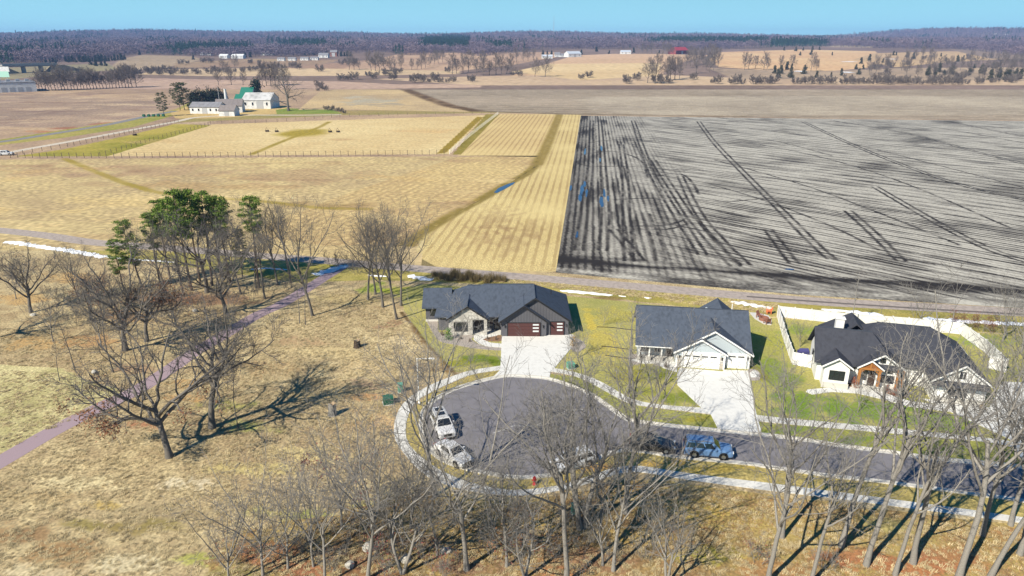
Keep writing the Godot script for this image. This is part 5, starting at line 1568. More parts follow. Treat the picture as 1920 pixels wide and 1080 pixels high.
	for e in [
		[Vector2(6.07, -49.16), 17.5, clump[1], 0.4, "large several-stemmed tree in front of the silver car"],
		[Vector2(1.06, -43.15), 8.5, clump[0], 1.4, "forked bare tree at bottom, left of the centre"],
		[Vector2(12.08, -42.3), 8.5, clump[2], 2.0, "low forked tree at bottom edge right of centre"],
		[Vector2(-8.76, -43.73), 10.5, clump[0], 3.6, "forked grey tree at bottom between the boulder and turning circle"]]:
		plant_tree("forked_tree", e[4], e[2], Vector3(e[0].x, 0, e[0].y), e[3], e[1] / 16.0, M.bark_pale, M.twig_pale, null, grp)
	for e in [
		[Vector2(-15.03, -49.51), 9.5, young[3], 0.2, "young tree with clinging dark red leaves below the empty lot", M.red_leaf],
		[Vector2(-18.11, -44.26), 9.0, young[0], 1.0, "slim young tree at bottom left of the red-leaved tree", null],
		[Vector2(-16.1, -44.5), 8.5, young[1], 2.0, "thin young tree directly below the red-leaved tree", null],
		[Vector2(-19.85, -43.44), 10.0, young[2], 2.8, "bushy young tree at the left end of the lower thicket", null],
		[Vector2(-8.87, -49.16), 11.0, young[4], 0.5, "leaning young tree below the left footpath curve", null],
		[Vector2(-11.88, -47.79), 8.0, young[2], 4.4, "low young tree beside the pale boulder", null],
		[Vector2(-1.58, -47.13), 7.0, young[0], 5.2, "young tree just below the red hydrant", null],
		[Vector2(7.37, -44.62), 9.5, young[4], 3.1, "young tree right of the bottom centre thicket", null],
		[Vector2(-65.27, -88.86), 7.5, young[2], 0.7, "bushy young tree between left edge oak and crooked oak", null],
		[Vector2(-82.35, -106.07), 7.0, young[0], 1.7, "young tree behind the wide left oak", null],
		[Vector2(-57.42, -87.05), 8.0, young[4], 2.9, "young tree tangled with the crooked oak", null],
		[Vector2(-50.52, -94.71), 8.0, young[2], 3.9, "young tree before the pine grove's shade", null],
		[Vector2(-22.19, -42.58), 8.0, young[1], 0.1, "young tree at bottom edge on green grass", null]]:
		plant_tree("young_tree", e[4], e[2], Vector3(e[0].x, 0, e[0].y), e[3], e[1] / 9.0, M.bark_pale, M.twig_pale, e[5], "young trees of the near wood edge")
	# oaks of the left meadow
	for e in [
		[Vector2(-35.12, -60.03), 14.5, oak[0], 0.0, "oak leaning left with brown leaves on its low limbs by trail"],
		[Vector2(-33.09, -65.7), 15.0, oak[1], 0.5, "oak with pale straight bole and few red-brown leaves beside trail"],
		[Vector2(-53.26, -85.82), 14.0, oak[2], 2.0, "crooked bare oak beyond the trail, dark shaded trunk"],
		[Vector2(-51.99, -88.86), 12.0, oak[3], 1.2, "oak holding rust coloured leaves beyond the trail"],
		[Vector2(-75.77, -99.88), 11.0, oak[2], 4.4, "wide oak with thick trunk at the left edge"],
		[Vector2(-75.14, -88.86), 11.0, oak[1], 3.2, "oak whose limbs reach in from the left edge"],
		[Vector2(-44.85, -99.43), 13.0, oak[2], 0.9, "bare oak at the front of the pine grove"],
		[Vector2(-51.95, -109.16), 14.5, oak[1], 5.0, "grey wide-crowned oak amid the pine grove"],
		[Vector2(-64.57, -96.8), 9.0, oak[3], 2.5, "short spreading oak left of the pine grove"]]:
		plant_tree("oak_tree", e[4], e[2], Vector3(e[0].x, 0, e[0].y), e[3], e[1] / 12.0, M.bark_dark, M.twig_dark, M.oak_leaf, "oaks of the left meadow")
	for e in [
		[Vector2(-30.16, -65.59), 8.0, thin[0], 0.4, "thin sapling right of the straight-boled oak"],
		[Vector2(-43.71, -71.91), 11.5, thin[1], 2.0, "thin dark tree standing right on the trail's edge"],
		[Vector2(-51.38, -79.17), 11.0, thin[0], 0.0, "thin tree leaning left between the trail and crooked oak"],
		[Vector2(-56.85, -76.81), 6.0, thin[2], 3.0, "small bent tree on mown grass near the left edge"],
		[Vector2(-32.1, -95.33), 8.0, thin[1], 1.0, "left one of two thin stems on the empty lot"],
		[Vector2(-31.1, -94.91), 7.5, thin[2], 2.4, "right one of two thin stems on the empty lot"],
		[Vector2(-57.14, -80.4), 8.0, thin[1], 4.0, "thin stem left of the crooked oak"]]:
		plant_tree("slender_tree", e[4], e[2], Vector3(e[0].x, 0, e[0].y), e[3], e[1] / 11.0, M.bark_dark, M.twig_dark, null, "thin trees of the left meadow")
	# bare trees among and right of the pines
	for e in [
		[Vector2(-31.05, -98.54), 17.0, forest[2], 0.2, "tall tree with bent trunk left of the empty lot"],
		[Vector2(-41.1, -112.69), 15.0, forest[4], 1.4, "feathery bare tree right of the pine grove"],
		[Vector2(-41, -106.07), 13.0, forest[1], 2.2, "dark bare tree at the right end of the pine grove"],
		[Vector2(-39.2, -114.1), 15.0, forest[6], 3.0, "pale feathery tree by the snowy bend of the trail"],
		[Vector2(-23.81, -105.57), 15.5, forest[0], 0.5, "left tree of the tall cluster by the dark house"],
		[Vector2(-20.74, -102.18), 16.5, forest[5], 1.1, "front tree of the tall cluster by the dark house"],
		[Vector2(-17.69, -97.02), 14.5, forest[3], 4.2, "slim pale tree nearest the dark house's lawn"],
		[Vector2(-17.93, -102.89), 16.0, forest[4], 5.0, "right tree of the tall cluster by the dark house"],
		[Vector2(-23.05, -108.11), 14.5, forest[6], 2.5, "rear tree of the tall cluster by the dark house"],
		[Vector2(-20.09, -107.08), 15.0, forest[1], 3.4, "inner tree of the tall cluster by the dark house"],
		[Vector2(-59.03, -109.16), 12.5, forest[2], 1.0, "grey tree at the left front of the pine grove"],
		[Vector2(-54.92, -107.08), 12.5, forest[4], 2.0, "slim grey trunk at the middle front of the pine grove"],
		[Vector2(-45.75, -108.11), 13.5, forest[0], 3.5, "grey tree among the right-hand pines"],
		[Vector2(-44.35, -111.3), 12.5, forest[5], 4.6, "grey tree under the lone right-hand pine"],
		[Vector2(-70.26, -103.61), 9.5, forest[2], 5.3, "small twiggy tree left of the leaning pine"]]:
		plant_tree("bare_tree", e[4], e[2], Vector3(e[0].x, 0, e[0].y), e[3], e[1] / 19.0, M.bark_dark, M.twig_dark, null, "bare trees by the pine grove")
	# pines
	var pine := []
	for i in 4:
		pine.append(pine_meshes(300 + i, 17.0, [0.5, 0.55, 0.62, 0.35][i], [1.9, 1.7, 1.6, 2.3][i], Vector3([0.0, 0.03, -0.02, -0.12][i], 0, 0)))
	for e in [
		[Vector2(-63.53, -110.49), 12.5, pine[3], 0.0, "pine leaning left at the left end of the grove"],
		[Vector2(-66.54, -109.95), 9.5, pine[3], 2.0, "short pine with low green boughs left of the grove"],
		[Vector2(-62.34, -114.1), 13.0, pine[0], 1.0, "pine with drooping left boughs, second from the left"],
		[Vector2(-62.02, -117.02), 14.5, pine[1], 2.0, "pine just right of the drooping-boughed pine"],
		[Vector2(-59.01, -114.67), 15.5, pine[0], 3.0, "yellow-green pine in the middle of the grove"],
		[Vector2(-54.84, -109.95), 18.0, pine[1], 4.0, "tallest pine of the grove"],
		[Vector2(-55.5, -114.67), 17.0, pine[0], 5.0, "dense dark pine behind the tallest one"],
		[Vector2(-52.5, -112.69), 17.0, pine[1], 0.4, "pine right of the dense dark pine"],
		[Vector2(-52.41, -116.42), 15.5, pine[0], 1.6, "yellow-green pine above the grey oak crown"],
		[Vector2(-49.65, -113.53), 16.0, pine[1], 2.8, "right-hand pine of the joined green crowns"],
		[Vector2(-43.8, -111.3), 16.5, pine[2], 3.9, "lone high-crowned pine at the right of the grove"],
		[Vector2(-48.78, -117.02), 9.0, pine[3], 4.9, "low pine half hidden under the grey trees"]]:
		plant_tree("pine_tree", e[4], e[2], Vector3(e[0].x, 0, e[0].y), e[3], e[1] / 17.0, M.bark_pine, M.needles, null, "pines of the grove")
	# saplings on the lawns and trees behind the lots
	for e in [
		[Vector2(13.79, -94.71), 3.2, young[0], 0.3, "little staked sapling on yellow lawn between two houses"],
		[Vector2(39.69, -68.93), 4.0, young[1], 1.3, "sapling on the green lawn before the white house"],
		[Vector2(33.03, -75.12), 3.5, young[2], 2.3, "sapling on the lawn between blue and white houses"],
		[Vector2(17.04, -76.53), 5.5, young[2], 0.6, "small tree on the lawn before the blue house porch"],
		[Vector2(40.27, -87.05), 4.5, young[4], 4.2, "small tree inside the white fence's left corner"],
		[Vector2(8.76, -83.28), 5.0, young[4], 2.0, "small tree beside the dark house's driveway"],
		[Vector2(-5.44, -80.4), 3.4, young[1], 5.0, "sapling on lawn strip before the dark house"],
		[Vector2(62.22, -80.71), 4.0, young[1], 3.4, "sapling inside the white fence's right corner"]]:
		plant_tree("sapling", e[4], e[2], Vector3(e[0].x, 0, e[0].y), e[3], e[1] / 9.0, M.bark_pale, M.twig_pale, null, "saplings on the lawns")
	for e in [
		[Vector2(49.75, -92.69), 9.5, thin[1], 0.6, "thin tree rising behind the white house's chimney"],
		[Vector2(60.72, -94.3), 7.0, young[2], 1.0, "bushy tree behind the white fence's back run"],
		[Vector2(69.83, -88.86), 8.5, young[0], 2.0, "bare tree behind the white fence at right"],
		[Vector2(69.99, -85.3), 9.0, young[2], 3.0, "bare tree at right edge beyond the white fence"],
		[Vector2(60.54, -73.22), 9.0, forest[4], 3.6, "bare tree beside the right-hand driveway"]]:
		plant_tree("backyard_tree", e[4], e[2], Vector3(e[0].x, 0, e[0].y), e[3], e[1] / (11.0 if e[2] == thin[1] else (19.0 if e[2] == forest[4] else 9.0)), M.bark_pale, M.twig_pale, null, "trees behind the lots")
	build_shrubs(oak)

func build_shrubs(oak: Array) -> void:
	var bush := []
	for i in 4:
		bush.append(bare_tree({h = 3.6, r = 0.035, stems = 5, splay = 0.4, bole = 0.2, crown = 0.75, seed = 400 + i, kids = [8, 6, 5], depth = 3, thin = 0.011, leaves = [0, 14, 0, 12][i], leaf_top = 0.9}))
	var r := RandomNumberGenerator.new()
	r.seed = 77
	# thicket along the bottom edge
	for e in [pts([-22.87, -44.32, -19.38, -45.53, -17.14, -46.16, -14.24, -46.16, -11.33, -44.92, -9.52, -45.85, -7.05, -45.53, -4.82, -45.23, -1.76, -45.53, 0.66, -45.23, 3.52, -45.53, 6.23, -46.16, 8.33, -45.23, -14.52, -43.73, -10.22, -43.55, -5.54, -43.55, 5.11, -43.55, -4.67, -49.16, 0, -50.22, 4.7, -49.51, -10.33, -49.51, -12.94, -48.46, 10.95, -45.23, 20.16, -45.23, 25.24, -44.32])]:
		for at: Vector2 in e:
			var k := r.randi() % 4
			var t := plant_tree("thicket_shrub", "grey leafless shrub in the thicket along the bottom edge", bush[k], Vector3(at.x + r.randf_range(-0.5, 0.5), 0, at.y + r.randf_range(-0.4, 0.4)), r.randf() * TAU, r.randf_range(0.45, 1.0), M.bark_pale, M.twig_pale, M.oak_leaf if k == 3 else M.red_leaf, "shrubs of the bottom thicket", "shrub")
			t.set_meta("label", "grey leafless shrub in the thicket along the bottom edge" if bush[k][2] == null else "shrub holding russet leaves in the thicket along the bottom edge")
	for at: Vector2 in pts([-72.87, -103.61, -67.51, -98.98, -77.04, -106.07, -69.8, -107.34, -65.06, -103.61, -58.04, -96.8, -60.61, -92.69, -56.93, -91.7, -65.76, -94.71, -70.3, -96.8, -53.95, -96.8, -60.11, -102.42, -54.96, -102.42, -52.91, -103.61, -47.92, -98.98, -45.11, -103.61, -42.94, -104.83, -48.7, -106.07, -55.84, -98.98, -51.5, -96.8, -36.93, -80.4, -35.31, -78.87, -42.05, -109.95, -38.39, -109.95, -43.41, -108.63]):
		var t := plant_tree("meadow_shrub", "grey twiggy shrub among the oaks left of the trail", bush[r.randi() % 2 * 2], Vector3(at.x, 0, at.y), r.randf() * TAU, r.randf_range(0.6, 1.2), M.bark_dark, M.twig_dark, null, "shrubs among the left oaks", "shrub")
	for at: Vector2 in pts([-33.74, -122.62, -32.38, -123.27, -30, -121.65, -26.81, -120.7, -24, -121.65, -19.68, -119.45, -25.41, -118.53, -28.34, -118.53, -21.99, -118.53]):
		plant_tree("ditch_shrub", "grey shrub in the ditch behind the empty lot", bush[0], Vector3(at.x, 0, at.y), r.randf() * TAU, r.randf_range(0.7, 1.2), M.bark_dark, M.twig_dark, null, "shrubs in the ditch", "shrub")
	for at: Vector2 in pts([66.31, -94.3, 67.8, -93.48, 69.27, -92.69, 70.35, -91.7]):
		plant_tree("ditch_shrub", "reddish brown shrub behind the white fence's right corner", bush[1], Vector3(at.x, 0, at.y), r.randf() * TAU, 0.7, M.bark_dark, M.twig_red, M.red_leaf, "shrubs behind the white fence", "shrub")
	# reeds in the ditch behind the dark house
	var reed := Shape.new()
	for i in 160:
		var a := r.randf() * TAU
		var o := Vector3(r.randfn(0, 0.35), 0, r.randfn(0, 0.3))
		var tip := o + Vector3(cos(a) * 0.3, r.randf_range(0.7, 1.5), sin(a) * 0.3)
		var w := Vector3(sin(a), 0, -cos(a)) * 0.03
		reed.tri(o - w, o + w, tip)
	var rm := reed.mesh()
	for at: Vector2 in pts([-14.07, -117.62, -12.97, -117.32, -11.79, -117.02, -10.63, -117.02, -9.45, -116.72, -8.27, -116.42, -7.12, -116.42, -5.95, -116.13, -4.79, -115.83, -3.63, -115.54, -2.48, -115.25, -1.33, -114.96, -11.27, -115.54, -8.96, -115.25, -6.66, -114.96, -4.35, -114.38, -12.47, -116.13, -10.24, -118.22, -7.78, -117.92]):
		var o := obj("reed_clump", rm, M.reed, self)
		o.position = Vector3(at.x, 0, at.y)
		o.rotation.y = r.randf() * TAU
		o.scale = Vector3.ONE * r.randf_range(0.8, 1.3)
		tag(o, "clump of dark dry reeds in ditch behind the dark house", "reeds", "reeds behind the dark house")
	# planting beds at the houses
	bed(pts([-13, -96.17, -11.4, -96.38, -10.82, -92.29, -9.15, -91.12, -5.57, -90.93, -5.81, -89.6, -4.81, -87.95, -3.36, -87.05, -1.41, -86.52, -1.4, -85.82, -3.32, -85.99, -5.94, -86.7, -8.26, -87.77, -10.25, -88.86, -11.54, -91.7]), M.gravel_bed)
	bed(pts([-4.17, -90.74, -2.71, -90.93, -1.55, -90.83, -1.52, -89.05, -3.04, -88.86, -4.12, -89.42]), M.mulch)
	bed(pts([16.01, -84.62, 20.38, -84.62, 20.1, -83.28, 21.75, -81.66, 21.46, -80.4, 19.57, -80.71, 18.06, -81.98, 16.19, -81.34, 15.55, -82.63]), M.gravel_bed)
	bed(pts([42.37, -76.53, 43.3, -75.96, 42.11, -74.29, 41.2, -74.57, 41.58, -75.68]), M.mulch)
	bed(pts([45.4, -75.12, 48.39, -74.57, 47.37, -72.69, 45.59, -72.96, 44.84, -74.02]), M.mulch)
	bed(pts([30.41, -79.63, 31.39, -80.09, 31.91, -79.17, 31.21, -77.1, 29.93, -77.1]), M.gravel_bed)
	bed(pts([7.89, -88.86, 8.9, -89.98, 10.02, -88.86, 10.25, -86.7, 8.79, -85.3, 7.9, -87.05]), M.gravel_bed)
	var small := []
	for i in 2:
		small.append(cedar_meshes(420 + i, 1.0, 0.5, 420, 0.13))
	for e in [[Vector2(-9.1, -89.6), 1.6, 0, M.fresh_green, "green evergreen shrub beside the stone gable"], [Vector2(-10.14, -90.93), 0.7, 1, M.dead_shrub, "brown shrub left of the stone gable"], [Vector2(-7.34, -89.6), 0.5, 1, M.dead_shrub, "low dry shrub under the stone gable window"], [Vector2(-5.99, -88.68), 0.5, 0, M.dead_shrub, "dry shrub at the bend of the curved walk"], [Vector2(-3.52, -89.6), 0.5, 1, M.dead_shrub, "dry shrub in island bed by the curved walk"], [Vector2(-2.29, -89.42), 0.5, 0, M.dead_shrub, "dry shrub in the island bed next to the driveway"], [Vector2(46.31, -74.98), 0.8, 0, M.gold_shrub, "golden shrub left of three by the white house porch"], [Vector2(46.96, -74.84), 0.8, 1, M.gold_shrub, "golden shrub in the middle by the white house porch"], [Vector2(47.61, -74.7), 0.8, 0, M.gold_shrub, "golden shrub right of three by the white house porch"], [Vector2(42.37, -75.68), 1.1, 1, M.rust_shrub, "rusty grass clump left of the timber porch"], [Vector2(42.31, -74.84), 0.9, 0, M.rust_shrub, "rusty clump below the left porch post"], [Vector2(45.49, -73.75), 1.0, 1, M.rust_shrub, "red-brown clump right of the timber porch"], [Vector2(46.11, -73.22), 0.9, 0, M.rust_shrub, "lower red-brown clump right of the timber porch"], [Vector2(17.23, -83.28), 0.9, 1, M.dead_shrub, "brown shrub at the blue house porch"], [Vector2(18.39, -82.95), 0.8, 0, M.dead_shrub, "dry shrub before the blue house porch post"], [Vector2(20.07, -80.4), 0.8, 1, M.dead_shrub, "brown mound beside the blue house garage"], [Vector2(8.61, -87.41), 1.4, 0, M.gold_shrub, "tan grass clump by the dark house's right corner"], [Vector2(54.37, -69.65), 0.8, 1, M.gold_shrub, "golden clump at the white house's garage corner"]]:
		plant_tree("garden_shrub", e[4], small[e[2]], Vector3(e[0].x, 0.03, e[0].y), 0.5, e[1], M.bark_dark, e[3], null, "garden shrubs at the houses", "shrub")

# ---------- street furniture, fences, small things ----------
func build_small_things() -> void:
	# street lamp with a straight arm
	var at := Vector2(-10.92, -71.02)
	var t := thing("street_lamp", "white street lamp with straight arm beside the turning circle", "street lamp", Vector3(at.x, 0, at.y))
	var s := Shape.new()
	s.lathe(Vector3.ZERO, [Vector2(0.16, -0.05), Vector2(0.16, 0.25), Vector2(0.09, 0.35), Vector2(0.055, 5.9), Vector2(0.0, 5.92)], 10)
	obj("pole", s, M.lamp_white, t)
	s = Shape.new()
	s.tube(PackedVector3Array([Vector3(0, 5.82, 0), Vector3(1.4, 5.88, 0)]), PackedFloat32Array([0.045, 0.035]), 8, true)
	obj("arm", s, M.lamp_white, t)
	s = Shape.new()
	s.box(Vector3(1.4, 5.82, -0.13), Vector3(2.0, 5.93, 0.13))
	var head := obj("lamp_head", s, M.lamp_white, t)
	part_box("lens", Vector3(1.45, 5.8, -0.1), Vector3(1.95, 5.818, 0.1), M.lamp_glass, head)
	# hydrant
	at = Vector2(2.16, -55.45)
	t = thing("fire_hydrant", "red fire hydrant on the verge below the turning circle", "hydrant", Vector3(at.x, 0, at.y))
	s = Shape.new()
	s.lathe(Vector3.ZERO, [Vector2(0.2, 0.0), Vector2(0.2, 0.06), Vector2(0.13, 0.08), Vector2(0.13, 0.62), Vector2(0.17, 0.64), Vector2(0.17, 0.68), Vector2(0.14, 0.8), Vector2(0.05, 0.87), Vector2(0.05, 0.93), Vector2(0.0, 0.94)], 12)
	obj("barrel", s, M.hydrant_red, t)
	for d in [Vector3.RIGHT, Vector3.LEFT, Vector3.BACK]:
		s = Shape.new()
		s.tube(PackedVector3Array([d * 0.1 + Vector3(0, 0.48, 0), d * 0.24 + Vector3(0, 0.48, 0)]), PackedFloat32Array([0.07, 0.07]), 8, true)
		obj("outlet", s, M.hydrant_red, t)
	# green utility cabinets
	for e in [[Vector2(-14.59, -71.15), 1.15, 0.85, 1.0, "dark green transformer box on the dry lot by street lamp", M.cabinet_dark], [Vector2(-13.56, -73.89), 0.55, 1.15, 0.5, "pale green upright pedestal near the street lamp", M.cabinet], [Vector2(7.66, -80.4), 0.9, 0.75, 0.8, "green utility box beside the dark house's driveway", M.cabinet], [Vector2(5.64, -51.17), 0.5, 1.0, 0.45, "pale green pedestal beside the large forked tree", M.cabinet]]:
		t = thing("utility_cabinet", e[4], "utility box", Vector3(e[0].x, 0, e[0].y), 0.3, "utility cabinets")
		part_box("base", Vector3(-e[1] / 2 - 0.08, -0.05, -e[3] / 2 - 0.08), Vector3(e[1] / 2 + 0.08, 0.06, e[3] / 2 + 0.08), M.concrete, t)
		part_box("housing", Vector3(-e[1] / 2, 0.06, -e[3] / 2), Vector3(e[1] / 2, e[2] - 0.08, e[3] / 2), e[5], t)
		s = Shape.new()
		s.slab([Vector3(-e[1] / 2 - 0.03, e[2] - 0.02, e[3] / 2 + 0.03), Vector3(e[1] / 2 + 0.03, e[2] - 0.02, e[3] / 2 + 0.03), Vector3(e[1] / 2 + 0.03, e[2] + 0.04, -e[3] / 2 - 0.03), Vector3(-e[1] / 2 - 0.03, e[2] + 0.04, -e[3] / 2 - 0.03)], Vector3(0, -0.07, 0))
		obj("lid", s, e[5], t)
		part_box("door", Vector3(-e[1] * 0.42, 0.12, e[3] / 2 + 0.002), Vector3(e[1] * 0.42, e[2] - 0.16, e[3] / 2 + 0.025), e[5], t)
	# stumps, boulder
	var r := RandomNumberGenerator.new()
	r.seed = 31
	for e in [[Vector2(-21.59, -86.87), 0.42, 1.1, M.stump_dark, "dark tree stump on the empty lot"], [Vector2(-20.46, -68.45), 0.4, 1.5, M.bark_pale, "pale tall stump in the oak's shadow"]]:
		t = thing("tree_stump", e[4], "stump", Vector3(e[0].x, 0, e[0].y))
		s = Shape.new()
		var rings := []
		for k in 5:
			var y: float = [-0.1, 0.12, 0.4, 0.8, 1.0][k] * e[2]
			var ring := []
			for j in 12:
				var a := TAU * j / 12
				var rad: float = e[1] * [1.5, 1.15, 1.0, 0.95, 0.9][k] * (1.0 + 0.14 * sin(j * 2.6 + e[1] * 20.0))
				ring.append(Vector3(cos(a) * rad, y + (0.12 * sin(a * 2.0) if k == 4 else 0.0), -sin(a) * rad))
			rings.append(ring)
		for k in 4:
			for j in 12:
				s.quad(rings[k][j], rings[k][(j + 1) % 12], rings[k + 1][(j + 1) % 12], rings[k + 1][j])
		obj("bark", s, e[3], t)
		s = Shape.new()
		for j in 12:
			s.tri(Vector3(0, e[2] * 0.97, 0), rings[4][j], rings[4][(j + 1) % 12])
		obj("cut_face", s, M.cut_wood, t)
	for e in [[Vector2(-12.08, -46.48), 0.55, "pale boulder in the thicket below the empty lot"], [Vector2(-74.55, -98.54), 0.4, "pale stone at the foot of the wide left oak"], [Vector2(-13.2, -44.5), 0.4, "grey stone lowest in the thicket left of centre"], [Vector2(-8.75, -45.1), 0.45, "grey stone in thicket right of the pale boulder"], [Vector2(-5.52, -46.16), 0.4, "light stone under the spreading bottom tree"], [Vector2(-53.61, -78.87), 0.4, "pale stone in grass left of the crooked oak"], [Vector2(-49.91, -100.11), 0.45, "pale stone in front of the pine grove"]]:
		s = Shape.new()
		var sp := SphereMesh.new()
		sp.radial_segments = 14
		sp.rings = 8
		var arr := sp.get_mesh_arrays()
		var pv: PackedVector3Array = arr[Mesh.ARRAY_VERTEX]
		var ix: PackedInt32Array = arr[Mesh.ARRAY_INDEX]
		var ph := r.randf() * 6.0
		for i in range(0, ix.size(), 3):
			var q := []
			for k in [0, 2, 1]:
				var v := pv[ix[i + k]] * 2.0
				q.append(v * Vector3(1.0, 0.7, 0.8) * e[1] * (1.0 + 0.16 * sin(v.x * 3.0 + ph) + 0.13 * cos(v.y * 4.0 + v.z * 3.0 + ph)) + Vector3(0, e[1] * 0.4, 0))
			s.tri(q[0], q[1], q[2])
		var o := obj("boulder", s, M.boulder, self)
		o.position = Vector3(e[0].x, 0, e[0].y)
		tag(o, e[2], "boulder", "boulders in the near wood")
	# patio with chairs and fire pit behind the blue house
	var patio := Shape.new()
	patio.prism(pts([37.38, -99.88, 38.98, -99.65, 39.93, -98.54, 39.81, -96.8, 38.98, -94.71, 38, -95.12, 37.34, -97.23]), -0.02, 0.05)
	struct("patio", patio, M.concrete_c)
	at = Vector2(38.58, -96.8)
	t = thing("fire_pit", "round brown stone fire pit on patio behind the blue house", "fire pit", Vector3(at.x, 0.05, at.y))
	s = Shape.new()
	s.lathe(Vector3.ZERO, [Vector2(0.75, 0), Vector2(0.72, 0.42), Vector2(0.5, 0.42), Vector2(0.48, 0.1), Vector2(0.0, 0.1)], 16)
	obj("ring", s, M.brick_brown, t)
	for e in [[Vector2(38.22, -97.66), 0.6, "brown patio chair left of the fire pit", M.brick_brown], [Vector2(38.55, -95.33), 3.4, "brown patio chair in front of the fire pit", M.brick_brown], [Vector2(40.25, -99.43), 4.5, "orange chair by white fence corner behind the blue house", M.orange]]:
		t = thing("patio_chair", e[2], "chair", Vector3(e[0].x, 0.05, e[0].y), e[1], "patio chairs")
		part_box("seat", Vector3(-0.35, 0.34, -0.35), Vector3(0.35, 0.4, 0.35), e[3], t)
		s = Shape.new()
		s.slab([Vector3(-0.35, 0.4, -0.28), Vector3(0.35, 0.4, -0.28), Vector3(0.35, 1.0, -0.5), Vector3(-0.35, 1.0, -0.5)], Vector3(0, 0, -0.05))
		obj("backrest", s, e[3], t)
		for x in [-0.38, 0.38]:
			part_box("armrest", Vector3(x - 0.05, 0.55, -0.35), Vector3(x + 0.05, 0.6, 0.38), e[3], t)
			part_box("leg", Vector3(x - 0.04, 0, 0.25), Vector3(x + 0.04, 0.55, 0.35), e[3], t)
			part_box("leg", Vector3(x - 0.04, 0, -0.35), Vector3(x + 0.04, 0.55, -0.25), e[3], t)
	at = Vector2(39.4, -83.95)
	t = thing("grill", "dark blue covered grill beside the white house's left wall", "grill", Vector3(at.x, 0, at.y))
	s = Shape.new()
	s.slab([Vector3(-0.7, 0.85, 0.35), Vector3(0.7, 0.85, 0.35), Vector3(0.6, 1.2, 0), Vector3(-0.6, 1.2, 0)], Vector3(0, -0.3, -0.05))
	s.box(Vector3(-0.7, 0.05, -0.35), Vector3(0.7, 0.86, 0.35))
	obj("cover", s, M.navy, t)
	# black drain pipes laid over the lawn beside the blue house
	for e in [[pts([12.67, -93.99, 14.33, -93.89, 16.24, -93.38, 18.42, -92.69]), "upper black drain pipe on the lawn left of the blue house"], [pts([12.54, -87.14, 14.13, -86.78, 15.89, -86.17, 17.37, -85.73]), "middle black drain pipe on the lawn left of the blue house"], [pts([12.68, -84.2, 14.06, -83.7, 15.77, -83.12, 17.03, -82.95]), "lowest black drain pipe on the lawn left of the blue house"]]:
		s = Shape.new()
		var line := PackedVector3Array()
		var rr := PackedFloat32Array()
		for q: Vector2 in smooth(e[0], 4):
			line.append(Vector3(q.x, 0.05, q.y))
			rr.append(0.055)
		s.tube(line, rr, 6, true)
		tag(obj("drain_pipe", s, M.black, self), e[1], "pipe", "drain pipes on the lawn")
	# white privacy fence
	vinyl_fence(pts([37.12, -81.98, 38.71, -88.86, 41.1, -98.1, 50.15, -95.12, 58.57, -93.28, 65.27, -91.32, 64.86, -85.3, 63.55, -79.17, 62.01, -80.4]))
	vinyl_fence(pts([38.95, -80.4, 37.95, -80.87, 36.94, -81.5]))
	# posts and wire round the far paddocks
	post_fence("dark wood post-and-wire fence along the hay field's far side", pts([-184.97, -253.28, -149.21, -252.66, -87.39, -255.78, -23.88, -260.92]), 2.75, 2.0, M.old_post)
	post_fence("white post fence climbing between paddock and hay rows", pts([-23.79, -262.24, -20.68, -298.12, -15.84, -344.71, -8.22, -415.46]), 3.2, 1.7, M.white_trim)
	post_fence("old post fence behind the pale paddock", pts([-156.96, -363.48, -125.52, -373.63, -97.85, -401.54, -62.51, -410.72, -9.59, -420.31]), 5.5, 1.7, M.old_post)
	post_fence("post fence slanting between green and pale paddocks", pts([-154.05, -257.05, -155.62, -301.54, -155.48, -358.61]), 4.0, 1.6, M.old_post)
	post_fence("post fence along the pale farm drive", pts([-187.46, -258.33, -181.24, -279.09, -179.35, -319.8, -178.29, -373.63]), 4.0, 1.6, M.old_post)
	# things left in the pale paddock
	for e in [[Vector2(-116.82, -331.81), "dark hay feeder at the left of olive grass circle"], [Vector2(-111.91, -330.77), "dark feeder touching the olive grass circle's left"], [Vector2(-86.27, -329.75), "dark feeder left of two right of olive circle"], [Vector2(-82.48, -329.75), "dark feeder right of two right of olive circle"], [Vector2(-172.71, -317.88), "dark feeder in the green paddock"]]:
		t = thing("hay_feeder", e[1], "feeder", Vector3(e[0].x, 0, e[0].y), 0.0, "hay feeders in the paddocks")
		s = Shape.new()
		s.lathe(Vector3.ZERO, [Vector2(0.9, 0.0), Vector2(0.9, 0.7), Vector2(0.8, 0.7), Vector2(0.8, 0.1), Vector2(0.0, 0.1)], 14)
		obj("ring", s, M.stump_dark, t)
		s = Shape.new()
		s.tube(PackedVector3Array([Vector3(-0.8, 0.6, 0), Vector3(-0.2, 2.0, 0)]), PackedFloat32Array([0.06, 0.06]), 6, true)
		s.tube(PackedVector3Array([Vector3(0.8, 0.6, 0), Vector3(-0.2, 2.0, 0)]), PackedFloat32Array([0.06, 0.06]), 6, true)
		obj("frame", s, M.stump_dark, t)

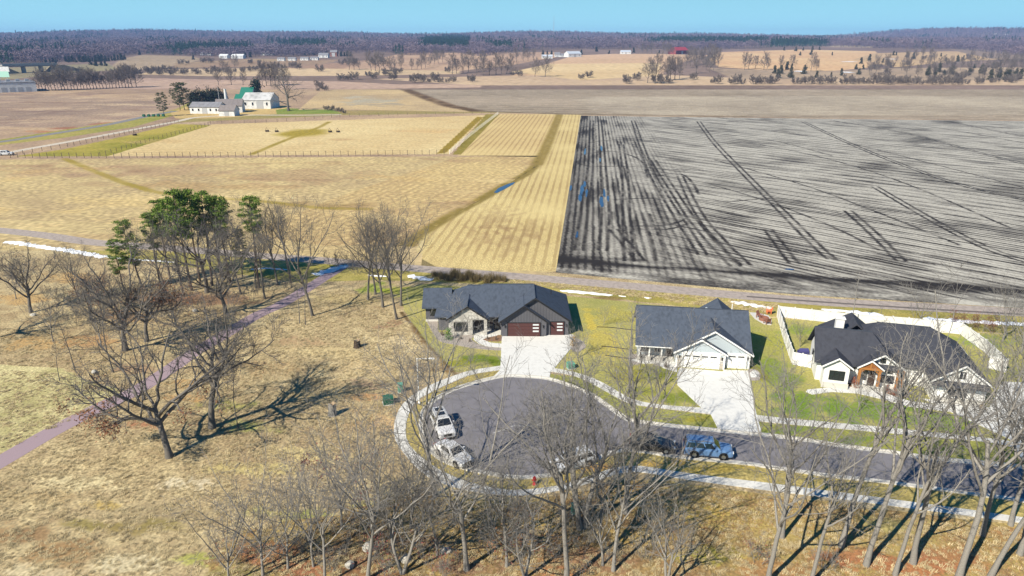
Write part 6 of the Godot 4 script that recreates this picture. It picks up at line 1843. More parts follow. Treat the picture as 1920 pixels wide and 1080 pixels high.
func vinyl_fence(path: Array) -> void:
	var t := thing("privacy_fence", "white vinyl privacy fence enclosing the white house's back yard" if path.size() > 4 else "short white vinyl fence run joining the white house's left wall", "fence", Vector3(path[0].x, 0, path[0].y))
	var o := t.position
	for i in path.size() - 1:
		var a: Vector2 = path[i]
		var b: Vector2 = path[i + 1]
		var n := maxi(1, int(round(a.distance_to(b) / 2.4)))
		for k in n:
			var p := a.lerp(b, float(k) / n)
			var q := a.lerp(b, float(k + 1) / n)
			var turn := atan2(-(q.y - p.y), q.x - p.x)
			var l := p.distance_to(q)
			var s := Shape.new()
			s.box(Vector3(-0.065, 0, -0.065), Vector3(0.065, 1.86, 0.065))
			s.slab([Vector3(-0.09, 1.86, 0.09), Vector3(0.09, 1.86, 0.09), Vector3(0.09, 1.86, -0.09), Vector3(-0.09, 1.86, -0.09)], Vector3(0, 0.05, 0))
			var post := obj("post", s, M.vinyl, t)
			post.position = Vector3(p.x, 0, p.y) - o
			post.rotation.y = turn
			s = Shape.new()
			s.box(Vector3(0.065, 0.06, -0.022), Vector3(l - 0.065, 1.68, 0.022))
			s.box(Vector3(0.065, 1.68, -0.045), Vector3(l - 0.065, 1.8, 0.045))
			s.box(Vector3(0.065, 0.04, -0.04), Vector3(l - 0.065, 0.2, 0.04))
			var panel := obj("panel", s, M.vinyl, t)
			panel.position = post.position
			panel.rotation.y = turn

func post_fence(label: String, path: Array, step: float, high: float, m: Material) -> void:
	var t := thing("post_fence", label, "fence", Vector3(path[0].x, 0, path[0].y))
	var o := t.position
	var s := Shape.new()
	s.box(Vector3(-0.07, 0, -0.07), Vector3(0.07, high, 0.07))
	var pm := s.mesh()
	var posts := evenly(path, step)
	for p: Vector2 in posts:
		var post := obj("post", pm, m, t)
		post.position = Vector3(p.x, 0, p.y) - o
	for y in [0.35, 0.6, 0.92]:
		var w := Shape.new()
		for i in path.size() - 1:
			var a := Vector3(path[i].x, high * y, path[i].y) - o
			var b := Vector3(path[i + 1].x, high * y, path[i + 1].y) - o
			w.tube(PackedVector3Array([a, b]), PackedFloat32Array([0.014, 0.014]), 4)
		obj("wire", w, M.old_post, t)

# ---------- farm, road bridge, far buildings, hedgerows, woods ----------
func barn(label: String, a: Vector3, b: Vector3, deep: float, wall: float, ridge: float, wm: Material, rm: Material, openings := 3, category := "barn", called := "barn") -> Node3D:
	# a and b: the ends of the front wall on the ground
	var d := Vector2(b.x - a.x, b.z - a.z)
	var l := d.length()
	var t := thing(called, label, category, Vector3(a.x, minf(a.y, b.y) - 0.05, a.z), atan2(-d.y, d.x))
	var w := Shape.new()
	gable_block_x(w, 0.0, l, -deep, 0.0, wall, ridge - 0.1)
	obj("wall", w, wm, t)
	var r := Shape.new()
	roof_x(r, -0.3, l + 0.3, -deep - 0.4, 0.4, wall + 0.02, ridge, 0.0, 0.0, 0.15)
	obj("roof", r, rm, t)
	for i in openings:
		var x := l * (i + 0.5) / openings
		if i == openings / 2:
			part_box("door", Vector3(x - wall * 0.4, 0, 0.003), Vector3(x + wall * 0.4, wall * 0.85, 0.08), M.grey_metal, t)
		else:
			part_box("window", Vector3(x - 0.5, wall * 0.4, 0.003), Vector3(x + 0.5, wall * 0.75, 0.06), M.glass, t)
	return t

func v3(p: Vector2) -> Vector3:
	return Vector3(p.x, 0, p.y)

func build_farm() -> void:
	barn("long low white shed with grey roof at left of farm", v3(Vector2(-192.71, -420.31)), v3(Vector2(-174.48, -418.68)), 9.0, 4.0, 6.6, M.old_white, M.roof_grey, 5)
	barn("white barn wing with dark roof beside the tall farm chimney", v3(Vector2(-178.71, -423.6)), v3(Vector2(-163.85, -426.94)), 12.0, 4.2, 7.8, M.old_white, M.roof_brown, 2)
	barn("lean-to shed in front of the farm chimney", v3(Vector2(-169.09, -404.56)), v3(Vector2(-160.16, -404.56)), 8.0, 3.2, 6.0, M.old_white, M.roof_brown, 1)
	var t := barn("large white barn with patchy metal roof at the farm's right end", v3(Vector2(-173.1, -451.85)), v3(Vector2(-154.94, -451.85)), 18.0, 5.4, 9.6, M.old_white, M.roof_patchy, 4)
	barn("green-roofed house behind the farm sheds", v3(Vector2(-185.73, -471.44)), v3(Vector2(-177.88, -471.44)), 10.0, 3.5, 7.5, M.old_white, M.roof_green, 2, "house", "farmhouse")
	barn("tall green-roofed barn beside the dark farm spruce", v3(Vector2(-187.76, -488.34)), v3(Vector2(-179.63, -488.34)), 10.0, 6.5, 11.0, M.old_white, M.roof_green, 2)
	var at := Vector2(-176.99, -437.29)
	t = thing("brick_chimney", "pale tapering chimney rising above the farm sheds", "chimney", Vector3(at.x, 0, at.y))
	var s := Shape.new()
	s.lathe(Vector3.ZERO, [Vector2(1.1, 0.0), Vector2(0.95, 6.0), Vector2(0.75, 13.0), Vector2(0.9, 13.3), Vector2(0.5, 13.3), Vector2(0.45, 12.0), Vector2(0, 12.0)], 12)
	obj("stack", s, M.old_white, t)
	at = Vector2(-181.31, -437.29)
	t = thing("utility_pole", "thin grey pole left of the farm chimney", "pole", Vector3(at.x, 0, at.y))
	s = Shape.new()
	s.lathe(Vector3.ZERO, [Vector2(0.2, -0.2), Vector2(0.14, 14.0), Vector2(0.0, 14.0)], 8)
	obj("shaft", s, M.grey_metal, t)
	part_box("crossarm", Vector3(-1.2, 13.2, -0.08), Vector3(1.2, 13.4, 0.08), M.old_post, t)
	# mailboxes row by the country road
	for k in 5:
		at = Vector2(-210.99, -401.54) + Vector2(k * 2.6, -k * 0.4)
		t = thing("hay_bale", "small dark bale beside the country road, " + ["leftmost", "second from left", "third from left", "fourth from left", "rightmost"][k], "bale", Vector3(at.x, 0, at.y), 0.0, "bales by the country road")
		s = Shape.new()
		s.tube(PackedVector3Array([Vector3(0, 0.75, -0.6), Vector3(0, 0.75, 0.6)]), PackedFloat32Array([0.75, 0.75]), 12, true)
		obj("roll", s, M.cabinet_dark, t)
	# farm trees
	var pine := [pine_meshes(330, 15.0, 0.22, 3.6), pine_meshes(331, 15.0, 0.2, 3.8)]
	for e in [[Vector2(-200.82, -404.56), 13.5, 0, "pine nearest the country road, left of the farm"], [Vector2(-208.17, -440.84), 17.0, 1, "left pine of the pair beside the farm sheds"], [Vector2(-207.13, -444.45), 17.0, 0, "right pine of the pair beside the farm sheds"]]:
		plant_tree("farm_pine", e[3], pine[e[2]], v3(e[0]), e[1], e[1] / 15.0, M.bark_pine, M.needles_dark, null, "pines at the farm")
	var ced := [cedar_meshes(340, 9.0, 3.8, 1300, 1.0), cedar_meshes(341, 9.0, 4.2, 1300, 1.0)]
	for k in 7:
		at = Vector2(-205.96, -455.65).lerp(Vector2(-188.28, -463.41), k / 6.0)
		plant_tree("farm_cedar", "dark cedar in the row behind the farm sheds, " + ["leftmost", "second from left", "third from left", "fourth from left", "fifth from left", "sixth from left", "rightmost"][k], ced[k % 2], v3(at), k * 1.3, [1.1, 1.25, 1.15, 1.3, 1.2, 1.3, 1.0][k], M.bark_pine, M.needles_black, null, "cedar row behind the farm")
	plant_tree("farm_spruce", "dark rounded spruce behind the large white barn", ced[0], v3(Vector2(-179.05, -497.24)), 0.4, 1.75, M.bark_pine, M.needles_black, null)
	var big := bare_tree({h = 24.0, r = 0.75, oak = true, bole = 0.16, crown = 0.9, seed = 350, kids = [11, 8, 6, 3], thin = 0.03})
	plant_tree("bare_tree", "big bare tree standing right of the farm barns", big, v3(Vector2(-139.14, -437.29)), 0.6, 1.0, M.bark_dark, M.twig_dark, null)

func build_bridge() -> void:
	var a := Vector3(-637.94, 2.88, -898.07)
	var b := Vector3(-602.36, 4.02, -950.94)
	var d := Vector2(b.x - a.x, b.z - a.z)
	var l := d.length()
	var t := thing("road_bridge", "grey highway overpass at the far left edge", "bridge", Vector3(a.x, a.y, a.z), atan2(-d.y, d.x))
	part_box("deck", Vector3(0, 9.5, -14.0), Vector3(l, 11.0, 0), M.concrete_old, t)
	part_box("parapet", Vector3(0, 11.0, -0.5), Vector3(l, 12.1, -0.1), M.concrete_old, t)
	part_box("parapet", Vector3(0, 11.0, -13.9), Vector3(l, 12.1, -13.5), M.concrete_old, t)
	part_box("girder", Vector3(0, 8.2, -1.6), Vector3(l, 9.5, -1.0), M.roof_grey, t)
	for x in [0.4, 0.72]:
		part_box("pier", Vector3(l * x - 1.2, -1.0, -11.0), Vector3(l * x + 1.2, 8.9, -3.0), M.concrete_old, t)
		part_box("pier_cap", Vector3(l * x - 1.6, 8.9, -13.0), Vector3(l * x + 1.6, 9.5, -1.7), M.concrete_old, t)
	var e := Shape.new()
	e.slab([Vector3(-6, 9.4, 1), Vector3(2, 9.4, 1), Vector3(20, -0.5, 1), Vector3(-30, -0.5, 1)], Vector3(0, 0, -16))
	obj("embankment", e, M.wild_ground, t)
	e = Shape.new()
	e.slab([Vector3(l + 40, -0.5, 1), Vector3(l - 14, -0.5, 1), Vector3(l - 1, 9.4, 1), Vector3(l + 8, 9.4, 1)], Vector3(0, 0, -16))
	e.n = e.n
	obj("embankment", e, M.wild_ground, t)
	# works hall with parked cars in front
	var p := Vector2(-451.61, -587.84)
	var q := Vector2(-413.43, -617.46)
	d = q - p
	t = thing("warehouse", "long white flat-roofed warehouse at the far left edge", "warehouse", Vector3(p.x, 0, p.y), atan2(-d.y, d.x))
	l = d.length()
	part_box("wall", Vector3(0, 0, -40), Vector3(l, 7.5, 0), M.old_white, t)
	part_box("roof", Vector3(-0.2, 7.5, -40.2), Vector3(l + 0.2, 8.2, 0.2), M.roof_grey, t)
	for k in 4:
		part_box("roof_unit", Vector3(l * (0.45 + k * 0.14), 8.2, -20), Vector3(l * (0.45 + k * 0.14) + 3, 10, -16), M.grey_metal, t)
		part_box("loading_door", Vector3(l * (0.48 + k * 0.12), 0, 0.003), Vector3(l * (0.48 + k * 0.12) + 3.5, 4, 0.1), M.grey_metal, t)
	for e2 in [[Vector3(-622.17, 2.45, -876.35), "white hoarding board beside the overpass", M.old_white], [Vector3(-551.36, 0.8, -773.64), "pale green highway sign board below the overpass", M.sign_green]]:
		t = thing("sign_board", e2[1], "sign", e2[0] as Vector3)
		part_box("board", Vector3(-7, 4, 0), Vector3(7, 10, 0.3), e2[2], t)
		for x in [-4.0, 4.0]:
			part_box("post", Vector3(x - 0.25, -0.5, -0.4), Vector3(x + 0.25, 4.2, -0.05), M.grey_metal, t)

func build_far_buildings() -> void:
	for e in [
		[Vector3(-518.03, 15.23, -1487.05), Vector3(-492.74, 15.23, -1487.05), 16.0, 5.0, 8.5, M.old_white, M.old_white, "white domed-looking shed left of the far hamlet"],
		[Vector3(-399.47, 10.54, -1224.28), Vector3(-387.67, 10.54, -1224.28), 8.0, 4.0, 6.0, M.old_white, M.roof_grey, "low white cottage, leftmost of the far hamlet row"],
		[Vector3(-384.38, 10.75, -1234.26), Vector3(-371.56, 10.75, -1234.26), 8.0, 4.0, 6.0, M.old_white, M.roof_grey, "low white cottage second in the far hamlet row"],
		[Vector3(-366.24, 10.96, -1244.32), Vector3(-352.4, 10.96, -1244.32), 8.0, 4.0, 6.0, M.old_white, M.roof_grey, "low white cottage third in the far hamlet row"],
		[Vector3(-351.51, 11.17, -1254.46), Vector3(-338.49, 11.17, -1254.46), 8.0, 4.0, 6.0, M.old_white, M.roof_grey, "low white cottage right end of the far hamlet row"],
		[Vector3(-364.92, 13.08, -1357.65), Vector3(-346.82, 13.08, -1357.65), 12.0, 5.0, 9.0, M.old_white, M.roof_grey, "white farmhouse above the far hamlet row"],
		[Vector3(-359.64, 14.27, -1425.23), Vector3(-345.93, 14.27, -1425.23), 10.0, 8.0, 12.0, M.brick_brown, M.roof_grey, "brick house at the right of the far hamlet"],
		[Vector3(-643.42, 15.23, -1487.05), Vector3(-621.42, 15.23, -1487.05), 14.0, 4.5, 7.0, M.old_white, M.old_white, "white roof nearest the left cedar hill"],
		[Vector3(-537.75, 12.44, -1322.34), Vector3(-523.06, 12.44, -1322.34), 14.0, 5.0, 8.0, M.old_white, M.old_white, "left one of two white sheds below the conifers"],
		[Vector3(-515.22, 12.44, -1322.34), Vector3(-493.67, 12.44, -1322.34), 14.0, 5.0, 8.0, M.old_white, M.old_white, "right one of two white sheds below the conifers"],
		[Vector3(54.85, 12.44, -1322.34), Vector3(74.44, 12.44, -1322.34), 12.0, 4.0, 7.0, M.old_white, M.roof_pale, "pale farm shed, leftmost of the middle farmstead"],
		[Vector3(82.7, 13.78, -1396.69), Vector3(93.04, 13.78, -1396.69), 10.0, 5.0, 9.0, M.old_white, M.roof_grey, "white house in the middle farmstead"],
		[Vector3(93.04, 13.78, -1396.69), Vector3(101.31, 13.78, -1396.69), 10.0, 4.0, 6.5, M.old_white, M.roof_grey, "small shed between house and barn of the middle farmstead"],
		[Vector3(108.49, 13.53, -1382.63), Vector3(134.39, 13.78, -1396.69), 16.0, 6.5, 11.0, M.old_white, M.roof_pale, "large white barn at the right of the middle farmstead"],
		[Vector3(237.28, 16.51, -1573.59), Vector3(259.38, 16.51, -1573.59), 14.0, 4.5, 8.0, M.old_white, M.roof_pale, "lone pale shed between the middle farmstead and red barn"],
		[Vector3(353.54, 16.25, -1557.75), Vector3(388.87, 16.79, -1589.59), 20.0, 8.0, 15.0, M.barn_red, M.roof_red, "red-roofed barn among the far trees"],
		[Vector3(346.62, 16.51, -1573.59), Vector3(355.92, 16.51, -1573.59), 12.0, 5.0, 9.0, M.old_white, M.roof_red, "small red-roofed shed beside the red barn"],
		[Vector3(1038.41, 34.96, -2429.16), Vector3(1056.29, 34.96, -2429.16), 14.0, 5.0, 9.0, M.old_white, M.old_white, "tiny white house on the right-hand wooded slope"],
		[Vector3(2103.09, 48.9, -3592.23), Vector3(2112.53, 48.7, -3563.63), 20.0, 9.0, 16.0, M.old_white, M.old_white, "tiny pale house in the woods of the right hill"],
		[Vector3(2443.86, 69.57, -3716.29), Vector3(2464.95, 69.34, -3686.71), 20.0, 10.0, 14.0, M.old_white, M.old_white, "left one of two white roofs on the far right ridge"],
		[Vector3(2446.26, 66.61, -3641.87), Vector3(2463.49, 66.43, -3620.11), 20.0, 10.0, 14.0, M.old_white, M.old_white, "right one of two white roofs on the far right ridge"]]:
		barn(e[7], e[0], e[1], e[2], e[3], e[4], e[5], e[6], 3, "building", "far_building")
	var at := Vector3(205.41, 59.97, -3589.06)
	var t := thing("radio_mast", "hair-thin radio mast on the wooded skyline", "mast", at)
	var s := Shape.new()
	s.lathe(Vector3.ZERO, [Vector2(1.6, -2.0), Vector2(1.0, 60.0), Vector2(0.5, 105.0), Vector2(0.0, 105.0)], 5)
	obj("lattice", s, M.grey_metal, t)
	# snow left on the right-hand slope
	for e in [[Vector3(561.32, 9.94, -1197.22), 13.0, 8.0], [Vector3(683.06, 12.01, -1298.45), 12.0, 9.0], [Vector3(382.68, 4.02, -950.94), 8.0, 8.0], [Vector3(435.37, 3.55, -929.8), 9.0, 8.0]]:
		var k := Shape.new()
		var c: Vector3 = e[0]
		var last := Vector3.ZERO
		for i in 15:
			var a := TAU * i / 14.0
			var x: float = c.x + cos(a) * e[1] * (1.0 + 0.25 * sin(i * 2.2))
			var z: float = c.z + sin(a) * e[2] * (1.0 + 0.2 * cos(i * 1.7))
			var p := Vector3(x, land(x, z) + 0.35, z)
			if i > 0:
				k.tri(Vector3(c.x, land(c.x, c.z) + 0.7, c.z), p, last)
			last = p
		struct("snow_patch", k, M.snow)

func place_in(all: Array, i: int) -> String:
	# where one of a short row stands, counted from the left
	if all.size() > 12:
		return ""
	var before := 0
	for p: Vector3 in all:
		if p.x / -p.z < all[i].x / -all[i].z:
			before += 1
	return ", " + ["leftmost", "second from left", "third from left", "fourth from left", "fifth from left", "sixth from left", "seventh from left", "eighth from left", "ninth from left", "tenth from left", "eleventh from left", "twelfth from left"][before]

func on_land(p: Vector3) -> Vector3:
	return Vector3(p.x, land(p.x, p.z) if p.z < -640.0 else 0.0, p.z)

func build_hedgerows() -> void:
	var far := []
	for i in 5:
		far.append(far_tree_mesh(500 + i, 15.0, [0.9, 1.1, 0.8, 1.0, 1.2][i]))
	var scrub := []
	for i in 3:
		scrub.append(bare_tree({h = 5.0, r = 0.08, stems = 5, splay = 0.6, bole = 0.1, crown = 1.0, seed = 520 + i, kids = [9, 8, 6], depth = 3, thin = 0.06}))
	var r := RandomNumberGenerator.new()
	r.seed = 8
	for g in [
		["grey bare tree in the dense row beside the far warehouse", "tree row beside the warehouse", 13.5, spots3([-418.5, 0.0, -628.1, -420.7, 0.0, -635.9, -412.9, 0.0, -628.1, -415.0, 0.0, -635.9, -407.2, 0.0, -628.1, -409.2, 0.0, -635.9, -401.5, 0.0, -628.1, -403.5, 0.0, -635.9, -400.6, 0.0, -635.9, -397.8, 0.0, -635.9, -399.7, 0.0, -643.7, -392.0, 0.0, -635.9, -393.8, 0.0, -643.7, -390.9, 0.0, -643.7, -388.0, 0.0, -643.7, -385.1, 0.0, -643.7, -386.1, 0.0, -650.3, -383.1, 0.0, -650.3, -380.2, 0.0, -650.3, -381.8, 0.0, -658.3, -378.9, 0.0, -658.3, -375.9, 0.0, -658.3, -377.4, 0.0, -666.4, -370.0, 0.0, -658.3, -371.4, 0.0, -666.4, -368.4, 0.0, -666.4, -365.4, 0.0, -666.4, -366.8, 0.0, -674.7, -359.4, 0.0, -666.4, -360.7, 0.0, -674.7, -356.6, 0.0, -674.7])],
		["bare tree of the left hedgerow clump beyond the farm", "left hedgerow trees", 15.0, spots3([-224.1, 4.8, -986.5, -217.4, 4.8, -986.5, -210.1, 4.8, -986.5])],
		["bare tree of the dense hedgerow beyond the paddocks", "middle hedgerow trees", 17.5, spots3([-189.3, 4.3, -962.7, -183.6, 4.3, -962.7, -175.7, 4.0, -950.9, -171.4, 4.3, -962.7, -164.2, 4.3, -962.7, -159.0, 4.6, -974.5, -151.0, 4.6, -974.5])],
		["bare tree of the tapering hedgerow beyond the paddocks", "tapering hedgerow trees", 14.0, spots3([-138.1, 4.8, -986.5, -132.3, 5.1, -998.7, -126.4, 5.1, -998.7, -124.6, 6.0, -1033.9, -123.0, 7.0, -1074.8, -121.2, 8.0, -1117.2, -117.5, 8.8, -1147.2, -113.9, 9.5, -1180.3])],
		["bare tree in the hedgerow beside the wide far field", "hedgerow by the wide field", 17.0, spots3([-75.1, 2.9, -898.1, -70.4, 3.1, -907.3, -63.0, 3.3, -918.5, -56.8, 3.6, -929.8, -43.2, 2.4, -876.4, -35.0, 2.3, -867.4, -27.5, 2.4, -876.4, -19.9, 2.7, -887.1, -13.5, 3.1, -907.3, -6.7, 2.9, -898.1, -40.6, 6.4, -1048.8, 0.0, 2.7, -887.1])],
		["rounded bare tree at the tan field's foot", "pair of rounded trees", 15.0, spots3([27.2, 1.9, -848.1, 39.3, 1.9, -848.1])],
		["bare tree by the middle farmstead's left fence", "trees left of the middle farmstead", 16.0, spots3([7.1, 9.9, -1197.2, 19.0, 10.4, -1216.8, 27.1, 10.4, -1216.8, 37.2, 11.2, -1254.5])],
		["tall bare tree in the gap right of the tan field", "tall trees right of the tan field", 20.0, spots3([140.8, 0.4, -739.6, 146.8, 0.4, -730.6, 169.4, 0.9, -783.2, 174.1, 0.9, -783.2, 180.6, 1.0, -791.2, 190.0, 1.3, -809.2])],
		["grey bare tree in the thick belt below the red barn", "belt below the red barn", 17.0, spots3([247.8, 5.7, -1021.4, 266.8, 7.0, -1074.8, 280.4, 7.7, -1103.6, 290.4, 8.0, -1117.2, 279.2, 6.4, -1048.8, 264.2, 4.6, -974.5, 256.5, 3.6, -929.8, 274.4, 4.6, -974.5, 234.2, 3.1, -907.3, 316.2, 9.9, -1197.2, 347.7, 11.6, -1275.0, 372.2, 12.4, -1322.3, 317.5, 11.6, -1275.0, 326.5, 9.2, -1163.6, 301.1, 6.4, -1048.8, 305.0, 7.7, -1103.6])],
		["bare tree between red barn and middle farmstead", "trees by the red barn", 16.0, spots3([293.0, 17.4, -1625.3, 303.8, 17.4, -1625.3, 314.6, 17.4, -1625.3, 319.0, 15.2, -1487.0, 325.6, 15.2, -1487.0, 324.7, 16.3, -1557.8, 332.2, 15.2, -1487.0])],
		["bare tree on the orange field's lower edge", "trees under the orange field", 15.0, spots3([320.3, 4.8, -986.5, 329.4, 5.1, -998.7, 342.4, 5.4, -1008.9, 346.7, 4.8, -986.5, 351.1, 4.8, -986.5, 365.8, 4.6, -974.5, 384.9, 4.8, -986.5, 396.9, 4.0, -950.9, 403.9, 4.0, -950.9])],
		["rounded bare tree on scrubby slope at right", "scrub slope trees", 14.0, spots3([443.6, 2.7, -887.1, 461.6, 3.1, -907.3, 485.3, 3.6, -929.8, 606.8, 7.7, -1103.6, 714.4, 11.6, -1275.0, 781.8, 13.3, -1371.5, 741.8, 11.6, -1275.0, 684.0, 9.2, -1163.6, 664.2, 7.7, -1103.6, 623.2, 5.7, -1021.4, 609.7, 4.6, -974.5, 593.4, 3.6, -929.8, 725.4, 8.4, -1133.2, 661.2, 5.7, -1021.4, 742.2, 8.4, -1133.2, 794.0, 9.9, -1197.2, 742.9, 7.7, -1103.6, 792.8, 9.2, -1163.6, 826.0, 9.9, -1197.2, 752.6, 7.0, -1074.8, 801.1, 8.4, -1133.2, 667.8, 4.6, -974.5, 623.9, 3.6, -929.8, 586.6, 2.7, -887.1, 666.1, 4.0, -950.9, 646.4, 3.1, -907.3, 529.9, 4.6, -974.5, 579.9, 5.1, -998.7, 597.5, 6.4, -1048.8, 566.9, 4.0, -950.9, 479.3, 2.3, -867.4, 470.2, 1.6, -827.6, 493.4, 1.7, -837.8, 496.3, 1.3, -809.2, 521.0, 1.0, -791.2, 548.3, 1.3, -809.2, 575.3, 1.6, -827.6])],
		["bare tree in the loose clump behind the farm", "trees behind the farm", 15.0, spots3([-245.3, 0.1, -698.5, -241.1, 0.1, -698.5, -239.3, 0.2, -705.7, -235.0, 0.2, -705.7, -228.5, 0.1, -698.5, -203.2, 0.0, -643.7])],
		["small bare tree in pasture far left of hamlet", "far left pasture trees", 14.0, spots3([-398.2, 4.8, -986.5, -372.2, 4.3, -962.7, -320.7, 1.3, -809.2, -291.1, 0.2, -705.7, -281.8, 0.2, -714.4, -266.8, 0.2, -705.7])]]:
		for i in g[3].size():
			var p: Vector3 = g[3][i]
			plant_tree("hedgerow_tree", g[0] + place_in(g[3], i), far[r.randi() % 5], on_land(p), r.randf() * TAU, g[2] / 13.0 * r.randf_range(0.8, 1.15), M.bark_far, M.twig_far, null, g[1])
	for g in [
		["low grey bush along the wide far field's upper edge", "bushes above the wide field", spots3([-103.0, 0.5, -747.2, -95.2, 0.6, -756.4, -87.3, 0.5, -747.2, -80.5, 0.6, -756.4, -75.0, 0.5, -747.2, -67.2, 0.5, -747.2, -62.3, 0.6, -756.4, -43.1, 0.6, -756.4, -42.9, 0.8, -773.6, 77.9, 1.2, -801.0, 89.1, 1.6, -827.6, 118.3, 0.4, -730.6, 137.2, 0.9, -783.2, 149.6, 0.4, -739.6, 154.4, 0.4, -730.6, 162.1, 0.4, -730.6, 201.3, 1.0, -791.2, 207.8, 0.4, -739.6, 210.8, 0.4, -730.6, 222.9, 0.3, -721.7, 230.0, 0.4, -730.6, 233.8, 0.3, -721.7, 246.2, 0.3, -721.7, 251.6, 0.3, -721.7, 259.7, 0.3, -721.7, 268.3, 0.4, -730.6, 290.3, 0.4, -730.6, 292.2, 0.3, -721.7, 298.7, 0.3, -721.7, 308.4, 0.3, -721.7, 316.6, 0.3, -721.7, 324.7, 0.3, -721.7, 335.5, 0.3, -721.7, 0.0, 2.4, -876.4, 9.0, 2.1, -856.9, -148.9, 3.1, -907.3, -143.8, 3.3, -918.5, -83.2, 3.6, -929.8, -132.6, 1.0, -791.2, -157.3, 1.3, -809.2])],
		["grey thicket bush at the foot of the scrub slope", "thicket at the foot of the slope", spots3([340.9, 0.3, -721.7, 350.5, 0.4, -730.6, 352.8, 0.3, -721.7, 358.2, 0.3, -721.7, 364.7, 0.3, -721.7, 371.2, 0.3, -721.7, 376.6, 0.3, -721.7, 379.3, 0.2, -714.4, 389.6, 0.3, -721.7, 396.1, 0.3, -721.7, 398.6, 0.2, -714.4, 409.1, 0.3, -721.7, 411.5, 0.2, -714.4, 422.1, 0.3, -721.7, 424.3, 0.2, -714.4, 430.7, 0.2, -714.4, 441.6, 0.3, -721.7, 443.6, 0.2, -714.4, 450.0, 0.2, -714.4, 461.0, 0.3, -721.7, 389.1, 0.7, -764.2, 398.9, 0.6, -756.4, 413.6, 0.6, -756.4, 434.9, 0.7, -764.2, 449.2, 0.7, -764.2, 458.9, 0.6, -756.4, 477.8, 0.7, -764.2, 487.7, 0.4, -739.6, 498.8, 0.4, -739.6, 526.9, 0.6, -756.4, 547.3, 0.8, -773.6, 515.6, 0.6, -756.4])],
		["brushy shrub along the far left pastures", "pasture shrubs", spots3([-468.5, 3.3, -918.5, -462.4, 3.3, -918.5, -455.5, 3.3, -918.5, -448.7, 3.3, -918.5, -436.6, 3.1, -907.3, -426.4, 3.1, -907.3, -414.2, 3.1, -907.3, -402.0, 3.1, -907.3, -384.8, 3.6, -929.8, -377.8, 3.6, -929.8, -366.5, 3.3, -918.5, -360.5, 3.6, -929.8, -353.6, 3.8, -939.4, -352.9, 5.4, -1008.9, -252.1, 3.8, -939.4, -297.4, 5.1, -998.7, -165.3, 0.0, -628.1, -178.1, 0.0, -658.3, -344.3, 4.3, -962.7, -347.2, 4.0, -950.9])],
		["low hedge bush in the left valley pastures", "valley hedge bushes", spots3([-456.7, 2.4, -876.4, -448.9, 2.7, -887.1, -431.8, 2.4, -876.4, -417.4, 2.4, -876.4, -407.9, 2.7, -887.1, -389.3, 2.7, -887.1, -380.6, 2.9, -898.1, -343.5, 5.7, -1021.4, -338.4, 6.0, -1033.9, -325.3, 5.7, -1021.4, -316.9, 6.0, -1033.9, -187.6, 0.9, -783.2, -182.3, 1.0, -791.2, -175.2, 1.0, -791.2, -172.8, 2.1, -856.9, -163.2, 2.3, -867.4, -152.9, 2.3, -867.4, -550.9, 2.4, -876.4, -549.6, 2.7, -887.1, -542.8, 2.9, -898.1, -504.2, 3.8, -939.4, -514.5, 8.0, -1117.2, -511.6, 8.4, -1133.2, -499.2, 9.2, -1163.6, -487.1, 9.2, -1163.6, -412.3, 8.4, -1133.2, -403.7, 8.8, -1147.2, -262.4, 7.7, -1103.6, -255.6, 8.0, -1117.2, -249.1, 8.4, -1133.2, -218.8, 8.4, -1133.2, -210.7, 9.2, -1163.6])],
		["brown shrub on the track right of the farm's big tree", "shrubs right of the farm", spots3([-116.6, 0.0, -441.3, -112.3, 0.0, -437.6, -108.1, 0.0, -434.0, -104.0, 0.0, -427.8, -100.5, 0.0, -420.8, -170.2, 0.0, -621.7, -172.2, 0.0, -643.7])],
		]:
		for p: Vector3 in g[2]:
			plant_tree("field_shrub", g[0], scrub[r.randi() % 3], on_land(p), r.randf() * TAU, r.randf_range(0.9, 1.9) * (0.36 if g[1] == "shrubs right of the farm" else 1.0), M.bark_far, M.twig_far, null, g[1], "shrub")
	# loose scrub filling the right-hand slope
	var slope := PackedVector2Array(plan(spots3([332.6, 0.4, -739.6, 516.8, 5.7, -1021.4, 699.2, 11.6, -1275.0, 879.9, 15.2, -1487.0, 1068.8, 17.4, -1625.3, 1132.9, 15.2, -1487.0, 557.4, 0.3, -721.7])))
	for k in 130:
		var q := Vector2(r.randf_range(330, 900), r.randf_range(-1500, -700))
		if not inside(q, slope):
			continue
		var here := on_land(Vector3(q.x, 0, q.y))
		if k % 3 == 0:
			plant_tree("hedgerow_tree", "rounded bare tree on scrubby slope at right", far[r.randi() % 5], here, r.randf() * TAU, r.randf_range(0.6, 1.05), M.bark_far, M.twig_far, null, "scrub slope trees")
		else:
			plant_tree("field_shrub", "grey bush scattered over the scrubby slope at right", scrub[r.randi() % 3], here, r.randf() * TAU, r.randf_range(0.8, 1.7), M.bark_far, M.twig_far, null, "scrub slope bushes", "shrub")
	# cedars
	var ced := []
	for i in 4:
		ced.append(cedar_meshes(540 + i, 10.0, [3.2, 4.0, 3.4, 4.4][i], 700, 1.5))
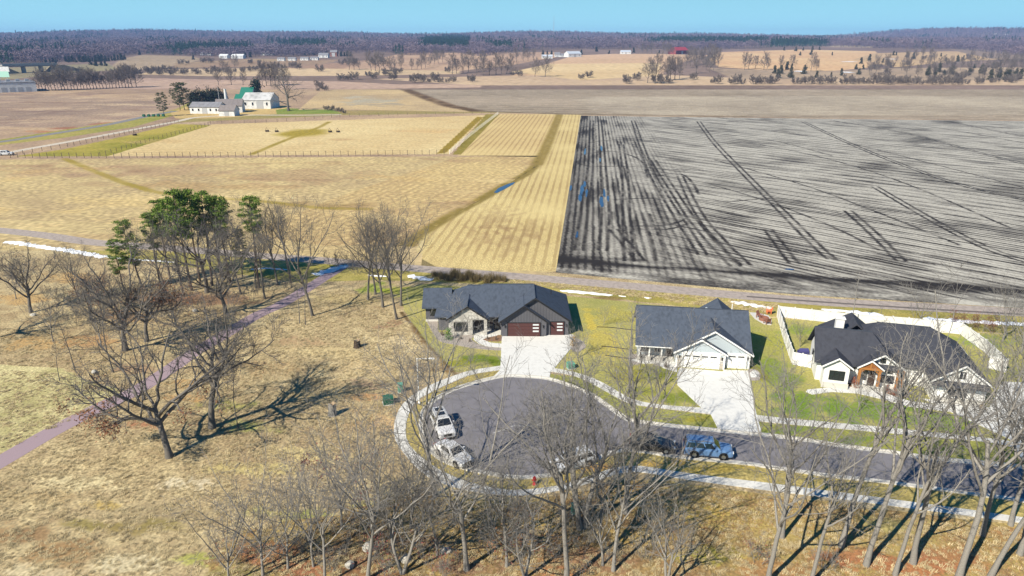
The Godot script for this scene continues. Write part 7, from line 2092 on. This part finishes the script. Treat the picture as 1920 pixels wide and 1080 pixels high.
	for e in [["dark cedar scattered over the right-hand slope", "cedars of the right slope", M.needles_cedar, 9.5, spots3([322.9, 1.6, -827.6, 367.2, 2.9, -898.1, 353.2, 1.6, -827.6, 374.4, 1.7, -837.8, 399.6, 2.3, -867.4, 479.5, 5.1, -998.7, 489.2, 5.1, -998.7, 550.4, 8.4, -1133.2, 613.2, 10.8, -1234.3, 600.2, 9.2, -1163.6, 786.4, 15.2, -1487.0, 791.9, 15.2, -1487.0, 751.4, 13.3, -1371.5, 723.5, 12.0, -1298.5, 733.7, 10.4, -1216.8, 848.0, 14.3, -1425.2, 789.0, 11.6, -1275.0, 799.4, 11.6, -1275.0, 505.2, 2.3, -867.4, 518.1, 2.4, -876.4, 554.6, 3.6, -929.8, 529.9, 2.4, -876.4, 545.6, 2.7, -887.1, 560.7, 2.4, -876.4, 658.2, 5.7, -1021.4, 742.5, 9.9, -1197.2, 430.4, 2.7, -887.1, 333.0, 3.1, -907.3, 308.1, 1.6, -827.6, 337.7, 2.9, -898.1, 378.3, 4.8, -986.5, 384.9, 4.8, -986.5, 593.9, 15.2, -1487.0, 630.7, 15.7, -1520.5, 659.9, 15.2, -1487.0, 693.4, 20.5, -1765.8, 726.0, 21.3, -1801.9, 763.8, 22.2, -1838.7, 781.4, 22.2, -1838.7, 678.2, 21.3, -1801.9, 595.6, 3.1, -907.3, 530.5, 1.0, -791.2, 564.2, 1.6, -827.6, 547.0, 1.0, -791.2, 580.3, 1.6, -827.6, 576.1, 1.3, -809.2, 550.6, 1.0, -791.2, 629.3, 4.0, -950.9, 685.5, 5.7, -1021.4, 625.7, 2.7, -887.1])],
		["dark cedar on the left hill near the overpass", "cedars of the left hill", M.needles_black, 10.5, spots3([-765.5, 9.5, -1180.3, -747.9, 9.2, -1163.6, -753.2, 9.5, -1180.3, -758.5, 9.9, -1197.2, -742.5, 9.9, -1197.2, -726.9, 9.5, -1180.3, -731.8, 9.9, -1197.2, -716.4, 9.5, -1180.3, -719.4, 9.9, -1197.2, -704.2, 9.5, -1180.3, -708.8, 9.9, -1197.2, -693.7, 9.5, -1180.3, -698.1, 9.9, -1197.2, -692.8, 9.9, -1197.2, -687.4, 9.9, -1197.2, -693.1, 10.4, -1216.8, -687.7, 10.4, -1216.8, -682.3, 10.4, -1216.8, -686.4, 10.8, -1234.3, -680.9, 10.8, -1234.3, -686.3, 11.2, -1254.5, -680.7, 11.2, -1254.5, -686.0, 11.6, -1275.0, -767.9, 12.4, -1322.3, -771.9, 12.9, -1346.7, -775.8, 13.3, -1371.5, -765.6, 13.3, -1371.5, -647.8, 7.7, -1103.6, -623.2, 7.0, -1074.8, -622.6, 7.3, -1088.0, -608.8, 7.0, -1074.8, -682.3, 7.0, -1074.8, -784.8, 15.7, -1520.5, -564.1, 11.6, -1275.0])],
		["dark evergreen by the far hamlet houses", "evergreens of the hamlet", M.needles_black, 11.0, spots3([-426.7, 15.2, -1487.0, -427.2, 15.7, -1520.5, -418.2, 15.7, -1520.5, -419.2, 16.3, -1557.8, -410.0, 16.3, -1557.8, -400.8, 16.3, -1557.8, -337.5, 14.3, -1425.2, -331.2, 14.3, -1425.2, -324.8, 14.3, -1425.2, -318.5, 14.3, -1425.2, -581.7, 24.1, -1914.7, -550.8, 23.1, -1876.3, -497.5, 13.3, -1371.5, -507.7, 13.3, -1371.5, 201.9, 19.6, -1730.5, 331.5, 17.4, -1625.3, 65.2, 15.7, -1520.5, 76.0, 16.3, -1557.8, 85.2, 16.3, -1557.8, 110.0, 15.2, -1487.0, 146.2, 15.7, -1520.5, 213.8, 16.8, -1589.6, 279.3, 18.1, -1658.5])]]:
		for p: Vector3 in e[4]:
			plant_tree("cedar_tree", e[0], ced[r.randi() % 4], on_land(p), r.randf() * TAU, e[3] / 10.0 * r.randf_range(0.55, 1.15), M.bark_pine, e[2], null, e[1])

func build_woods() -> void:
	var r := RandomNumberGenerator.new()
	r.seed = 19
	var kinds := []
	for k in 3:
		var s := Shape.new()
		s.tube(PackedVector3Array([Vector3(0, -1, 0), Vector3(0, 7, 0)]), PackedFloat32Array([0.35, 0.2]), 4)
		for i in 64:
			var d := Vector3(r.randfn(0, 1), r.randfn(0, 1), r.randfn(0, 1)).normalized() * pow(r.randf(), 0.4)
			var at := Vector3(d.x * 5.2, 9.0 + d.y * 5.6, d.z * 5.2)
			leaf_faces(s, at, 1, 0.2, 2.3, r)
		kinds.append(s.mesh())
	for k in 2:
		var s := Shape.new()
		for i in 90:
			var t := pow(r.randf(), 0.8)
			var a := r.randf() * TAU
			var rad := 3.6 * (1.02 - t) * sqrt(r.randf())
			leaf_faces(s, Vector3(cos(a) * rad, 1.0 + t * 15.0, sin(a) * rad), 1, 0.2, 2.2, r)
		kinds.append(s.mesh())
	# lower edge of the woods, left to right
	var rim := spots3([-1045.0, 9.2, -1163.6, -807.9, 8.4, -1133.2, -766.5, 8.8, -1147.2, -753.2, 9.5, -1180.3, -718.1, 11.6, -1275.0, -775.2, 14.3, -1425.2, -806.1, 16.3, -1557.8, -645.6, 14.7, -1454.4, -528.0, 13.3, -1371.5, -506.2, 14.3, -1425.2, -434.2, 13.8, -1396.7, -396.0, 15.2, -1487.0, -384.3, 17.4, -1625.3, -300.6, 18.9, -1695.8, -231.0, 15.2, -1487.0, -198.0, 15.2, -1487.0, -147.0, 18.1, -1658.5, -63.3, 14.3, -1425.2, 0.0, 18.1, -1658.5, 54.3, 22.2, -1838.7, 110.7, 23.1, -1876.3, 193.8, 23.1, -1876.3, 338.9, 24.1, -1914.7, 387.5, 23.1, -1876.3, 452.1, 21.3, -1801.9, 532.8, 23.1, -1876.3, 706.8, 26.2, -1997.7, 830.8, 28.5, -2088.5, 923.1, 28.5, -2088.5, 979.5, 25.1, -1953.8, 1044.8, 24.1, -1914.7, 1157.8, 24.1, -1914.7, 1114.6, 18.9, -1695.8, 1012.5, 14.3, -1425.2, 1171.7, 11.6, -1275.0])
	var spots := [[], [], [], [], []]
	var tint := [[], [], [], [], []]
	var woods := noise(FastNoiseLite.TYPE_SIMPLEX_SMOOTH, 0.0035, 3, 61)
	var open := noise(FastNoiseLite.TYPE_SIMPLEX_SMOOTH, 0.0028, 2, 62)
	var green := [plan(spots3([-227.4, 19.6, -1730.5, -102.2, 19.6, -1730.5, -143.0, 35.0, -2429.2, -274.8, 33.6, -2333.4])), plan(spots3([-309.1, 33.6, -2333.4, -382.1, 44.5, -3249.5, -292.6, 55.0, -3623.3, -192.7, 49.4, -3363.4, -139.4, 35.0, -2429.2, -258.8, 31.0, -2196.6])), plan(spots3([369.3, 28.5, -2088.5, 738.5, 28.5, -2088.5, 1066.6, 40.1, -3022.5, 663.3, 44.5, -3223.6])), plan(spots3([-698.4, 15.2, -1487.0, -552.8, 16.3, -1557.8, -677.7, 24.1, -1914.7, -889.5, 24.1, -1914.7])), plan(spots3([-625.7, 20.5, -1765.8, -443.2, 20.5, -1765.8, -601.0, 33.6, -2333.4, -789.9, 33.6, -2333.4])), plan(spots3([706.8, 26.2, -1997.7, 883.4, 26.2, -1997.7, 996.0, 33.6, -2333.4, 875.8, 35.0, -2429.2])), plan(spots3([-37.6, 18.9, -1695.8, 0.0, 18.9, -1695.8, 0.0, 28.5, -2088.5, -84.6, 28.5, -2088.5]))]
	for i in green.size():
		green[i] = PackedVector2Array(green[i])
	var d := 1000.0
	while d < 4900.0:
		var step := 8.5 + (d - 1000.0) * 0.0058
		var x := -0.9 * d
		while x < 0.9 * d:
			x += step * r.randf_range(0.7, 1.3)
			var z := -d - step * r.randf_range(-0.5, 0.5)
			var a := x / -z
			var near := 1e9
			for i in rim.size() - 1:
				var p: Vector3 = rim[i]
				var q: Vector3 = rim[i + 1]
				var pa := p.x / -p.z
				var qa := q.x / -q.z
				if a >= pa and a < qa:
					near = lerpf(-p.z, -q.z, (a - pa) / (qa - pa))
					break
			if d < near:
				continue
			var w := woods.get_noise_2d(x, z)
			var o := open.get_noise_2d(x, z * 0.6)
			if o > 0.36 and d > near + 120.0 and d < 2600.0:
				continue
			var conifer := w > 0.38
			for poly: PackedVector2Array in green:
				if inside(Vector2(x, z), poly):
					conifer = true
			var k := (3 + r.randi() % 2) if conifer else r.randi() % 3
			var size := r.randf_range(0.75, 1.25) * (1.0 + (d - 1000.0) * 0.0002)
			spots[k].append(Transform3D(Basis(Vector3.UP, r.randf() * TAU).scaled(Vector3(size, size * r.randf_range(0.8, 1.15), size)), Vector3(x, land(x, z) - 0.3, z)))
			var g := r.randf_range(0.75, 1.3)
			if conifer:
				tint[k].append(Color(0.03 * g, 0.06 * g, 0.035 * g))
			else:
				tint[k].append(Color(0.155 * g + w * 0.04, 0.12 * g + w * 0.02, 0.14 * g))
		d += step * 0.85
	var total := 0
	for k in 5:
		var mm := MultiMesh.new()
		mm.transform_format = MultiMesh.TRANSFORM_3D
		mm.use_colors = true
		mm.mesh = kinds[k]
		mm.instance_count = spots[k].size()
		total += spots[k].size()
		for i in spots[k].size():
			mm.set_instance_transform(i, spots[k][i])
			mm.set_instance_color(i, tint[k][i])
		var o := MultiMeshInstance3D.new()
		o.multimesh = mm
		o.material_override = M.wood_mass
		o.name = numbered("distant_wood" if k < 3 else "distant_conifers")
		add_child(o)
		tag(o, "purple-grey leafless woods covering the far hills" if k < 3 else "dark green conifer stands within the far woods", "woods", "", "stuff")
	print("woods ", total)

func build_grass() -> void:
	var r := RandomNumberGenerator.new()
	r.seed = 23
	var tuft := Shape.new()
	for i in 22:
		var a := r.randf() * TAU
		var o := Vector3(r.randfn(0, 0.11), 0, r.randfn(0, 0.11))
		var l := r.randf_range(0.1, 0.3)
		var tip := o + Vector3(cos(a) * l * 0.9, l * r.randf_range(0.4, 1.0), sin(a) * l * 0.9)
		var w := Vector3(sin(a), 0, -cos(a)) * 0.022
		tuft.tri(o - w, o + w, tip)
	var area := [
		[PackedVector2Array(pts([-53.2, -56.56, -50.38, -57, -48.43, -63.12, -46.48, -68.81, -43.7, -75.68, -42.5, -78.87, -40.27, -87.05, -37.6, -96.8, -34, -101.25, -29.57, -111.3, -23.02, -106.07, -16.76, -96.8, -11.89, -86.7, -9.06, -80.4, -11.43, -77.1, -13.32, -71.91, -13.65, -67.05, -12.75, -62.71, -10.63, -57.89, -8.14, -54.86, -11.07, -54.04, -15.46, -51.32, -19.1, -50.58, -23.01, -49.51, -24.67, -45.53, -25, -42.3, -42.5, -42.3])), 13000, "dry tan grass tussocks of the meadow and empty lot"],
		[PackedVector2Array(pts([-71.07, -80.4, -58.27, -78.87, -50.51, -74.84, -48.02, -73.89, -49.02, -70.02, -50.52, -64.6, -53.34, -61.2, -54.33, -58.07])), 1500, "short tan grass tufts on the mown strip left of the trail"],
		[PackedVector2Array(pts([-80.29, -92.69, -72.18, -94.71, -59.2, -88.86, -48.78, -80.4, -48.11, -75.26, -59.23, -80.4, -72.26, -81.98])), 1200, "tan grass tussocks among the left oaks"],
		[PackedVector2Array(pts([-24.29, -44.62, -22.42, -49.16, -15.32, -50.73, -9.94, -53.24, 0, -52.08, 7, -53.64, 10.82, -55.7, 14.89, -55.45, 23.95, -53.48, 31.2, -51.92, 44.59, -48.81, 41.67, -42.3, -25, -42.3])), 5000, "dry grass tussocks on the near wood floor"],
		[PackedVector2Array(pts([-19.23, -116.42, -0.94, -114.1, 10.97, -109.95, 19.64, -107.08, 40.16, -99.43, 43.37, -103.61, 21.94, -109.95, 3.8, -114.96, -10.75, -118.53])), 2600, "rough olive grass of the ditch"]]
	for e in area:
		var poly: PackedVector2Array = e[0]
		var box := Rect2(poly[0], Vector2.ZERO)
		for p in poly:
			box = box.expand(p)
		var mm := MultiMesh.new()
		mm.transform_format = MultiMesh.TRANSFORM_3D
		mm.use_colors = true
		mm.mesh = tuft.mesh()
		mm.instance_count = e[1]
		var n := 0
		var clumps := noise(FastNoiseLite.TYPE_SIMPLEX_SMOOTH, 0.35, 2, 9)
		while n < e[1]:
			var p := Vector2(r.randf_range(box.position.x, box.end.x), r.randf_range(box.position.y, box.end.y))
			if not inside(p, poly) or clumps.get_noise_2d(p.x, p.y) < r.randf_range(-0.6, 0.35):
				continue
			var size := r.randf_range(0.45, 1.15)
			mm.set_instance_transform(n, Transform3D(Basis(Vector3.UP, r.randf() * TAU).scaled(Vector3(size, size * r.randf_range(0.6, 1.1), size)), Vector3(p.x, 0, p.y)))
			var g := r.randf_range(0.7, 1.25)
			var dry := r.randf()
			mm.set_instance_color(n, Color(lerpf(0.38, 0.54, dry) * g, lerpf(0.3, 0.45, dry) * g, lerpf(0.17, 0.27, dry) * g))
			n += 1
		var o := MultiMeshInstance3D.new()
		o.multimesh = mm
		o.material_override = M.blade
		o.name = numbered("dry_grass")
		add_child(o)
		tag(o, e[2], "grass", "", "stuff")
	# fallen leaves
	var leaf := Shape.new()
	leaf_faces(leaf, Vector3(0, 0.03, 0), 3, 0.16, 0.15, r, 0.15)
	var mm := MultiMesh.new()
	mm.transform_format = MultiMesh.TRANSFORM_3D
	mm.use_colors = true
	mm.mesh = leaf.mesh()
	var poly: PackedVector2Array = area[3][0]
	mm.instance_count = 14000
	var heaps := noise(FastNoiseLite.TYPE_SIMPLEX_SMOOTH, 0.12, 2, 5)
	var n := 0
	while n < 14000:
		var p := Vector2(r.randf_range(-30, 46), r.randf_range(-60, -42))
		if not inside(p, poly) or heaps.get_noise_2d(p.x, p.y) < r.randf_range(-0.5, 0.4):
			continue
		mm.set_instance_transform(n, Transform3D(Basis(Vector3.UP, r.randf() * TAU), Vector3(p.x, 0.01, p.y)))
		var g := r.randf_range(0.6, 1.3)
		mm.set_instance_color(n, Color(0.3 * g, 0.15 * g, 0.075 * g).lerp(Color(0.24 * g, 0.17 * g, 0.12 * g), r.randf()))
		n += 1
	var o := MultiMeshInstance3D.new()
	o.multimesh = mm
	o.material_override = M.blade
	o.name = numbered("fallen_leaves")
	add_child(o)
	tag(o, "russet fallen leaves strewn over the near wood floor", "leaves", "", "stuff")

func build_materials() -> void:
	tex_grain = grey_texture(noise(FastNoiseLite.TYPE_SIMPLEX_SMOOTH, 0.09, 4, 1), 512, 0.72, 1.15)
	tex_blotch = grey_texture(noise(FastNoiseLite.TYPE_SIMPLEX_SMOOTH, 0.012, 5, 2), 512, 0.7, 1.2)
	tex_speck = grey_texture(noise(FastNoiseLite.TYPE_VALUE, 0.35, 2, 3), 512, 0.45, 1.5)
	tex_soft = grey_texture(noise(FastNoiseLite.TYPE_SIMPLEX_SMOOTH, 0.02, 5, 4), 512, 0.88, 1.08)
	noise_fine = noise_bytes(noise(FastNoiseLite.TYPE_SIMPLEX_SMOOTH, 0.32, 3, 11), 512)
	noise_mid = noise_bytes(noise(FastNoiseLite.TYPE_SIMPLEX_SMOOTH, 0.035, 4, 12), 512)
	noise_blot = noise_bytes(noise(FastNoiseLite.TYPE_SIMPLEX_SMOOTH, 0.02, 5, 13), 512)
	tex_bark = grey_texture(noise(FastNoiseLite.TYPE_SIMPLEX_SMOOTH, 0.04, 5, 6), 512, 0.35, 1.5)
	M.wild_ground = paint(0.3, 0.24, 0.16, 0.95, tex_blotch, 0.02)
	M.asphalt = paint(0.16, 0.153, 0.168, 0.9, grey_texture(noise(FastNoiseLite.TYPE_SIMPLEX_SMOOTH, 0.015, 6, 44), 512, 0.78, 1.18), 0.06)
	M.old_asphalt = paint(0.2, 0.19, 0.19, 0.9, tex_blotch, 0.1)
	M.crack = paint(0.45, 0.44, 0.43, 0.8)
	M.kerb = paint(0.5, 0.48, 0.44, 0.9, tex_grain, 0.4)
	M.concrete = paint(0.52, 0.51, 0.48, 0.9, tex_soft, 0.3)
	M.concrete_b = paint(0.56, 0.55, 0.52, 0.9, tex_soft, 0.3)
	M.concrete_c = paint(0.48, 0.47, 0.44, 0.9, tex_soft, 0.3)
	M.concrete_old = paint(0.34, 0.33, 0.31, 0.9, tex_blotch, 0.1)
	M.drive = paint(0.57, 0.565, 0.545, 0.85, tex_soft, 0.12)
	M.trail = paint(0.3, 0.225, 0.25, 0.9, tex_grain, 0.6)
	M.gravel = paint(0.33, 0.28, 0.25, 0.95, tex_blotch, 0.15)
	M.pale_gravel = paint(0.5, 0.44, 0.36, 0.95, tex_blotch, 0.1)
	M.rut = paint(0.13, 0.11, 0.1, 0.9, tex_grain, 0.5)
	M.snow = paint(0.8, 0.82, 0.86, 0.7, tex_grain, 0.3)
	M.water = paint(0.02, 0.045, 0.11, 0.08)
	M.water.metallic_specular = 0.6
	M.shingle = paint(0.06, 0.075, 0.105, 0.85, tex_speck, 0.022)
	M.shingle_blue = paint(0.065, 0.08, 0.11, 0.85, tex_speck, 0.022)
	M.shingle_dark = paint(0.045, 0.048, 0.062, 0.85, tex_speck, 0.022)
	M.shingle_cap = paint(0.04, 0.05, 0.07, 0.85)
	M.charcoal = paint(0.105, 0.105, 0.12, 0.75, tex_grain, 0.3)
	M.charcoal_b = paint(0.075, 0.075, 0.088, 0.75)
	M.black = paint(0.02, 0.02, 0.022, 0.5)
	M.red_wood = paint(0.085, 0.036, 0.034, 0.6, tex_grain, 0.5)
	M.pale_pane = paint(0.55, 0.58, 0.6, 0.3)
	M.dark_wood = paint(0.05, 0.035, 0.03, 0.5)
	M.stone_a = paint(0.52, 0.5, 0.46, 0.9, tex_grain, 0.8)
	M.stone_b = paint(0.42, 0.4, 0.37, 0.9, tex_grain, 0.8)
	M.stone_c = paint(0.6, 0.58, 0.54, 0.9, tex_grain, 0.8)
	M.stone_d = paint(0.5, 0.44, 0.36, 0.9, tex_grain, 0.8)
	M.pale_blue = paint(0.42, 0.475, 0.52, 0.7, tex_grain, 0.2)
	M.white_trim = paint(0.74, 0.74, 0.73, 0.6)
	M.white_door = paint(0.76, 0.76, 0.75, 0.5)
	M.white_wall = paint(0.72, 0.72, 0.71, 0.7, tex_grain, 0.2)
	M.vinyl = paint(0.64, 0.64, 0.64, 0.5)
	M.timber = paint(0.34, 0.15, 0.045, 0.6, tex_grain, 0.8)
	M.timber_b = paint(0.26, 0.1, 0.03, 0.6, tex_grain, 0.8)
	M.glass = paint(0.02, 0.024, 0.03, 0.06)
	M.glass.metallic_specular = 0.6
	M.car_glass = paint(0.015, 0.017, 0.02, 0.05)
	M.car_glass.metallic_specular = 0.6
	M.lamp_glass = paint(0.6, 0.6, 0.6, 0.15)
	M.tail_lamp = paint(0.3, 0.01, 0.01, 0.2)
	M.chrome = paint(0.5, 0.5, 0.5, 0.3)
	M.chrome.metallic = 0.8
	M.tyre = paint(0.02, 0.02, 0.02, 0.8)
	M.dark_plastic = paint(0.04, 0.04, 0.042, 0.6)
	for e in [["paint_white", 0.5, 0.5, 0.51], ["paint_silver", 0.55, 0.56, 0.58], ["paint_black", 0.015, 0.015, 0.018], ["paint_blue", 0.1, 0.19, 0.36]]:
		var m := paint(e[1], e[2], e[3], 0.35)
		m.clearcoat_enabled = true
		m.clearcoat = 0.7
		m.clearcoat_roughness = 0.08
		M[e[0]] = m
	M.bark_pale = paint(0.25, 0.235, 0.215, 0.95, tex_bark, 0.5)
	M.bark_dark = paint(0.15, 0.137, 0.123, 0.95, tex_bark, 0.5)
	M.bark_pine = paint(0.16, 0.12, 0.095, 0.95, tex_grain, 1.2)
	M.bark_far = paint(0.14, 0.12, 0.105, 0.95)
	M.twig_pale = paint(0.19, 0.18, 0.17, 0.95)
	M.twig_dark = paint(0.13, 0.12, 0.113, 0.95)
	M.twig_red = paint(0.2, 0.09, 0.07, 0.95)
	M.twig_far = paint(0.17, 0.145, 0.13, 0.95)
	for e in [["oak_leaf", 0.24, 0.115, 0.06], ["red_leaf", 0.2, 0.06, 0.05], ["needles", 0.13, 0.2, 0.03], ["needles_dark", 0.05, 0.075, 0.025], ["needles_black", 0.022, 0.036, 0.022], ["needles_cedar", 0.07, 0.07, 0.04], ["fresh_green", 0.09, 0.2, 0.03], ["dead_shrub", 0.14, 0.1, 0.07], ["gold_shrub", 0.36, 0.24, 0.08], ["rust_shrub", 0.28, 0.1, 0.06], ["reed", 0.2, 0.155, 0.075]]:
		var m := paint(e[1], e[2], e[3], 0.8, tex_speck, 0.4)
		m.backlight_enabled = true
		m.backlight = lin(e[1] * 0.4, e[2] * 0.4, e[3] * 0.4)
		M[e[0]] = m
	for e in ["wood_mass", "blade"]:
		var m := StandardMaterial3D.new()
		m.vertex_color_use_as_albedo = true
		m.roughness = 0.95
		m.metallic_specular = 0.15
		M[e] = m
	M.lamp_white = paint(0.7, 0.7, 0.69, 0.4)
	M.hydrant_red = paint(0.5, 0.02, 0.03, 0.4)
	M.cabinet = paint(0.1, 0.3, 0.22, 0.5)
	M.cabinet_dark = paint(0.02, 0.1, 0.06, 0.5)
	M.stump_dark = paint(0.06, 0.045, 0.035, 0.95, tex_grain, 1.5)
	M.cut_wood = paint(0.3, 0.22, 0.14, 0.9)
	M.boulder = paint(0.42, 0.4, 0.36, 0.95, tex_blotch, 0.8)
	M.brick_brown = paint(0.22, 0.1, 0.07, 0.8)
	M.orange = paint(0.6, 0.16, 0.06, 0.6)
	M.navy = paint(0.05, 0.05, 0.16, 0.7)
	M.old_post = paint(0.12, 0.095, 0.07, 0.95)
	M.gravel_bed = paint(0.33, 0.29, 0.26, 0.95, tex_speck, 0.7)
	M.mulch = paint(0.22, 0.13, 0.08, 0.95, tex_speck, 0.7)
	M.old_white = paint(0.62, 0.63, 0.64, 0.8, tex_blotch, 0.06)
	M.grey_metal = paint(0.35, 0.36, 0.38, 0.6)
	M.roof_grey = paint(0.2, 0.2, 0.22, 0.8, tex_blotch, 0.06)
	M.roof_brown = paint(0.2, 0.175, 0.17, 0.8, tex_blotch, 0.1)
	M.roof_patchy = paint(0.46, 0.46, 0.46, 0.7, grey_texture(noise(FastNoiseLite.TYPE_VALUE, 0.03, 2, 33), 256, 0.4, 1.4), 0.05)
	M.roof_pale = paint(0.4, 0.44, 0.5, 0.7)
	M.roof_green = paint(0.015, 0.14, 0.1, 0.6)
	M.roof_red = paint(0.3, 0.04, 0.05, 0.7)
	M.barn_red = paint(0.22, 0.05, 0.05, 0.8)
	M.sign_green = paint(0.35, 0.6, 0.5, 0.6)

func _ready() -> void:
	var cam := Camera3D.new()
	cam.name = "camera"
	cam.position = Vector3(0, 40, 0)
	cam.rotation_degrees = Vector3(-19.767, 0, 0)
	cam.fov = 45.747
	cam.far = 9000.0
	cam.current = true
	add_child(cam)
	var world := WorldEnvironment.new()
	world.name = "world"
	var env := Environment.new()
	env.background_mode = Environment.BG_SKY
	var sky := Sky.new()
	var air := ProceduralSkyMaterial.new()
	air.sky_top_color = Color(0.04, 0.3, 0.5)
	air.sky_horizon_color = Color(0.565, 0.785, 0.825)
	air.sky_curve = 0.09
	air.ground_horizon_color = Color(0.5, 0.6, 0.62)
	air.ground_bottom_color = Color(0.3, 0.27, 0.22)
	air.sun_angle_max = 0.0
	sky.sky_material = air
	env.sky = sky
	env.tonemap_mode = Environment.TONE_MAPPER_LINEAR
	env.tonemap_exposure = 1.8
	env.sdfgi_enabled = true
	env.ssao_enabled = true
	env.ssil_enabled = true
	env.fog_enabled = true
	env.fog_density = 0.00012
	env.fog_light_color = Color(0.58, 0.74, 0.98)
	world.environment = env
	add_child(world)
	var sun := DirectionalLight3D.new()
	sun.name = "sun"
	sun.light_energy = 1.5
	sun.light_color = Color(1.0, 0.965, 0.89)
	sun.light_angular_distance = 0.5
	sun.shadow_enabled = true
	sun.directional_shadow_max_distance = 800.0
	add_child(sun)
	var el := deg_to_rad(40.5)
	var az := deg_to_rad(45.0)
	sun.look_at_from_position(Vector3(-50, 60, 40), Vector3(-50, 60, 40) + Vector3(cos(az) * cos(el), -sin(el), -sin(az) * cos(el)))
	var t0 := Time.get_ticks_msec()
	build_materials()
	print("materials ", Time.get_ticks_msec() - t0)
	build_ground()
	print("ground ", Time.get_ticks_msec() - t0)
	build_roads()
	build_dark_house()
	build_blue_house()
	build_white_house()
	build_farm()
	build_bridge()
	build_far_buildings()
	print("houses ", Time.get_ticks_msec() - t0)
	build_cars()
	build_small_things()
	build_trees()
	print("trees ", Time.get_ticks_msec() - t0)
	build_hedgerows()
	build_woods()
	build_grass()
	print("all ", Time.get_ticks_msec() - t0)
